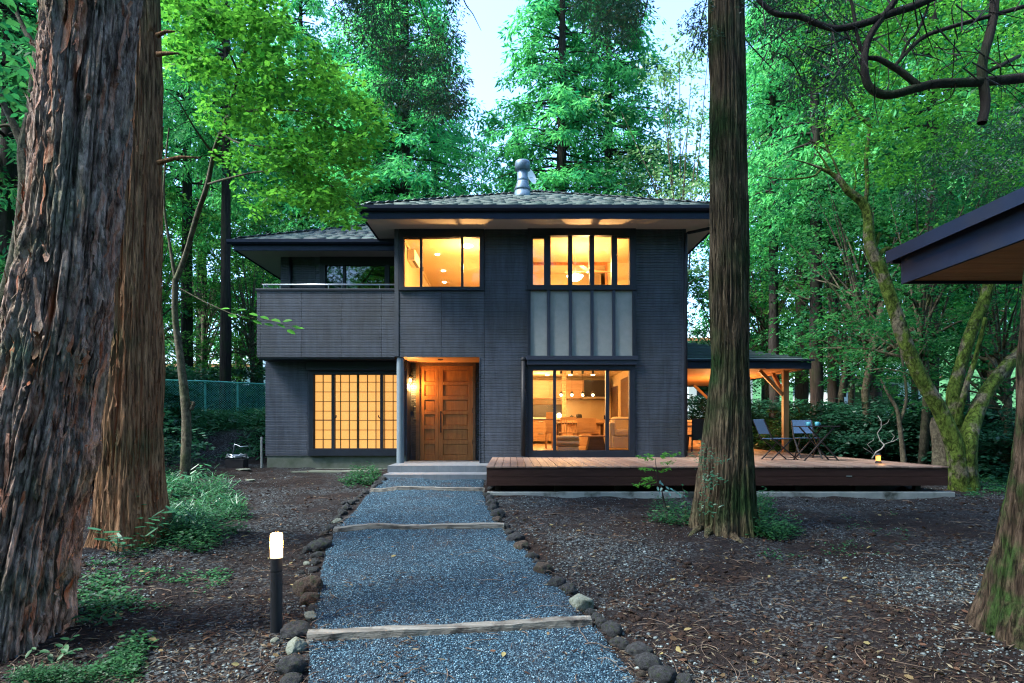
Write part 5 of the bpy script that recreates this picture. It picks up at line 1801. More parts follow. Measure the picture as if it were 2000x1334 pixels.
# ================================================================== TREES
def catmull(pts, n):
    P_ = np.array([p[:] for p in pts], float)
    k = len(P_)
    if k < 3:
        t = np.linspace(0, 1, n)[:, None]
        return P_[0] * (1 - t) + P_[-1] * t
    Q = np.vstack([2 * P_[0] - P_[1], P_, 2 * P_[-1] - P_[-2]])
    t = np.linspace(0, k - 1 - 1e-6, n)
    i = np.floor(t).astype(int)
    f = (t - i)[:, None]
    a, b, c, d = Q[i], Q[i + 1], Q[i + 2], Q[i + 3]
    return .5 * ((2 * b) + (-a + c) * f + (2 * a - 5 * b + 4 * c - d) * f ** 2 + (-a + 3 * b - 3 * c + d) * f ** 3)


def trunk(name, pts, radii, mat_, nu=64, nv=120, kind='ridge', amp=.03, freq=6, vf=.8, flare=0, lobes=5, seed=1, parent=None, moss=False):
    """organic trunk/limb: tube with displaced bark relief. radii given at the control points"""
    C = catmull(pts, nv)
    R = np.interp(np.linspace(0, 1, nv), np.linspace(0, 1, len(radii)), radii)
    T = np.gradient(C, axis=0)
    T = nrm(T)
    ref = np.array([1., 0, 0]) if abs(T[0][0]) < .9 else np.array([0, 1., 0])
    Xd, Yd = [], []
    for i in range(nv):
        x_ = nrm(ref - T[i] * (ref @ T[i]))
        ref = x_
        Xd.append(x_)
        Yd.append(np.cross(T[i], x_))
    Xd, Yd = np.array(Xd)[:, None], np.array(Yd)[:, None]
    th = np.linspace(0, 2 * PI, nu, endpoint=False)[None]
    s = np.concatenate([[0], np.cumsum(np.linalg.norm(np.diff(C, axis=0), axis=1))])[:, None]
    ct, st_ = np.cos(th), np.sin(th)
    rr = R[:, None] * np.ones_like(th)
    if flare:
        fl_ = flare * np.exp(-s / (.35 * max(1, R[0] * 2.4)))
        lb = .5 + .5 * np.cos(th * lobes + seed + 1.2 * np.sin(th * 2 + seed) + s * .5)
        rr = rr * (1 + fl_ * (lb - .62))
    wob_ = (vn(ct * 1.3 + 5, st_ * 1.3 + 5, s * 1.1, seed) - .5) * .16
    rr = rr * (1 + wob_)
    k = freq
    wv = s * vf
    if kind == 'ridge':
        a = vn(ct * k * .5 + 7, st_ * k * .5 + 7, wv * .6, seed + 2)
        n1 = vn(ct * k + 20 + a, st_ * k + 20, wv, seed + 3)
        n2 = vn(ct * k * 2.3 + 30, st_ * k * 2.3 + 30 + a, wv * 1.7, seed + 4)
        h = 1 - np.abs(2 * n1 - 1) * .9 - np.abs(2 * n2 - 1) * .45
        h = h + .2 * (vn(ct * k * 5, st_ * k * 5, wv * 3, seed + 6) - .5)
        d = amp * (h - .5)
        tnt = np.clip((.38 - h) * 2.2, 0, 1)
    elif kind == 'flake':
        a = fbm(ct * k * .4 + 7, st_ * k * .4 + 7, wv * 1.2, seed + 2, 3)
        n1 = fbm(ct * k + 20 + a * 2.5, st_ * k + 20 + a * 1.5, wv + a * .8, seed + 3, 3)
        q = n1 * 15
        f_ = q - np.floor(q)
        ter = np.floor(q) + np.clip(f_ * 5 - 3.9, 0, 1)
        h = (ter - 3) / 5
        n2 = vn(ct * k * 4 + 3, st_ * k * 4, wv * 2.2, seed + 9)
        n3 = fbm(ct * k * 1.1 + 50, st_ * k * 1.1 + 50, wv * .35, seed + 12, 3)
        n4 = fbm(ct * k * 2.1 + 70, st_ * k * 2.1 + 70, wv * .6, seed + 19, 3)
        d = amp * (h - .6) * 1.4 + amp * .3 * (n2 - .5) - amp * .9 * np.clip((.07 - np.abs(n4 - .5)) / .07, 0, 1) - amp * 1.6 * np.clip((.12 - np.abs(n3 - .5)) / .12, 0, 1) ** 2
        low = np.clip((2.2 - s) / 2.4, 0, 1)
        tnt = np.clip((.42 - n1) * 5 + low * .35, 0, 1) * np.clip((vn(ct * 2 + 9, st_ * 2, s * .8, seed + 14) - .35) * 3.2, 0, 1)
    else:
        h = fbm(ct * k + 4, st_ * k + 4, s * k * .8, seed, 4)
        d = amp * (h - .5)
        tnt = np.clip((.4 - h) * 3, 0, 1)
    rr = rr + d * (R[:, None] / max(R.max(), 1e-6)) ** .4
    V = C[:, None] + Xd * (rr * ct)[..., None] + Yd * (rr * st_)[..., None]
    V = V.reshape(-1, 3)
    i = np.arange(nv - 1)[:, None] * nu
    j = np.arange(nu)[None]
    jn = (j + 1) % nu
    F = np.stack([i + j, i + jn, i + nu + jn, i + nu + j], -1).reshape(-1, 4)
    return npmesh(name, V, F, mat_, parent=parent, attr=(tnt * np.ones_like(rr)).ravel())


def merge(objs, name):
    """join several trunk pieces of ONE tree into one mesh"""
    V, F, A, o0 = [], [], [], 0
    mats = objs[0].data.materials[0]
    for o in objs:
        me = o.data
        v = np.empty(len(me.vertices) * 3, np.float32)
        me.vertices.foreach_get('co', v)
        v = v.reshape(-1, 3) + np.array(o.location[:])
        f = np.empty(len(me.loops), np.int32)
        me.loops.foreach_get('vertex_index', f)
        V.append(v)
        F.append(f.reshape(-1, 4) + o0)
        t = np.empty(len(me.vertices), np.float32)
        me.attributes['tint'].data.foreach_get('value', t)
        A.append(t)
        o0 += len(v)
        bpy.data.objects.remove(o)
        bpy.data.meshes.remove(me)
    return npmesh(name, np.vstack(V), np.vstack(F), mats, attr=np.concatenate(A))


def rvec(rng, n): return rng.normal(size=(n, 3))


def spray_cloud(cent, n_per, rad, lsize, lw, rng, droop=.25, pat='leaf', flat=.25, tint_hi=.6, outward=None):
    """cent (m,3) spray centres -> flattish fans of leaves"""
    m = len(cent)
    ax = rng.uniform(0, 2 * PI, m)
    N0 = nrm(np.stack([rng.normal(0, .28, m), rng.normal(0, .28, m), np.ones(m)], -1))
    if outward is not None: N0 = nrm(N0 + outward * .35)
    E1 = nrm(np.cross(N0, np.stack([np.cos(ax), np.sin(ax), 0 * ax], -1)))
    E2 = np.cross(N0, E1)
    a = rng.uniform(0, 2 * PI, (m, n_per))
    r = np.sqrt(rng.uniform(0, 1, (m, n_per))) * rad * rng.uniform(.6, 1.2, (m, 1))
    el = rng.uniform(.5, 1, (m, 1))
    P0 = cent[:, None] + E1[:, None] * (r * np.cos(a))[..., None] + E2[:, None] * (r * np.sin(a) * el)[..., None]
    P0 = P0 + N0[:, None] * rng.normal(0, rad * flat * .35, (m, n_per))[..., None]
    P0[..., 2] -= droop * r ** 2 / rad
    U = E1[:, None] * np.cos(a)[..., None] + E2[:, None] * np.sin(a)[..., None] + rng.normal(0, .35, (m, n_per, 3))
    U[..., 2] -= droop
    N = N0[:, None] + rng.normal(0, .33, (m, n_per, 3))
    k = m * n_per
    sz = lsize * rng.uniform(.65, 1.25, k)
    V, F, q = leaves_arr(P0.reshape(k, 3), U.reshape(k, 3), N.reshape(k, 3), sz, sz * lw, pat)
    tn = np.clip(np.repeat(rng.uniform(0, tint_hi, m), n_per) + rng.uniform(-.2, .4, k), 0, 1)
    return V, F, np.repeat(tn, q)


def conifer_meshes(seed, h=24, r=3.2, base=.2, nb=230, spr=12, nl=16, lsz=.27, dens=1.0):
    """returns crown mesh object (template) and branch tubes mesh, built at the origin"""
    rng = np.random.default_rng(seed)
    cent, outw = [], []
    V_, F_ = [], []
    o0 = 0
    br_ = MB()
    for b in range(nb):
        t = base + (1 - base) * (b + rng.uniform(0, 1)) / nb
        z = t * h
        prof = min(1, (1 - t) * 2.0 + .04) ** .8 * (min(1, (t - base) * 5 + .55))
        L = r * prof * rng.uniform(.55, 1.18)
        if rng.uniform() < .12: L *= .55
        az = rng.uniform(0, 2 * PI)
        up = rng.uniform(-.05, .35) * (.3 + t)
        d = np.array([math.cos(az), math.sin(az), 0])
        side = np.array([-d[1], d[0], 0])
        pts = []
        for i in range(5):
            s = i / 4
            pts.append((d[0] * L * s, d[1] * L * s, z + L * (up * s - .42 * s * s)))
        br_.tube(pts, [.03 + .012 * L, .03, .022, .014, .006], 4, caps=False)
        ns = max(3, int(spr * L / r * 1.2 * dens))
        for i in range(ns):
            s = rng.uniform(.22, 1.0) ** .8
            wv = rng.normal(0, .16) * L * (1.15 - s)
            c = d * L * s + side * wv
            zz = z + L * (up * s - .42 * s * s) + rng.normal(0, .10) - .12
            cent.append((c[0], c[1], zz))
            outw.append(d + side * np.sign(wv) * .5)
    cent, outw = np.array(cent), np.array(outw)
    V, F, T = spray_cloud(cent, nl, .42, lsz, .34, rng, droop=.5, pat='diamond', flat=.4, outward=outw, tint_hi=.85)
    cr = npmesh('crown', V, F, M['lf_conifer'], attr=T)
    bo = br_.build('branches', M['bark_dark'])
    return cr, bo


def trunk_simple(h, r0, r1, seed, m='bark_dark', lean=0.0):
    pts = [(0, 0, -.3), (lean * .3, 0, h * .33), (lean * .7, .05, h * .66), (lean, 0, h)]
    return trunk('trunk', pts, [r0, r0 * .8, r0 * .5, r1], M[m], nu=24, nv=60, amp=.05, freq=4, vf=.5, flare=.45, seed=seed)


# ---- templates for the background conifers
CT = []
for sd_, par in ((1, dict(h=25, r=4.3, base=.2, nb=250, spr=13)), (2, dict(h=27, r=3.9, base=.17, nb=260, spr=13)), (3, dict(h=22, r=4.2, base=.3, nb=190, spr=11)), (4, dict(h=24, r=3.4, base=.36, nb=150, spr=10))):
    t = bpy.data.objects.new('conifer_tree', None)
    COL.objects.link(t)
    cr, bo = conifer_meshes(sd_, **par)
    tk = trunk_simple(par['h'], .30, .04, sd_, lean=random.uniform(-.4, .4))
    for o in (cr, bo, tk): o.parent = t
    CT.append(t)
used = set()


def conifer(i, px, Y, label, s=1.0, sr=1.0, rot=None, zoff=0):
    src = CT[i]
    o = src if i not in used else copy_tree(src)
    used.add(i)
    x = (px - 1000) / FPX * Y
    o.location = (x, Y, float(gz(x, Y)) - .1 + zoff)
    o.scale = (s * sr, s * sr, s)
    o.rotation_euler = (0, 0, rot if rot is not None else random.uniform(0, 6.28))
    tag(o, label, 'conifer', 'conifers behind and beside the house')
    return o


CON = [
    (0, 790, 28, 1.0, 1.0, 'tall conifer behind the left wing roof, twin trunk at its right'),
    (1, 740, 31, 1.0, 1.05, 'tall conifer behind the left wing, just left of the twin trunks'),
    (2, 850, 35, 1.1, 1.0, 'tall conifer left of the open sky gap above the house'),
    (1, 1095, 28.5, 1.0, 1.08, 'full green conifer rising directly behind the flue'),
    (0, 1190, 31, 1.05, 1.05, 'full green conifer behind the right half of the roof'),
    (2, 1010, 42, .95, .8, 'farther conifer seen low in the sky gap above the house'),
    (3, 440, 20, .95, .62, 'conifer with pale straight trunk behind the fence'),
    (3, 364, 24, .95, .8, 'thin dark conifer between the leaning sapling and the pale trunk'),
    (0, 590, 33, 1.0, 1.0, 'conifer behind the left canopy, above the balcony'),
    (2, 655, 38, 1.1, 1.0, 'conifer deep behind the balcony roof'),
    (0, 505, 40, 1.05, 1.1, 'conifer far behind the fence near the balcony corner'),
    (1, 260, 32, 1.0, 1.0, 'conifer in the gap right of the big trunks'),
    (3, 60, 22, .95, .85, 'conifer deep in the left edge woods, nearer one'),
    (3, -40, 18, .9, .8, 'conifer at the far left edge of the picture'),
    (1, 150, 30, 1.0, 1.0, 'conifer hidden mostly behind the big peeling trunk'),
    (3, 1512, 22.5, .9, .7, 'conifer trunk rising behind the pavilion corner'),
    (3, 1595, 19.5, .95, .72, 'thick dark conifer behind the folding table'),
    (3, 1628, 20.5, .95, .6, 'slimmer conifer just right of the thick dark one'),
    (1, 1500, 36, 1.1, 1.1, 'conifer right of the front cedar trunk against the sky'),
    (2, 1700, 34, 1.1, 1.1, 'conifer behind the maples on the right'),
    (3, 1818, 17.5, .95, .66, 'dark conifer trunk between the mossy stems'),
    (1, 1930, 24, 1.0, .9, 'conifer deep behind the carport roof'),
    (3, 1705, 23, 1.0, .8, 'straight conifer trunk behind the layered maples'),
    (3, 1565, 27, 1.05, .9, 'straight conifer deep between pavilion and thick trunk'),
    (1, 15, 15, .9, .8, 'shaded conifer beside the crooked left stem'),
    (3, 395, 30, 1.0, .9, 'thin conifer far behind the chain-link fence'),
    (3, 1880, 26, 1.0, .9, 'straight conifer trunk behind the mossy fork'),
    (2, 2060, 20, .95, .9, 'conifer at the far right edge of the woods'),
    (0, 100, 46, 1.1, 1.2, 'distant conifer at the left beyond the woods'),
    (1, 2000, 40, 1.1, 1.2, 'distant conifer at the right beyond the woods'),
]
for (i, px, Y, s, sr, lab) in CON: conifer(i, px, Y, lab, s, sr)
for k, (x_, y_) in enumerate(((-14, -6), (-9, -13), (-3, -17), (3.5, -13), (9, -18), (14, -9), (-19, -16), (20, -16), (0, -25), (-11, -24), (11, -27), (-16, 3), (17, 2), (6, -22), (-6, -30))):  # unseen trees, added for window reflections and less sky light on the front
    o = copy_tree(CT[k % 4])
    o.location = (x_, y_, -1)
    o.rotation_euler = (0, 0, k * 1.3)
    tag(o, ('first', 'second', 'third', 'fourth', 'fifth', 'sixth', 'seventh', 'eighth', 'ninth', 'tenth', 'eleventh', 'twelfth', 'thirteenth', 'fourteenth', 'fifteenth')[k] + ' unseen conifer behind the viewer, added to darken the house front and window reflections', 'conifer', 'unseen conifers added behind the viewer')

# ---- templates for background broadleaves
def broadleaf_template(seed, h, r, mt, leaf=.16, nclump=26, per=24, nl=16, flatz=.55, lw=.62, low=.25):
    rng = np.random.default_rng(seed)
    t = bpy.data.objects.new('broadleaf_tree', None)
    COL.objects.link(t)
    bm_ = MB()
    cents = []
    top = Vector((rng.normal(0, .3), rng.normal(0, .3), h * .55))
    bm_.tube([(0, 0, -.3), (rng.normal(0, .1), rng.normal(0, .1), h * .25), top], [.13, .10, .07], 8)
    for c in range(nclump):
        a = rng.uniform(0, 2 * PI)
        zz = h * (low + (1 - low) * rng.uniform(0, 1))
        rr = r * math.sqrt(max(.05, 1 - ((zz / h - .55) / .55) ** 2)) * rng.uniform(.25, 1)
        cc = np.array([math.cos(a) * rr, math.sin(a) * rr, zz])
        z0 = h * rng.uniform(.2, .55)
        zm = min(z0, zz - .1)
        st0 = Vector((0, 0, max(.3, zm))).lerp(top, 0.0)
        mid = Vector((cc[0] * .5, cc[1] * .5, (st0.z + zz) / 2 + .15))
        bm_.tube([st0, mid, cc], [.045, .028, .008], 5, caps=False)
        n = per
        off = rng.normal(size=(n, 3)) * np.array([r * .26, r * .26, r * .26 * flatz * .5])
        cents.append(cc + off)
    cents = np.vstack(cents)
    V, F, T = spray_cloud(cents, nl, leaf * 2.6, leaf, lw, rng, droop=.15, pat='diamond', flat=.3)
    cr = npmesh('crown', V, F, mt, attr=T)
    tk = bm_.build('trunk', M['bark_grey'], smooth=True)
    cr.parent = t
    tk.parent = t
    return t


BT = [broadleaf_template(11, 8, 3.0, M['lf_maple'], leaf=.12, nclump=30, per=15, nl=18, flatz=.25),
      broadleaf_template(12, 10, 3.2, M['lf_far'], leaf=.14, nclump=32, per=15, nl=16, flatz=.3),
      broadleaf_template(13, 14, 3.0, M['lf_pale'], leaf=.16, nclump=30, per=12, nl=14, low=.2),
      broadleaf_template(14, 2.6, 1.5, M['lf_dark'], leaf=.13, nclump=26, per=16, nl=16, low=.08)]
bused = set()


def broad(i, px, Y, label, s=1.0, sz=None, cat='tree', grp='broadleaf trees of the woods', name=None, dz=0):
    src = BT[i]
    o = src if i not in bused else copy_tree(src)
    bused.add(i)
    x = (px - 1000) / FPX * Y
    o.location = (x, Y, float(gz(x, Y)) - .05 + dz)
    o.scale = (s, s, sz or s)
    o.rotation_euler = (0, 0, random.uniform(0, 6.28))
    if i == 3: o.name = 'evergreen_shrub'
    tag(o, label, cat, grp)
    return o


for a in [
    (2, 1330, 26, 'airy pale green tree against the sky right of the roof', 1.0, 1.25),
    (2, 1290, 33, 'airy pale tree farther behind the right roof edge', 1.1, 1.3),
    (1, 1500, 29, 'bright green tree beyond the pavilion roof', 1.2, 1.1),
    (1, 1590, 34, 'bright tree far behind the folding table', 1.3, 1.0),
    (1, 1720, 33, 'bright tree far behind the forked sapling', 1.3, 1.0),
    (1, 360, 36, 'bright far tree left of the pale conifer trunk', 1.2, .8),
    (1, 470, 38, 'bright far tree right of the pale conifer trunk', 1.2, .9),
    (0, 1650, 19.5, 'layered maple between pavilion roof and mossy tree', .9, 1.0),
    (0, 1700, 17, 'layered maple behind the driftwood branch', 1.0, 1.0),
    (0, 1800, 14.5, 'layered maple overhanging the deck corner', .85, .95),
    (1, 1660, 24, 'bright green tree behind the layered maples', 1.1, 1.2),
    (1, 1790, 26, 'tall green tree behind the mossy stems', 1.2, 1.3),
    (1, 1930, 18, 'green tree behind the carport roof corner', 1.1, 1.3),
    (0, 1960, 14, 'low maple at the right behind the mossy tree', .8, .7),
    (0, 1420, 27, 'maple filling the gap between house and cedar trunk', .95, .9),
    (1, 400, 27, 'bright green tree lit behind the chain-link fence', .9, .85),
    (1, 490, 24, 'bright green tree between fence and balcony', .8, .8),
    (1, 300, 23, 'green tree behind the leaning sapling', .8, .9),
    (0, 560, 30, 'maple behind the left end of the balcony', 1.0, 1.0),
    (0, 20, 16, 'maple in the dark woods at the left edge', .9, 1.0),
    (1, 110, 20, 'green tree behind the crooked left stem', 1.0, 1.3),
    (0, 680, 27, 'maple crown just above the left wing roof', .9, 1.05),
]: broad(*a)
SH = [(1480, 25.5), (1440, 23.8), (1390, 25.0), (1350, 26), (1540, 24), (1600, 18.6), (1660, 17.6), (1720, 16.6), (1760, 16.4), (1830, 15.8), (1900, 15.4), (1960, 15), (2030, 13.5), (1650, 21), (1570, 21.5), (1745, 19), (1850, 18.5),
      (330, 22), (380, 22.6), (430, 22.2), (480, 23.4), (290, 20.5), (250, 19), (20, 14), (90, 16), (-40, 11), (180, 17), (520, 25), (150, 12.5)]
NEAR = [(0, 'beside the crooked stem'), (150, 'behind the peeling cedar'), (250, 'behind the second cedar'), (330, 'by the slender tree'), (400, 'by the pale conifer trunk'), (500, 'by the balcony corner'), (1350, 'by the house corner'), (1390, 'just left of the front cedar'), (1440, 'just right of the front cedar'), (1480, 'behind the left folding chair'), (1540, 'behind the pavilion post'), (1600, 'behind the folding table'), (1660, 'right of the folding table'), (1720, 'behind the driftwood'), (1760, 'behind the forked sapling'), (1830, 'behind the pale stump'), (1900, 'behind the mossy stems'), (1960, 'below the carport roof'), (2030, 'at the right picture edge')]
seen_ = {}
def shrub_label(px):
    n = near(px)
    seen_[n] = seen_.get(n, 0) + 1
    return 'dark evergreen shrub ' + n + ('', ', farther one', ', farthest one', ', hidden one')[seen_[n] - 1]
def near(px): return min(NEAR, key=lambda a: abs(a[0] - px))[1]
for k, (px, Y) in enumerate(SH):
    side = 'at the rear of the deck' if px > 1000 else 'in the left woods'
    broad(3, px, Y, (shrub_label(px)), random.uniform(.85, 1.25), random.uniform(.7, 1.05) * (.75 if px > 1000 else .8), 'shrub', 'undergrowth shrubs right' if px > 1000 else 'undergrowth shrubs left')

# ================================================================== FOREGROUND TRUNKS
# -- giant peeling cedar at the left
g0 = Vector((-3.72, 4.85, float(gz(-3.72, 4.85))))
T1 = thing('peeling_cedar', 'giant left foreground cedar trunk with peeling reddish bark', 'tree', g0)
Y1 = 4.85
c1 = lambda l, r_, py: P((l + r_) / 2, py, Y1)
rr1 = lambda l, r_: (r_ - l) / 2 / FPX * Y1
prof1 = [(-125, 132, 1300), (-85, 128, 1150), (-45, 145, 1000), (-8, 172, 850), (22, 195, 700), (56, 218, 500), (80, 232, 300), (95, 246, 120), (102, 254, 0)]
pts = [c1(*a) for a in prof1]
rad = [rr1(a[0], a[1]) for a in prof1]
pts = [pts[0] + Vector((-.02, 0, -.35))] + pts + [P(186, -300, Y1), P(190, -800, Y1), P(195, -2200, Y1)]
rad = [rad[0] * 1.1] + rad + [.32, .29, .22]
big = trunk('trunk', pts, rad, M['bark_big'], nu=420, nv=760, kind='flake', amp=.042, freq=5.2, vf=1.7, flare=.30, lobes=5, seed=5, parent=T1)
# loose bark strips
def strips(pts, rad, n, rng, Lr, Wr, lift, tmin, tmax, side=(PI * .95, PI * 2.05)):
    C = catmull(pts, 400)
    Rr = np.interp(np.linspace(0, 1, 400), np.linspace(0, 1, len(rad)), rad)
    sl = np.concatenate([[0], np.cumsum(np.linalg.norm(np.diff(C, axis=0), axis=1))])
    V, F, T = [], [], []
    for _ in range(n):
        s0 = rng.uniform(tmin, tmax)
        a0 = rng.uniform(*side)
        L, W = rng.uniform(*Lr), rng.uniform(*Wr)
        cur = rng.normal(0, .1)
        k0 = len(V)
        m_ = 8
        tn = rng.uniform(0, .5)
        for q in range(m_):
            f = q / (m_ - 1)
            s_ = s0 + L * f
            i = min(np.searchsorted(sl, s_), 399)
            lf = rng.uniform(.2, 1) * lift * (abs(2 * f - .7) ** 1.5)
            w_ = W * (math.sin(PI * (f * .86 + .1)) ** .6) * rng.uniform(.7, 1.2)
            for e in (-1, 1):
                a = a0 + cur * f + e * w_ / 2 / Rr[i] + .02 * rng.normal()
                r = Rr[i] + lf + (.004 if e > 0 else 0)
                V.append((C[i][0] + r * math.cos(a), C[i][1] + r * math.sin(a), C[i][2]))
                T.append(tn)
        for q in range(m_ - 1):
            b = k0 + 2 * q
            F.append((b, b + 1, b + 3, b + 2))
    return np.array(V), np.array(F), np.array(T)


V, F, T = strips(pts, [r_ * 1.01 for r_ in rad], 300, np.random.default_rng(3), (.15, .6), (.012, .045), .05, .2, 7.5)
npmesh('bark_strips', V, F, M['bark_big'], parent=T1, attr=T, kind='stuff')


def high_crown(parent, c, r, n, mt, nl=22, leaf=.2, pat='diamond', seed=3, zf=.6, lw=.34):
    rng = np.random.default_rng(seed)
    cent = np.array(c) + rng.normal(size=(n, 3)) * np.array([r, r, r * zf]) * .5
    V, F, T = spray_cloud(cent, nl, .42, leaf, lw, rng, droop=.5, pat=pat, flat=.5)
    return npmesh('crown', V, F, mt, parent=parent, attr=T)


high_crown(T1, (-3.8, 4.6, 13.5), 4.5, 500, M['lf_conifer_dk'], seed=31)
# -- second cedar trunk behind it
T2 = thing('cedar_tree', 'straight dark cedar trunk standing just behind the peeling one', 'tree', (-4.7, 7.6, float(gz(-4.7, 7.6))))
Y2 = 7.55
prof2 = [(178, 335, 1085), (190, 322, 1030), (196, 312, 960), (205, 310, 850), (212, 310, 700), (228, 310, 450), (240, 310, 200), (248, 306, 0)]
pts = [P((a + b) / 2, c, Y2) for a, b, c in prof2]
rad = [(b - a) / 2 / FPX * Y2 for a, b, c in prof2]
pts = [pts[0] + Vector((0, 0, -.35))] + pts + [P(280, -500, Y2), P(285, -1100, Y2)]
rad = [rad[0] * 1.1] + rad + [.15, .1]
trunk('trunk', pts, rad, M['bark_red'], nu=260, nv=460, kind='ridge', amp=.06, freq=12, vf=1.2, flare=.5, lobes=6, seed=8, parent=T2)
V, F, T = strips(pts, rad, 260, np.random.default_rng(5), (.15, .6), (.008, .025), .03, .2, 6.5)
npmesh('bark_strips', V, F, M['bark_red'], parent=T2, attr=T, kind='stuff')
sb = MB()
for (px, py, dx, dz) in ((312, 70, .25, .02), (312, 106, .3, -.02), (314, 318, .55, .04), (300, 60, -.1, .4)):
    a = P(px - 6, py, Y2 - .1)
    sb.tube([a, a + Vector((dx * .5, -.02, dz + .02)), a + Vector((dx, -.05, dz))], [.03, .02, .008], 6)
sb.build('branch_stubs', M['bark_red'], T2, smooth=True)
high_crown(T2, (-4.6, 7.8, 14), 4.0, 420, M['lf_conifer_dk'], seed=32)

# -- cedar trunk right of the path
Y3 = 8.25
T3 = thing('cedar_tree', 'dark straight cedar trunk with flared base in front of the deck', 'tree', (X(1420, Y3), Y3, float(gz(X(1420, Y3), Y3))))
prof3 = [(1346, 1478, 1045), (1358, 1470, 985), (1372, 1466, 900), (1385, 1461, 800), (1391, 1458, 700), (1391, 1458, 500), (1390, 1455, 300), (1388, 1450, 100), (1388, 1448, 0)]
pts = [P((a + b) / 2, c, Y3) for a, b, c in prof3]
rad = [(b - a) / 2 / FPX * Y3 for a, b, c in prof3]
pts = [pts[0] + Vector((0, 0, -.35))] + pts + [P(1416, -500, Y3), P(1416, -1200, Y3)]
rad = [rad[0] * 1.12] + rad + [.15, .1]
trunk('trunk', pts, rad, M['bark_fibre'], nu=240, nv=460, kind='ridge', amp=.07, freq=13, vf=1.1, flare=.55, lobes=7, seed=14, parent=T3)
V, F, T = strips(pts, rad, 170, np.random.default_rng(6), (.15, .5), (.006, .018), .02, .2, 6.0)
npmesh('bark_strips', V, F, M['bark_fibre'], parent=T3, attr=T, kind='stuff')
high_crown(T3, (3.0, 8.4, 14), 3.6, 420, M['lf_conifer_dk'], seed=33)

for k, (a_, L_, r_) in enumerate(((-2.6, .55, .06), (-1.9, .7, .07), (-1.1, .5, .055), (-.3, .65, .065), (.5, .6, .06), (3.3, .6, .06))):
    bx, by = X(1413, Y3), Y3
    rp = []
    for s_ in (.6, .8, 1.0, 1.35, 1.8):
        d_ = .42 * s_
        xx, yy = bx + math.cos(a_ + .25 * s_) * d_, by + math.sin(a_ + .25 * s_) * d_
        rp.append(Vector((xx, yy, float(gz(xx, yy)) + .08 * (1.5 - s_) - .03)))
    trunk('root', rp, [r_ * 1.1, r_ * .95, r_ * .8, r_ * .55, r_ * .2], M['bark_fibre'], nu=20, nv=40, kind='ridge', amp=.02, freq=5, vf=2, seed=k, parent=T3)
# -- leaning mossy trunk at the right edge
Y4 = 4.55
T4 = thing('leaning_cedar', 'leaning half-mossy trunk flaring at the right picture edge', 'tree', (4.05, Y4, float(gz(4.05, Y4))))
prof4 = [(1898, 2200, 1305), (1912, 2150, 1240), (1940, 2120, 1160), (1958, 2095, 1060), (1975, 2090, 980), (1988, 2095, 900), (1999, 2105, 800), (2012, 2120, 600), (2030, 2140, 300)]
pts = [P((a + b) / 2, c, Y4 + .25) for a, b, c in prof4]
rad = [(b - a) / 2 / FPX * Y4 * .96 for a, b, c in prof4]
pts = [pts[0] + Vector((0, 0, -.3))] + pts + [P(2120, -600, Y4), P(2150, -1500, Y4)]
rad = [rad[0] * 1.1] + rad + [.16, .1]
trunk('trunk', pts, rad, M['bark_mossy2'], nu=240, nv=360, kind='ridge', amp=.08, freq=8, vf=1.3, flare=.5, lobes=6, seed=23, parent=T4)

# -- crooked thin stem at far left
Y5 = 6.8
T5 = thing('crooked_tree', 'thin crooked stem left of the giant peeling trunk', 'tree', P(0, 640, Y5))
pp = [(-30, 760), (0, 620), (22, 550), (37, 472), (50, 378), (47, 294), (63, 220), (79, 100), (105, 0), (120, -150), (125, -400)]
pts = [P(a, b, Y5) for a, b in pp]
pts = [Vector((pts[0].x - .1, Y5, -.3))] + pts
a_ = trunk('t', pts, [.11, .10, .085, .08, .07, .065, .06, .058, .06, .055, .05, .04], M['bark_grey'], nu=32, nv=260, kind='soft', amp=.03, freq=3, seed=3)
lm = []
for path, r in (([(79, 100), (60, 80), (35, 30), (15, -20)], .035), ([(47, 290), (25, 240), (0, 190), (-20, 160)], .045), ([(55, 300), (75, 275), (95, 262)], .02), ([(50, 262), (20, 245), (-15, 250)], .02)):
    lm.append(trunk('l', [P(x_, y_, Y5 + .02) for x_, y_ in path], [r, r * .8, r * .6, r * .5][:len(path)], M['bark_grey'], nu=14, nv=40, kind='soft', amp=.015, freq=3, seed=4))
o = merge([a_] + lm, 'trunk')
wmat_parent(o, T5)
rng = np.random.default_rng(50)
cent = np.array([P(rng.uniform(-60, 110), rng.uniform(-60, 230), rng.uniform(5.5, 8.5))[:] for _ in range(40)])
V, F, T = spray_cloud(cent, 12, .25, .11, .6, rng, pat='leaf')
npmesh('crown', V, F, M['lf_maple'], parent=T5, attr=T)

# -- slender broadleaf carrying the bright left canopy
Y6 = 11.6
base6 = G(362, 948)
base6 = Vector((X(361, Y6), Y6, float(gz(X(361, Y6), Y6))))
T6 = thing('slender_tree', 'slender forked tree whose bright green canopy hangs before the house', 'tree', base6)
def limb(path, rads, nu=16, nv=60, amp=.015, m='bark_grey', seed=1, yf=None):
    pts = [P(a[0], a[1], (a[2] if len(a) > 2 else Y6)) for a in path]
    return trunk('l', pts, rads, M[m], nu=nu, nv=nv, kind='soft', amp=amp, freq=3, seed=seed)


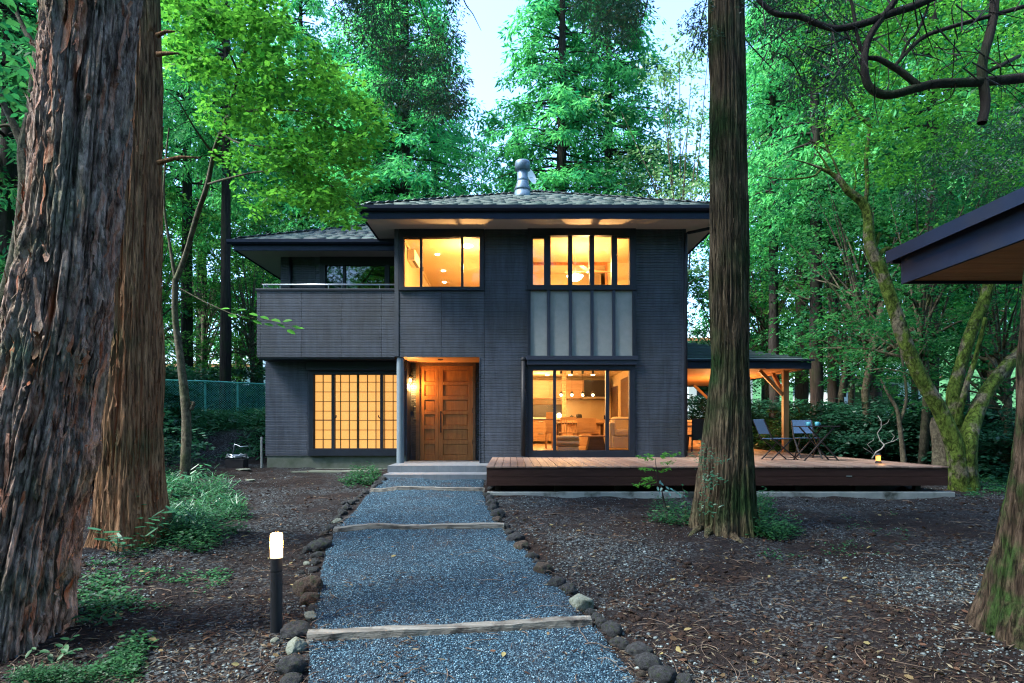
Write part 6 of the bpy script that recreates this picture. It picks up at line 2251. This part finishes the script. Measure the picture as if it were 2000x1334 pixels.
L6 = [limb([(361, 985), (361, 930), (364, 850), (362, 790), (352, 700), (342, 620), (342, 545)], [.10, .09, .085, .08, .065, .055, .05], nu=24, nv=120),
      limb([(342, 550), (362, 500), (385, 420, 11.3), (405, 360, 11), (420, 290, 10.8), (445, 225, 10.6), (470, 130, 10.4), (495, 40, 10.2), (510, -60, 10)], [.05, .048, .045, .04, .036, .032, .028, .024, .018], nv=120),
      limb([(342, 545), (332, 480), (320, 400), (322, 330), (330, 250)], [.03, .025, .02, .018, .012]),
      limb([(372, 800), (378, 788), (372, 785)], [.04, .03, .015], nv=10)]
for path in ([(440, 232, 10.6), (500, 190, 10), (545, 150, 9.6), (610, 125, 9.2), (680, 130, 9)], [(445, 220, 10.6), (520, 215, 10), (600, 220, 9.5), (660, 250, 9.2), (720, 270, 9)], [(405, 360, 11), (440, 350, 10.5), (510, 335, 10), (590, 340, 9.4), (660, 370, 9.2), (700, 400, 9)], [(465, 140, 10.4), (440, 90, 10), (400, 50, 9.4), (350, 20, 9)], [(480, 100, 10.3), (530, 60, 9.8), (590, 40, 9.3)], [(415, 300, 10.8), (380, 250, 10.3), (350, 200, 9.8), (330, 180, 9.5)], [(430, 260, 10.7), (470, 280, 10), (540, 290, 9.5), (620, 310, 9.2)]):
    n_ = len(path)
    L6.append(limb(path, list(np.linspace(.02, .005, n_)), nu=8, nv=40, amp=.004))
o = merge(L6, 'trunk')
wmat_parent(o, T6)


def in_poly(x, y, poly):
    c = False
    n = len(poly)
    for i in range(n):
        x1, y1 = poly[i]
        x2, y2 = poly[(i + 1) % n]
        if (y1 > y) != (y2 > y) and x < (x2 - x1) * (y - y1) / (y2 - y1) + x1: c = not c
    return c


def fill(poly, n, y0, y1, rng, jit=0):
    xs, ys = [p[0] for p in poly], [p[1] for p in poly]
    out = []
    while len(out) < n:
        x, y = rng.uniform(min(xs), max(xs)), rng.uniform(min(ys), max(ys))
        if in_poly(x, y, poly) and vn((x + y * .3) / 55, (y - x * .35) / 17, 0, 61) > rng.uniform(.28, .58):
            out.append(P(x, y, rng.uniform(y0, y1))[:])
    return np.array(out)


rng = np.random.default_rng(60)
poly = [(312, -60), (480, -60), (560, 30), (640, 100), (735, 200), (745, 250), (700, 300), (712, 360), (700, 432), (655, 440), (590, 410), (540, 350), (470, 260), (430, 170), (360, 130), (315, 120)]
cent = fill(poly, 760, 8.4, 11.4, rng)
V, F, T = spray_cloud(cent, 19, .27, .085, .72, rng, droop=.15, pat='leaf', flat=.12, tint_hi=.8)
cent2 = fill([(330, 130), (430, 150), (470, 260), (540, 360), (560, 430), (500, 420), (440, 330), (400, 240)], 90, 10, 12, rng)
V2, F2, T2_ = spray_cloud(cent2, 14, .2, .08, .7, rng, droop=.2, pat='leaf')
npmesh('crown', np.vstack([V, V2]), np.vstack([F, F2 + len(V)]), M['lf_green'], parent=T6, attr=np.concatenate([T, T2_]))
# the low twig reaching before the balcony
tw = thing('leafy_twig', 'single leafy twig reaching in front of the balcony wall', 'twig', P(505, 622, 11.6))
tp = [P(345, 560, 11.6), P(400, 590, 11.5), P(450, 612, 11.4), P(500, 622, 11.3), P(540, 628, 11.2), P(572, 640, 11.1)]
MB().tube(tp, [.012, .01, .008, .006, .004, .002], 6).build('twig_stem', M['bark_grey'], tw)
lv = [(430, 604), (445, 614), (462, 606), (470, 618), (486, 612), (494, 626), (508, 618), (516, 632), (530, 624), (540, 632), (552, 628), (560, 644), (570, 636), (575, 642)]
for (a, b) in lv:
    c = P(a, b, 11.3)
    V, F, q = leaves_arr(np.array([c[:]]), np.array([[1, -.1, random.uniform(-.6, .1)]]), np.array([[random.uniform(-.5, .2), random.uniform(-.9, -.3), 1]]), .19, .11, 'leaf')
    npmesh('leaf', V, F, M['lf_green'], parent=tw, attr=np.full(len(V), random.uniform(.4, 1)))

# -- mossy multi-stem tree right of the deck
Y7 = 11.9
b7 = P(1880, 960, Y7)
b7.z = float(gz(b7.x, b7.y))
T7 = thing('mossy_tree', 'multi-stemmed moss-covered tree at the right end of the deck', 'tree', b7)
L7 = []
def limb7(path, rads, nu=36, nv=120, amp=.03, m='bark_moss', seed=1):
    pts = [P(a[0], a[1], Y7 + (a[2] if len(a) > 2 else 0)) for a in path]
    return trunk('l', pts, [r_ * .84 for r_ in rads], M[m], nu=nu, nv=nv, kind='soft', amp=amp, freq=3.5, seed=seed, flare=.0)


L7.append(limb7([(1876, 985), (1874, 950), (1868, 900), (1860, 860), (1835, 800), (1800, 740), (1768, 670), (1745, 600), (1722, 530), (1700, 480), (1695, 420), (1683, 395), (1655, 372)], [.30, .24, .2, .19, .17, .155, .15, .14, .13, .125, .1, .09, .08], nv=260, seed=2))
L7.append(limb7([(1893, 985), (1888, 930), (1890, 870), (1905, 810, .2), (1930, 760, .3), (1965, 715, .4), (2000, 680, .5), (2060, 620, .7)], [.26, .22, .2, .17, .15, .14, .13, .12], nv=200, seed=3))
L7.append(limb7([(1882, 900, .1), (1870, 830, .35), (1862, 770, .45), (1880, 700, .5), (1900, 640, .5), (1925, 580, .5), (1945, 500, .5), (1970, 420, .5)], [.17, .15, .14, .13, .13, .12, .11, .1], nv=200, seed=4))
L7.append(limb7([(1868, 830, .25), (1885, 760, .2), (1905, 700, .2), (1925, 620, .1)], [.07, .06, .05, .04], nu=20, nv=80, seed=5))
L7.append(limb7([(1655, 372), (1640, 352), (1625, 340), (1605, 330), (1580, 320), (1545, 310)], [.08, .07, .05, .035, .02, .008], nu=16, nv=60, seed=6, amp=.012))
L7.append(limb7([(1690, 402), (1694, 360), (1692, 310), (1697, 262), (1700, 248), (1678, 225), (1660, 200), (1640, 170)], [.05, .045, .045, .04, .035, .04, .03, .02], nu=16, nv=100, seed=7, amp=.015, m='bark_moss'))
L7.append(limb7([(1705, 490), (1712, 470), (1718, 455)], [.06, .05, .035], nu=14, nv=20, seed=8))
L7.append(limb7([(1712, 500), (1735, 485), (1752, 500)], [.06, .045, .02], nu=14, nv=24, seed=9))
for path in ([(1650, 370), (1635, 330), (1620, 300), (1600, 285), (1570, 270)], [(1620, 300), (1610, 270), (1605, 240)], [(1625, 340), (1600, 300), (1590, 290)], [(1665, 385), (1672, 350), (1668, 322)], [(1605, 330), (1585, 345), (1530, 350), (1480, 342)]):
    L7.append(limb7(path, list(np.linspace(.03, .006, len(path))), nu=8, nv=40, seed=10, amp=.004))
o = merge(L7, 'trunk')
wmat_parent(o, T7)
rng = np.random.default_rng(70)
cent = fill([(1500, -80), (2100, -80), (2100, 360), (1900, 380), (1740, 360), (1640, 300), (1560, 180)], 820, 9.5, 14.5, rng)
V, F, T = spray_cloud(cent, 20, .3, .085, .6, rng, droop=.15, pat='diamond', flat=.2)
npmesh('crown', V, F, M['lf_green'], parent=T7, attr=T)
tag(trunk('cut_stump', [P(1838, 925, 12.6), P(1835, 870, 12.6), P(1828, 830, 12.6), P(1822, 815, 12.6)], [.17, .13, .11, .03], M['bark_grey'], nu=24, nv=40, kind='soft', amp=.04, freq=2, seed=4), 'pale broken stump leaning behind the mossy stems', 'stump')
sp = thing('sapling', 'thin forked sapling right of the driftwood branch', 'tree', P(1765, 900, 13.2))
def limbS(path, rads): return trunk('l', [P(a, b, 13.2) for a, b in path], rads, M['bark_grey'], nu=12, nv=50, kind='soft', amp=.01, freq=3, seed=3)
o = merge([limbS([(1766, 915), (1762, 870), (1757, 830), (1752, 800), (1735, 770), (1720, 740)], [.06, .05, .045, .04, .03, .015]), limbS([(1757, 826), (1770, 780), (1765, 720), (1755, 660), (1740, 600), (1725, 560)], [.035, .03, .025, .02, .015, .008]), limbS([(1765, 720), (1790, 700), (1815, 660)], [.015, .01, .005])], 'trunk')
wmat_parent(o, sp)
rng = np.random.default_rng(71)
cent = fill([(1660, 560), (1850, 540), (1900, 640), (1840, 740), (1700, 760), (1640, 680)], 150, 12.4, 14.2, rng)
V, F, T = spray_cloud(cent, 18, .3, .07, .55, rng, droop=.12, pat='diamond', flat=.15)
npmesh('crown', V, F, M['lf_maple'], parent=sp, attr=T)

# -- dark overhanging branches at the top right
Y8 = 6.2
T8 = thing('overhanging_branch', 'dark curved bare branches looping across the upper right', 'branch', P(2060, 100, Y8))
L8 = []
def limb8(path, r0, r1, nu=16, seed=1):
    pts = [P(a[0], a[1], Y8 + (a[2] if len(a) > 2 else 0)) for a in path]
    return trunk('l', pts, list(np.linspace(r0, r1, len(path))), M['bark_dark'], nu=nu, nv=14 * len(path), kind='soft', amp=.012, freq=3, seed=seed)


L8.append(limb8([(2250, 130, -.4), (2080, 140, -.2), (2000, 152), (1900, 160), (1830, 163), (1790, 172), (1740, 185), (1712, 180), (1693, 160), (1688, 120), (1695, 80), (1715, 45), (1745, 5), (1780, -60)], .05, .03, 20))
L8.append(limb8([(1795, 168), (1760, 140), (1740, 128), (1715, 115), (1695, 113)], .035, .02, 14))
L8.append(limb8([(1480, 0), (1500, 18), (1520, 28), (1560, 32), (1600, 48), (1635, 56), (1690, 45), (1735, 28), (1790, 10), (1850, -20)], .02, .04, 14))
L8.append(limb8([(1693, 115), (1680, 90), (1672, 60), (1668, 30), (1660, -10)], .02, .014, 12))
L8.append(limb8([(1750, 133), (1755, 120), (1800, 75), (1850, 55), (1920, 35), (2010, 10)], .018, .02, 12))
L8.append(limb8([(1755, 122), (1775, 80), (1790, 65), (1810, 20), (1820, -20)], .014, .01, 10))
L8.append(limb8([(1918, 240), (1925, 200), (1918, 130), (1932, 70), (1940, 30), (1945, -40)], .045, .04, 16))
L8.append(limb8([(1990, 110, .2), (1960, 125), (1930, 140), (1900, 160)], .02, .015, 10))
rng = np.random.default_rng(80)
for _ in range(90):
    x, y = rng.uniform(1480, 2000), rng.uniform(-20, 170)
    a = rng.uniform(-2.8, -.3) if rng.uniform() < .5 else rng.uniform(0, 2.8)
    L = rng.uniform(50, 160)
    L8.append(limb8([(x, y, rng.uniform(-1, 1)), (x + L * .5 * math.cos(a) + rng.normal(0, 8), y + L * .5 * math.sin(a) + rng.normal(0, 8)), (x + L * math.cos(a), y + L * math.sin(a) + 10)], .007, .002, 5))
o = merge(L8, 'branches')
wmat_parent(o, T8)
cent = fill([(1440, -60), (1620, -60), (1690, 60), (1660, 210), (1590, 230), (1540, 150), (1470, 40)], 150, 6.5, 8, rng)
V, F, T = spray_cloud(cent, 60, .19, .05, .3, rng, droop=.6, pat='diamond', flat=.5)
cent = fill([(1850, 230), (2050, 180), (2050, 370), (1900, 390), (1760, 420), (1780, 360)], 90, 7.6, 10, rng)
V2, F2, T2_ = spray_cloud(cent, 60, .22, .055, .3, rng, droop=.4, pat='diamond', flat=.4)
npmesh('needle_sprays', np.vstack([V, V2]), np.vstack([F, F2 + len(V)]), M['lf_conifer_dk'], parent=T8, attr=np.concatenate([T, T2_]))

# -- dark hanging conifer boughs at top centre, near the camera
def bough(label, poly, n, y0, y1, stems, seed):
    rng = np.random.default_rng(seed)
    t = thing('hanging_bough', label, 'bough', P(sum(p[0] for p in poly) / len(poly), 20, (y0 + y1) / 2), 'dark boughs hanging into the top of the view')
    cent = fill(poly, n, y0, y1, rng)
    V, F, T = spray_cloud(cent, 70, .2, .055, .3, rng, droop=.6, pat='diamond', flat=.5)
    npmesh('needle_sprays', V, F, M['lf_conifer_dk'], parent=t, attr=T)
    ls = []
    for path in stems:
        ls.append(trunk('l', [P(a, b, (y0 + y1) / 2) for a, b in path], list(np.linspace(.012, .003, len(path))), M['bark_dark'], nu=6, nv=30, kind='soft', amp=.002, freq=3, seed=3))
    o = merge(ls, 'stems')
    wmat_parent(o, t)


bough('dark hanging conifer bough at top, left of the sky gap', [(640, -60), (900, -60), (890, 30), (930, 90), (905, 130), (905, 190), (860, 240), (760, 200), (700, 120)], 230, 7.5, 9.5, ([(800, -200), (815, -20), (840, 60), (860, 130)], [(870, -200), (900, -20), (925, 30), (940, 60)], [(760, -200), (765, 0), (770, 110)]), 90)
bough('dark hanging conifer bough at top, right of the sky gap', [(1080, -60), (1270, -60), (1240, 60), (1190, 110), (1130, 60)], 100, 7.5, 9, ([(1300, -200), (1260, 20), (1215, 80)], [(1250, -200), (1200, 0), (1160, 60)]), 91)
bough('sparse dark twig against the sky by the front cedar', [(1330, 10), (1390, 0), (1395, 90), (1350, 110)], 16, 8, 8.6, ([(1395, -60), (1375, 20), (1350, 90)],), 92)

# ================================================================== GROUND PLANTS
def cover(name, label, poly, n, rng, leaf, lw, hmin, hmax, mt, pat='leaf', upright=.5, grp=None, path_clear=True):
    xs, ys = [p[0] for p in poly], [p[1] for p in poly]
    C, U, N, Ls = [], [], [], []
    stems = []
    while len(C) < n:
        x, y = rng.uniform(min(xs), max(xs)), rng.uniform(min(ys), max(ys))
        if not in_poly(x, y, poly): continue
        g = G(x, y)
        dens = float(vn(g.x * 2.2, g.y * 2.2, 0, 33))
        if dens < rng.uniform(.25, .75): continue
        h = rng.uniform(hmin, hmax) * (.4 + dens)
        k = rng.integers(3, 8)
        a0 = rng.uniform(0, 2 * PI)
        for q in range(k):
            a = a0 + q * 2.4
            hh = h * (q + 1) / k
            C.append((g.x + .03 * math.cos(a) + rng.normal(0, .03), g.y + .03 * math.sin(a), g.z + hh))
            U.append((math.cos(a), math.sin(a), upright * rng.uniform(-.5, 1)))
            N.append((rng.normal(0, .3), rng.normal(0, .3) - .2, 1))
            Ls.append(leaf * rng.uniform(.6, 1.3))
    C, U, N, Ls = map(np.array, (C, U, N, Ls))
    V, F, q = leaves_arr(C, U, N, Ls, Ls * lw, pat)
    o = npmesh(name, V, F, mt, attr=np.repeat(rng.uniform(0, 1, len(C)), q), kind='stuff')
    tag(o, label, 'ground cover', grp)
    return o


rng = np.random.default_rng(100)
cover('ground_cover', 'leafy green undergrowth spreading right of the second cedar base', [(300, 1030), (325, 935), (400, 930), (470, 990), (495, 1030), (440, 1060), (380, 1100), (300, 1110), (240, 1110)], 6400, rng, .055, .45, .03, .30, M['lf_ground'])
cover('ground_cover', 'long bladed grass tuft between the cedar and the slender tree', [(280, 1060), (310, 920), (370, 905), (440, 950), (470, 1010), (400, 1050)], 2200, rng, .20, .07, .05, .25, M['lf_sasa'], 'blade', .9)
cover('ground_cover', 'sparse seedlings on the dark soil left of the bollard', [(160, 1330), (150, 1120), (240, 1080), (380, 1090), (470, 1130), (300, 1200), (260, 1334)], 2000, rng, .042, .55, .02, .09, M['lf_ground'])
cover('ground_cover', 'soft mossy green plants at the bottom left corner', [(20, 1345), (90, 1240), (160, 1250), (260, 1270), (270, 1345)], 4200, rng, .028, .35, .01, .09, M['lf_ground'], 'diamond')
cover('ground_cover', 'small green plants beside the porch step and path top', [(665, 945), (690, 915), (735, 915), (745, 935), (725, 950), (690, 962)], 1100, rng, .055, .6, .02, .16, M['lf_ground'])
cover('ground_cover', 'bushy greenery at the right foot of the front cedar', [(1470, 1050), (1468, 970), (1495, 985), (1520, 1030), (1570, 1045), (1530, 1062)], 2400, rng, .05, .4, .03, .3, M['lf_ground'])
cover('ground_cover', 'green tuft at the left foot of the front cedar', [(1268, 1020), (1275, 985), (1315, 985), (1350, 1000), (1352, 1030), (1300, 1030)], 1000, rng, .05, .4, .03, .2, M['lf_ground'])
cover('ground_cover', 'low weeds on the ground right of the deck kerb', [(1890, 975), (1880, 940), (1990, 925), (1990, 960), (1950, 972)], 1500, rng, .06, .45, .03, .16, M['lf_ground'])
cover('ground_cover', 'scattered tiny weeds on the gravelly soil of the right yard', [(1640, 1050), (1640, 1000), (1700, 990), (1800, 1030), (1720, 1090), (1500, 1100), (1480, 1080)], 260, rng, .035, .5, .01, .04, M['lf_ground'])
# bank with bamboo grass by the fence
xs_ = rng.uniform(-14, -6.1, 26000)
ys_ = rng.uniform(16.6, 21.5, 26000)
dn = vn(xs_ * 1.1, ys_ * 1.1, 0, 44) + .35 * sstep(17.6, 19, ys_)
kp = dn > RNG.uniform(.35, .95, len(xs_))
xs_, ys_ = xs_[kp], ys_[kp]
hh = RNG.uniform(.02, .55, len(xs_)) * sstep(16.8, 18.8, ys_) + .03
a = RNG.uniform(0, 2 * PI, len(xs_))
Ls = RNG.uniform(.12, .3, len(xs_))
V, F, q = leaves_arr(np.stack([xs_, ys_, gz(xs_, ys_) + hh], -1), np.stack([np.cos(a), np.sin(a), RNG.uniform(-.6, .5, len(a))], -1), np.stack([RNG.normal(0, .4, len(a)), RNG.normal(0, .4, len(a)), 1 + 0 * a], -1), Ls, Ls * .16, 'blade')
tag(npmesh('bamboo_grass', V, F, M['lf_sasa'], attr=np.repeat(RNG.uniform(0, 1, len(a)), q), kind='stuff'), 'bamboo grass covering the bank along the chain-link fence', 'bamboo grass')
# woodland floor beyond deck and house
xs_ = RNG.uniform(-32, 32, 60000)
ys_ = RNG.uniform(20, 44, 60000)
kp = (np.abs(xs_) < ys_ * .95) & ~((xs_ > -6.2) & (xs_ < 8.2) & (ys_ < 24))
xs_, ys_ = xs_[kp], ys_[kp]
a = RNG.uniform(0, 2 * PI, len(xs_))
hh = RNG.uniform(0, 1.1, len(xs_)) * (vn(xs_ * .5, ys_ * .5, 0, 8) ** 1.5) * 1.6
Ls = RNG.uniform(.15, .34, len(xs_))
V, F, q = leaves_arr(np.stack([xs_, ys_, gz(xs_, ys_) + hh], -1), np.stack([np.cos(a), np.sin(a), RNG.uniform(-.6, .5, len(a))], -1), np.stack([RNG.normal(0, .4, len(a)), RNG.normal(0, .4, len(a)) - .3, 1 + 0 * a], -1), Ls, Ls * .5, 'diamond')
tag(npmesh('forest_undergrowth', V, F, M['lf_ground'], attr=np.repeat(RNG.uniform(0, 1, len(a)), q), kind='stuff'), 'low green undergrowth of the forest floor behind the house', 'undergrowth')


def plant(label, base, stems, lsize, lw, mt, cat='plant', name='plant', grp=None, lean=0, pat='leaf', leaf_label=None):
    """stems: list of (dx, dz, [n leaves]) arcs"""
    t = thing(name, label, cat, base, grp)
    for (dx, dy, dz, n) in stems:
        pts = [base + Vector((dx * s ** 1.4, dy * s ** 1.4, dz * s)) for s in (0, .35, .7, 1)]
        MB().tube(pts, [.006, .005, .003, .0015], 5).build('stem', M['bark_grey'], t)
        for i in range(n):
            s = .3 + .7 * (i + 1) / n
            c = base + Vector((dx * s ** 1.4, dy * s ** 1.4, dz * s))
            a = i * 2.4 + dx * 9
            U = np.array([[math.cos(a) + dx * .8, math.sin(a) * .6, random.uniform(-.5, .3)]])
            L = lsize * random.uniform(.7, 1.2)
            V, F, q = leaves_arr(np.array([c[:]]), U, np.array([[random.uniform(-.3, .3), -.4, 1]]), L, L * lw, pat)
            npmesh('leaf', V, F, mt, parent=t, attr=np.full(len(V), random.random()))
    return t


b = G(345, 1000)
for (px, py, h, dx, lab) in ((330, 985, .5, .25, 'tall bamboo grass stalk with long leaves left of the slender tree'), (372, 950, .42, .3, 'bamboo grass stalk with broad leaves at the slender tree foot'), (262, 1060, .55, .1, 'bamboo grass stalk before the second cedar trunk'), (230, 1085, .3, -.12, 'small bamboo grass tuft between the two big trunks'), (300, 1070, .5, .2, 'bamboo grass stalk at the right root of the second cedar')):
    g = G(px, py)
    plant(lab, g, [(dx, -.1, h, 8), (dx * .3, .05, h * .8, 6), (-dx * .5, -.05, h * .7, 5)], .17, .2, M['lf_sasa'], 'bamboo grass', 'bamboo_grass_plant', 'bamboo grass plants under the left trees', pat='blade')
# fern-leafed seedlings lower left
for (px, py, lab) in ((190, 1225, 'low fern-like seedling right of the peeling trunk base'), (110, 1290, 'pale leafed seedling below the peeling trunk'), (215, 1180, 'small seedling on the dark soil by the peeling trunk')):
    g = G(px, py)
    plant(lab, g, [(.2, -.05, .08, 9), (-.1, -.1, .1, 6), (.05, .1, .12, 6)], .07, .45, M['lf_ground'], 'seedling', 'seedling', 'seedlings at the lower left')
# seedling maple in front of the deck
g = G(1312, 1012)
sm = thing('maple_seedling', 'bright green young tree with tiered leaves before the deck', 'seedling', g)
Ys = g.y
sp_ = [P(1322, 1012, Ys), P(1300, 990, Ys), P(1293, 960, Ys), P(1284, 930, Ys), P(1280, 900, Ys), P(1282, 890, Ys)]
MB().tube(sp_, [.011, .01, .008, .006, .004, .002], 6).build('stem', M['bark_dark'], sm, smooth=True)
rng = np.random.default_rng(120)
C, U = [], []
for (x0_, y0_, x1_, y1_, n_) in ((1283, 897, 1246, 892, 26), (1283, 894, 1325, 886, 28), (1283, 892, 1262, 886, 14), (1283, 893, 1305, 884, 16), (1282, 918, 1250, 915, 20), (1283, 922, 1308, 914, 14), (1285, 932, 1258, 936, 18), (1286, 936, 1240, 950, 24), (1288, 940, 1262, 952, 12), (1284, 905, 1312, 903, 18)):
    for _ in range(int(n_ * 2.2)):
        s = rng.uniform(.15, 1)
        c = P(x0_ + (x1_ - x0_) * s + rng.normal(0, 2), y0_ + (y1_ - y0_) * s + rng.normal(0, 1.5), Ys + rng.normal(0, .1))
        C.append(c[:])
        U.append((np.sign(x1_ - x0_) + rng.normal(0, .5), rng.normal(0, .6), rng.uniform(-.5, .2)))
C, U = np.array(C), np.array(U)
Ls = rng.uniform(.03, .055, len(C))
V, F, q = leaves_arr(C, U, np.stack([rng.normal(0, .3, len(C)), rng.normal(-.3, .3, len(C)), np.ones(len(C))], -1), Ls, Ls * .5, 'leaf')
npmesh('foliage', V, F, M['lf_green'], parent=sm, attr=np.repeat(rng.uniform(.2, 1, len(C)), q))
g2 = P(1292, 955, Ys - .1)
tl = thing('ash_seedling', 'blue-green leaved shoot hanging beside the bright seedling', 'seedling', G(1292, 1020))
MB().tube([G(1306, 1024), P(1296, 985, Ys - .1), P(1291, 945, Ys - .1), P(1300, 950, Ys - .1), P(1335, 965, Ys - .15)], [.007, .006, .004, .003, .002], 6).build('stem', M['bark_dark'], tl)
for (px, py, ln) in ((1289, 942, .07), (1284, 950, .07), (1293, 952, .07), (1288, 960, .06), (1300, 950, .07), (1308, 953, .07), (1315, 957, .07), (1320, 962, .07), (1328, 964, .07), (1334, 967, .06), (1290, 938, .06), (1298, 958, .06), (1306, 962, .06)):
    c = P(px, py, Ys - .12)
    V, F, q = leaves_arr(np.array([c[:]]), np.array([[random.uniform(-.5, 1), -.3, random.uniform(-1, -.2)]]), np.array([[random.uniform(-.3, .3), -.8, .7]]), ln, ln * .5, 'leaf')
    npmesh('leaf', V, F, M['lf_teal'], parent=tl, attr=np.full(len(V), random.random()))
# ivy-like shoots up the front cedar
iv = thing('climbing_vine', 'narrow-leaved vine climbing the left side of the front cedar', 'vine', P(1385, 1000, Y3 - .35))
C, U = [], []
for (x0_, y0_, x1_, y1_, n_) in ((1372, 1010, 1380, 930, 30), (1378, 940, 1368, 880, 34), (1380, 900, 1395, 880, 16), (1385, 960, 1395, 930, 22), (1390, 925, 1412, 940, 18), (1376, 880, 1372, 860, 10), (1390, 1005, 1394, 985, 14), (1395, 910, 1420, 895, 14), (1365, 905, 1345, 880, 10)):
    for _ in range(int(n_ * 1.8)):
        s = rng.uniform(0, 1)
        c = P(x0_ + (x1_ - x0_) * s + rng.normal(0, 5), y0_ + (y1_ - y0_) * s + rng.normal(0, 3), Y3 - .42 + rng.normal(0, .05) + .1 * (x1_ < 1372))
        C.append(c[:])
        U.append((rng.normal(0, 1), rng.normal(0, .5), rng.uniform(-.4, .5)))
C, U = np.array(C), np.array(U)
Ls = rng.uniform(.03, .06, len(C))
V, F, q = leaves_arr(C, U, np.stack([rng.normal(0, .3, len(C)), rng.normal(-.8, .3, len(C)), np.ones(len(C))], -1), Ls, Ls * .25, 'leaf')
npmesh('foliage', V, F, M['lf_sasa'], parent=iv, attr=np.repeat(rng.uniform(0, .6, len(C)), q))
MB().tube([P(1374, 1015, Y3 - .45), P(1378, 950, Y3 - .42), P(1370, 900, Y3 - .4), P(1374, 862, Y3 - .35)], [.006, .005, .004, .002], 5).build('stem', M['bark_dark'], iv)
for (px, py, dx) in ((1340, 1000, -.05), (1480, 985, .3)):
    g = G(px, py + 20)
    plant('upright weed with narrow pointed leaves ' + ('left' if px < 1400 else 'right') + ' of the front cedar', g, [(dx, 0, .5 if px < 1400 else .35, 7), (dx * .4, -.1, .3, 5)], .09, .35, M['lf_ground'], 'weed', 'weed')
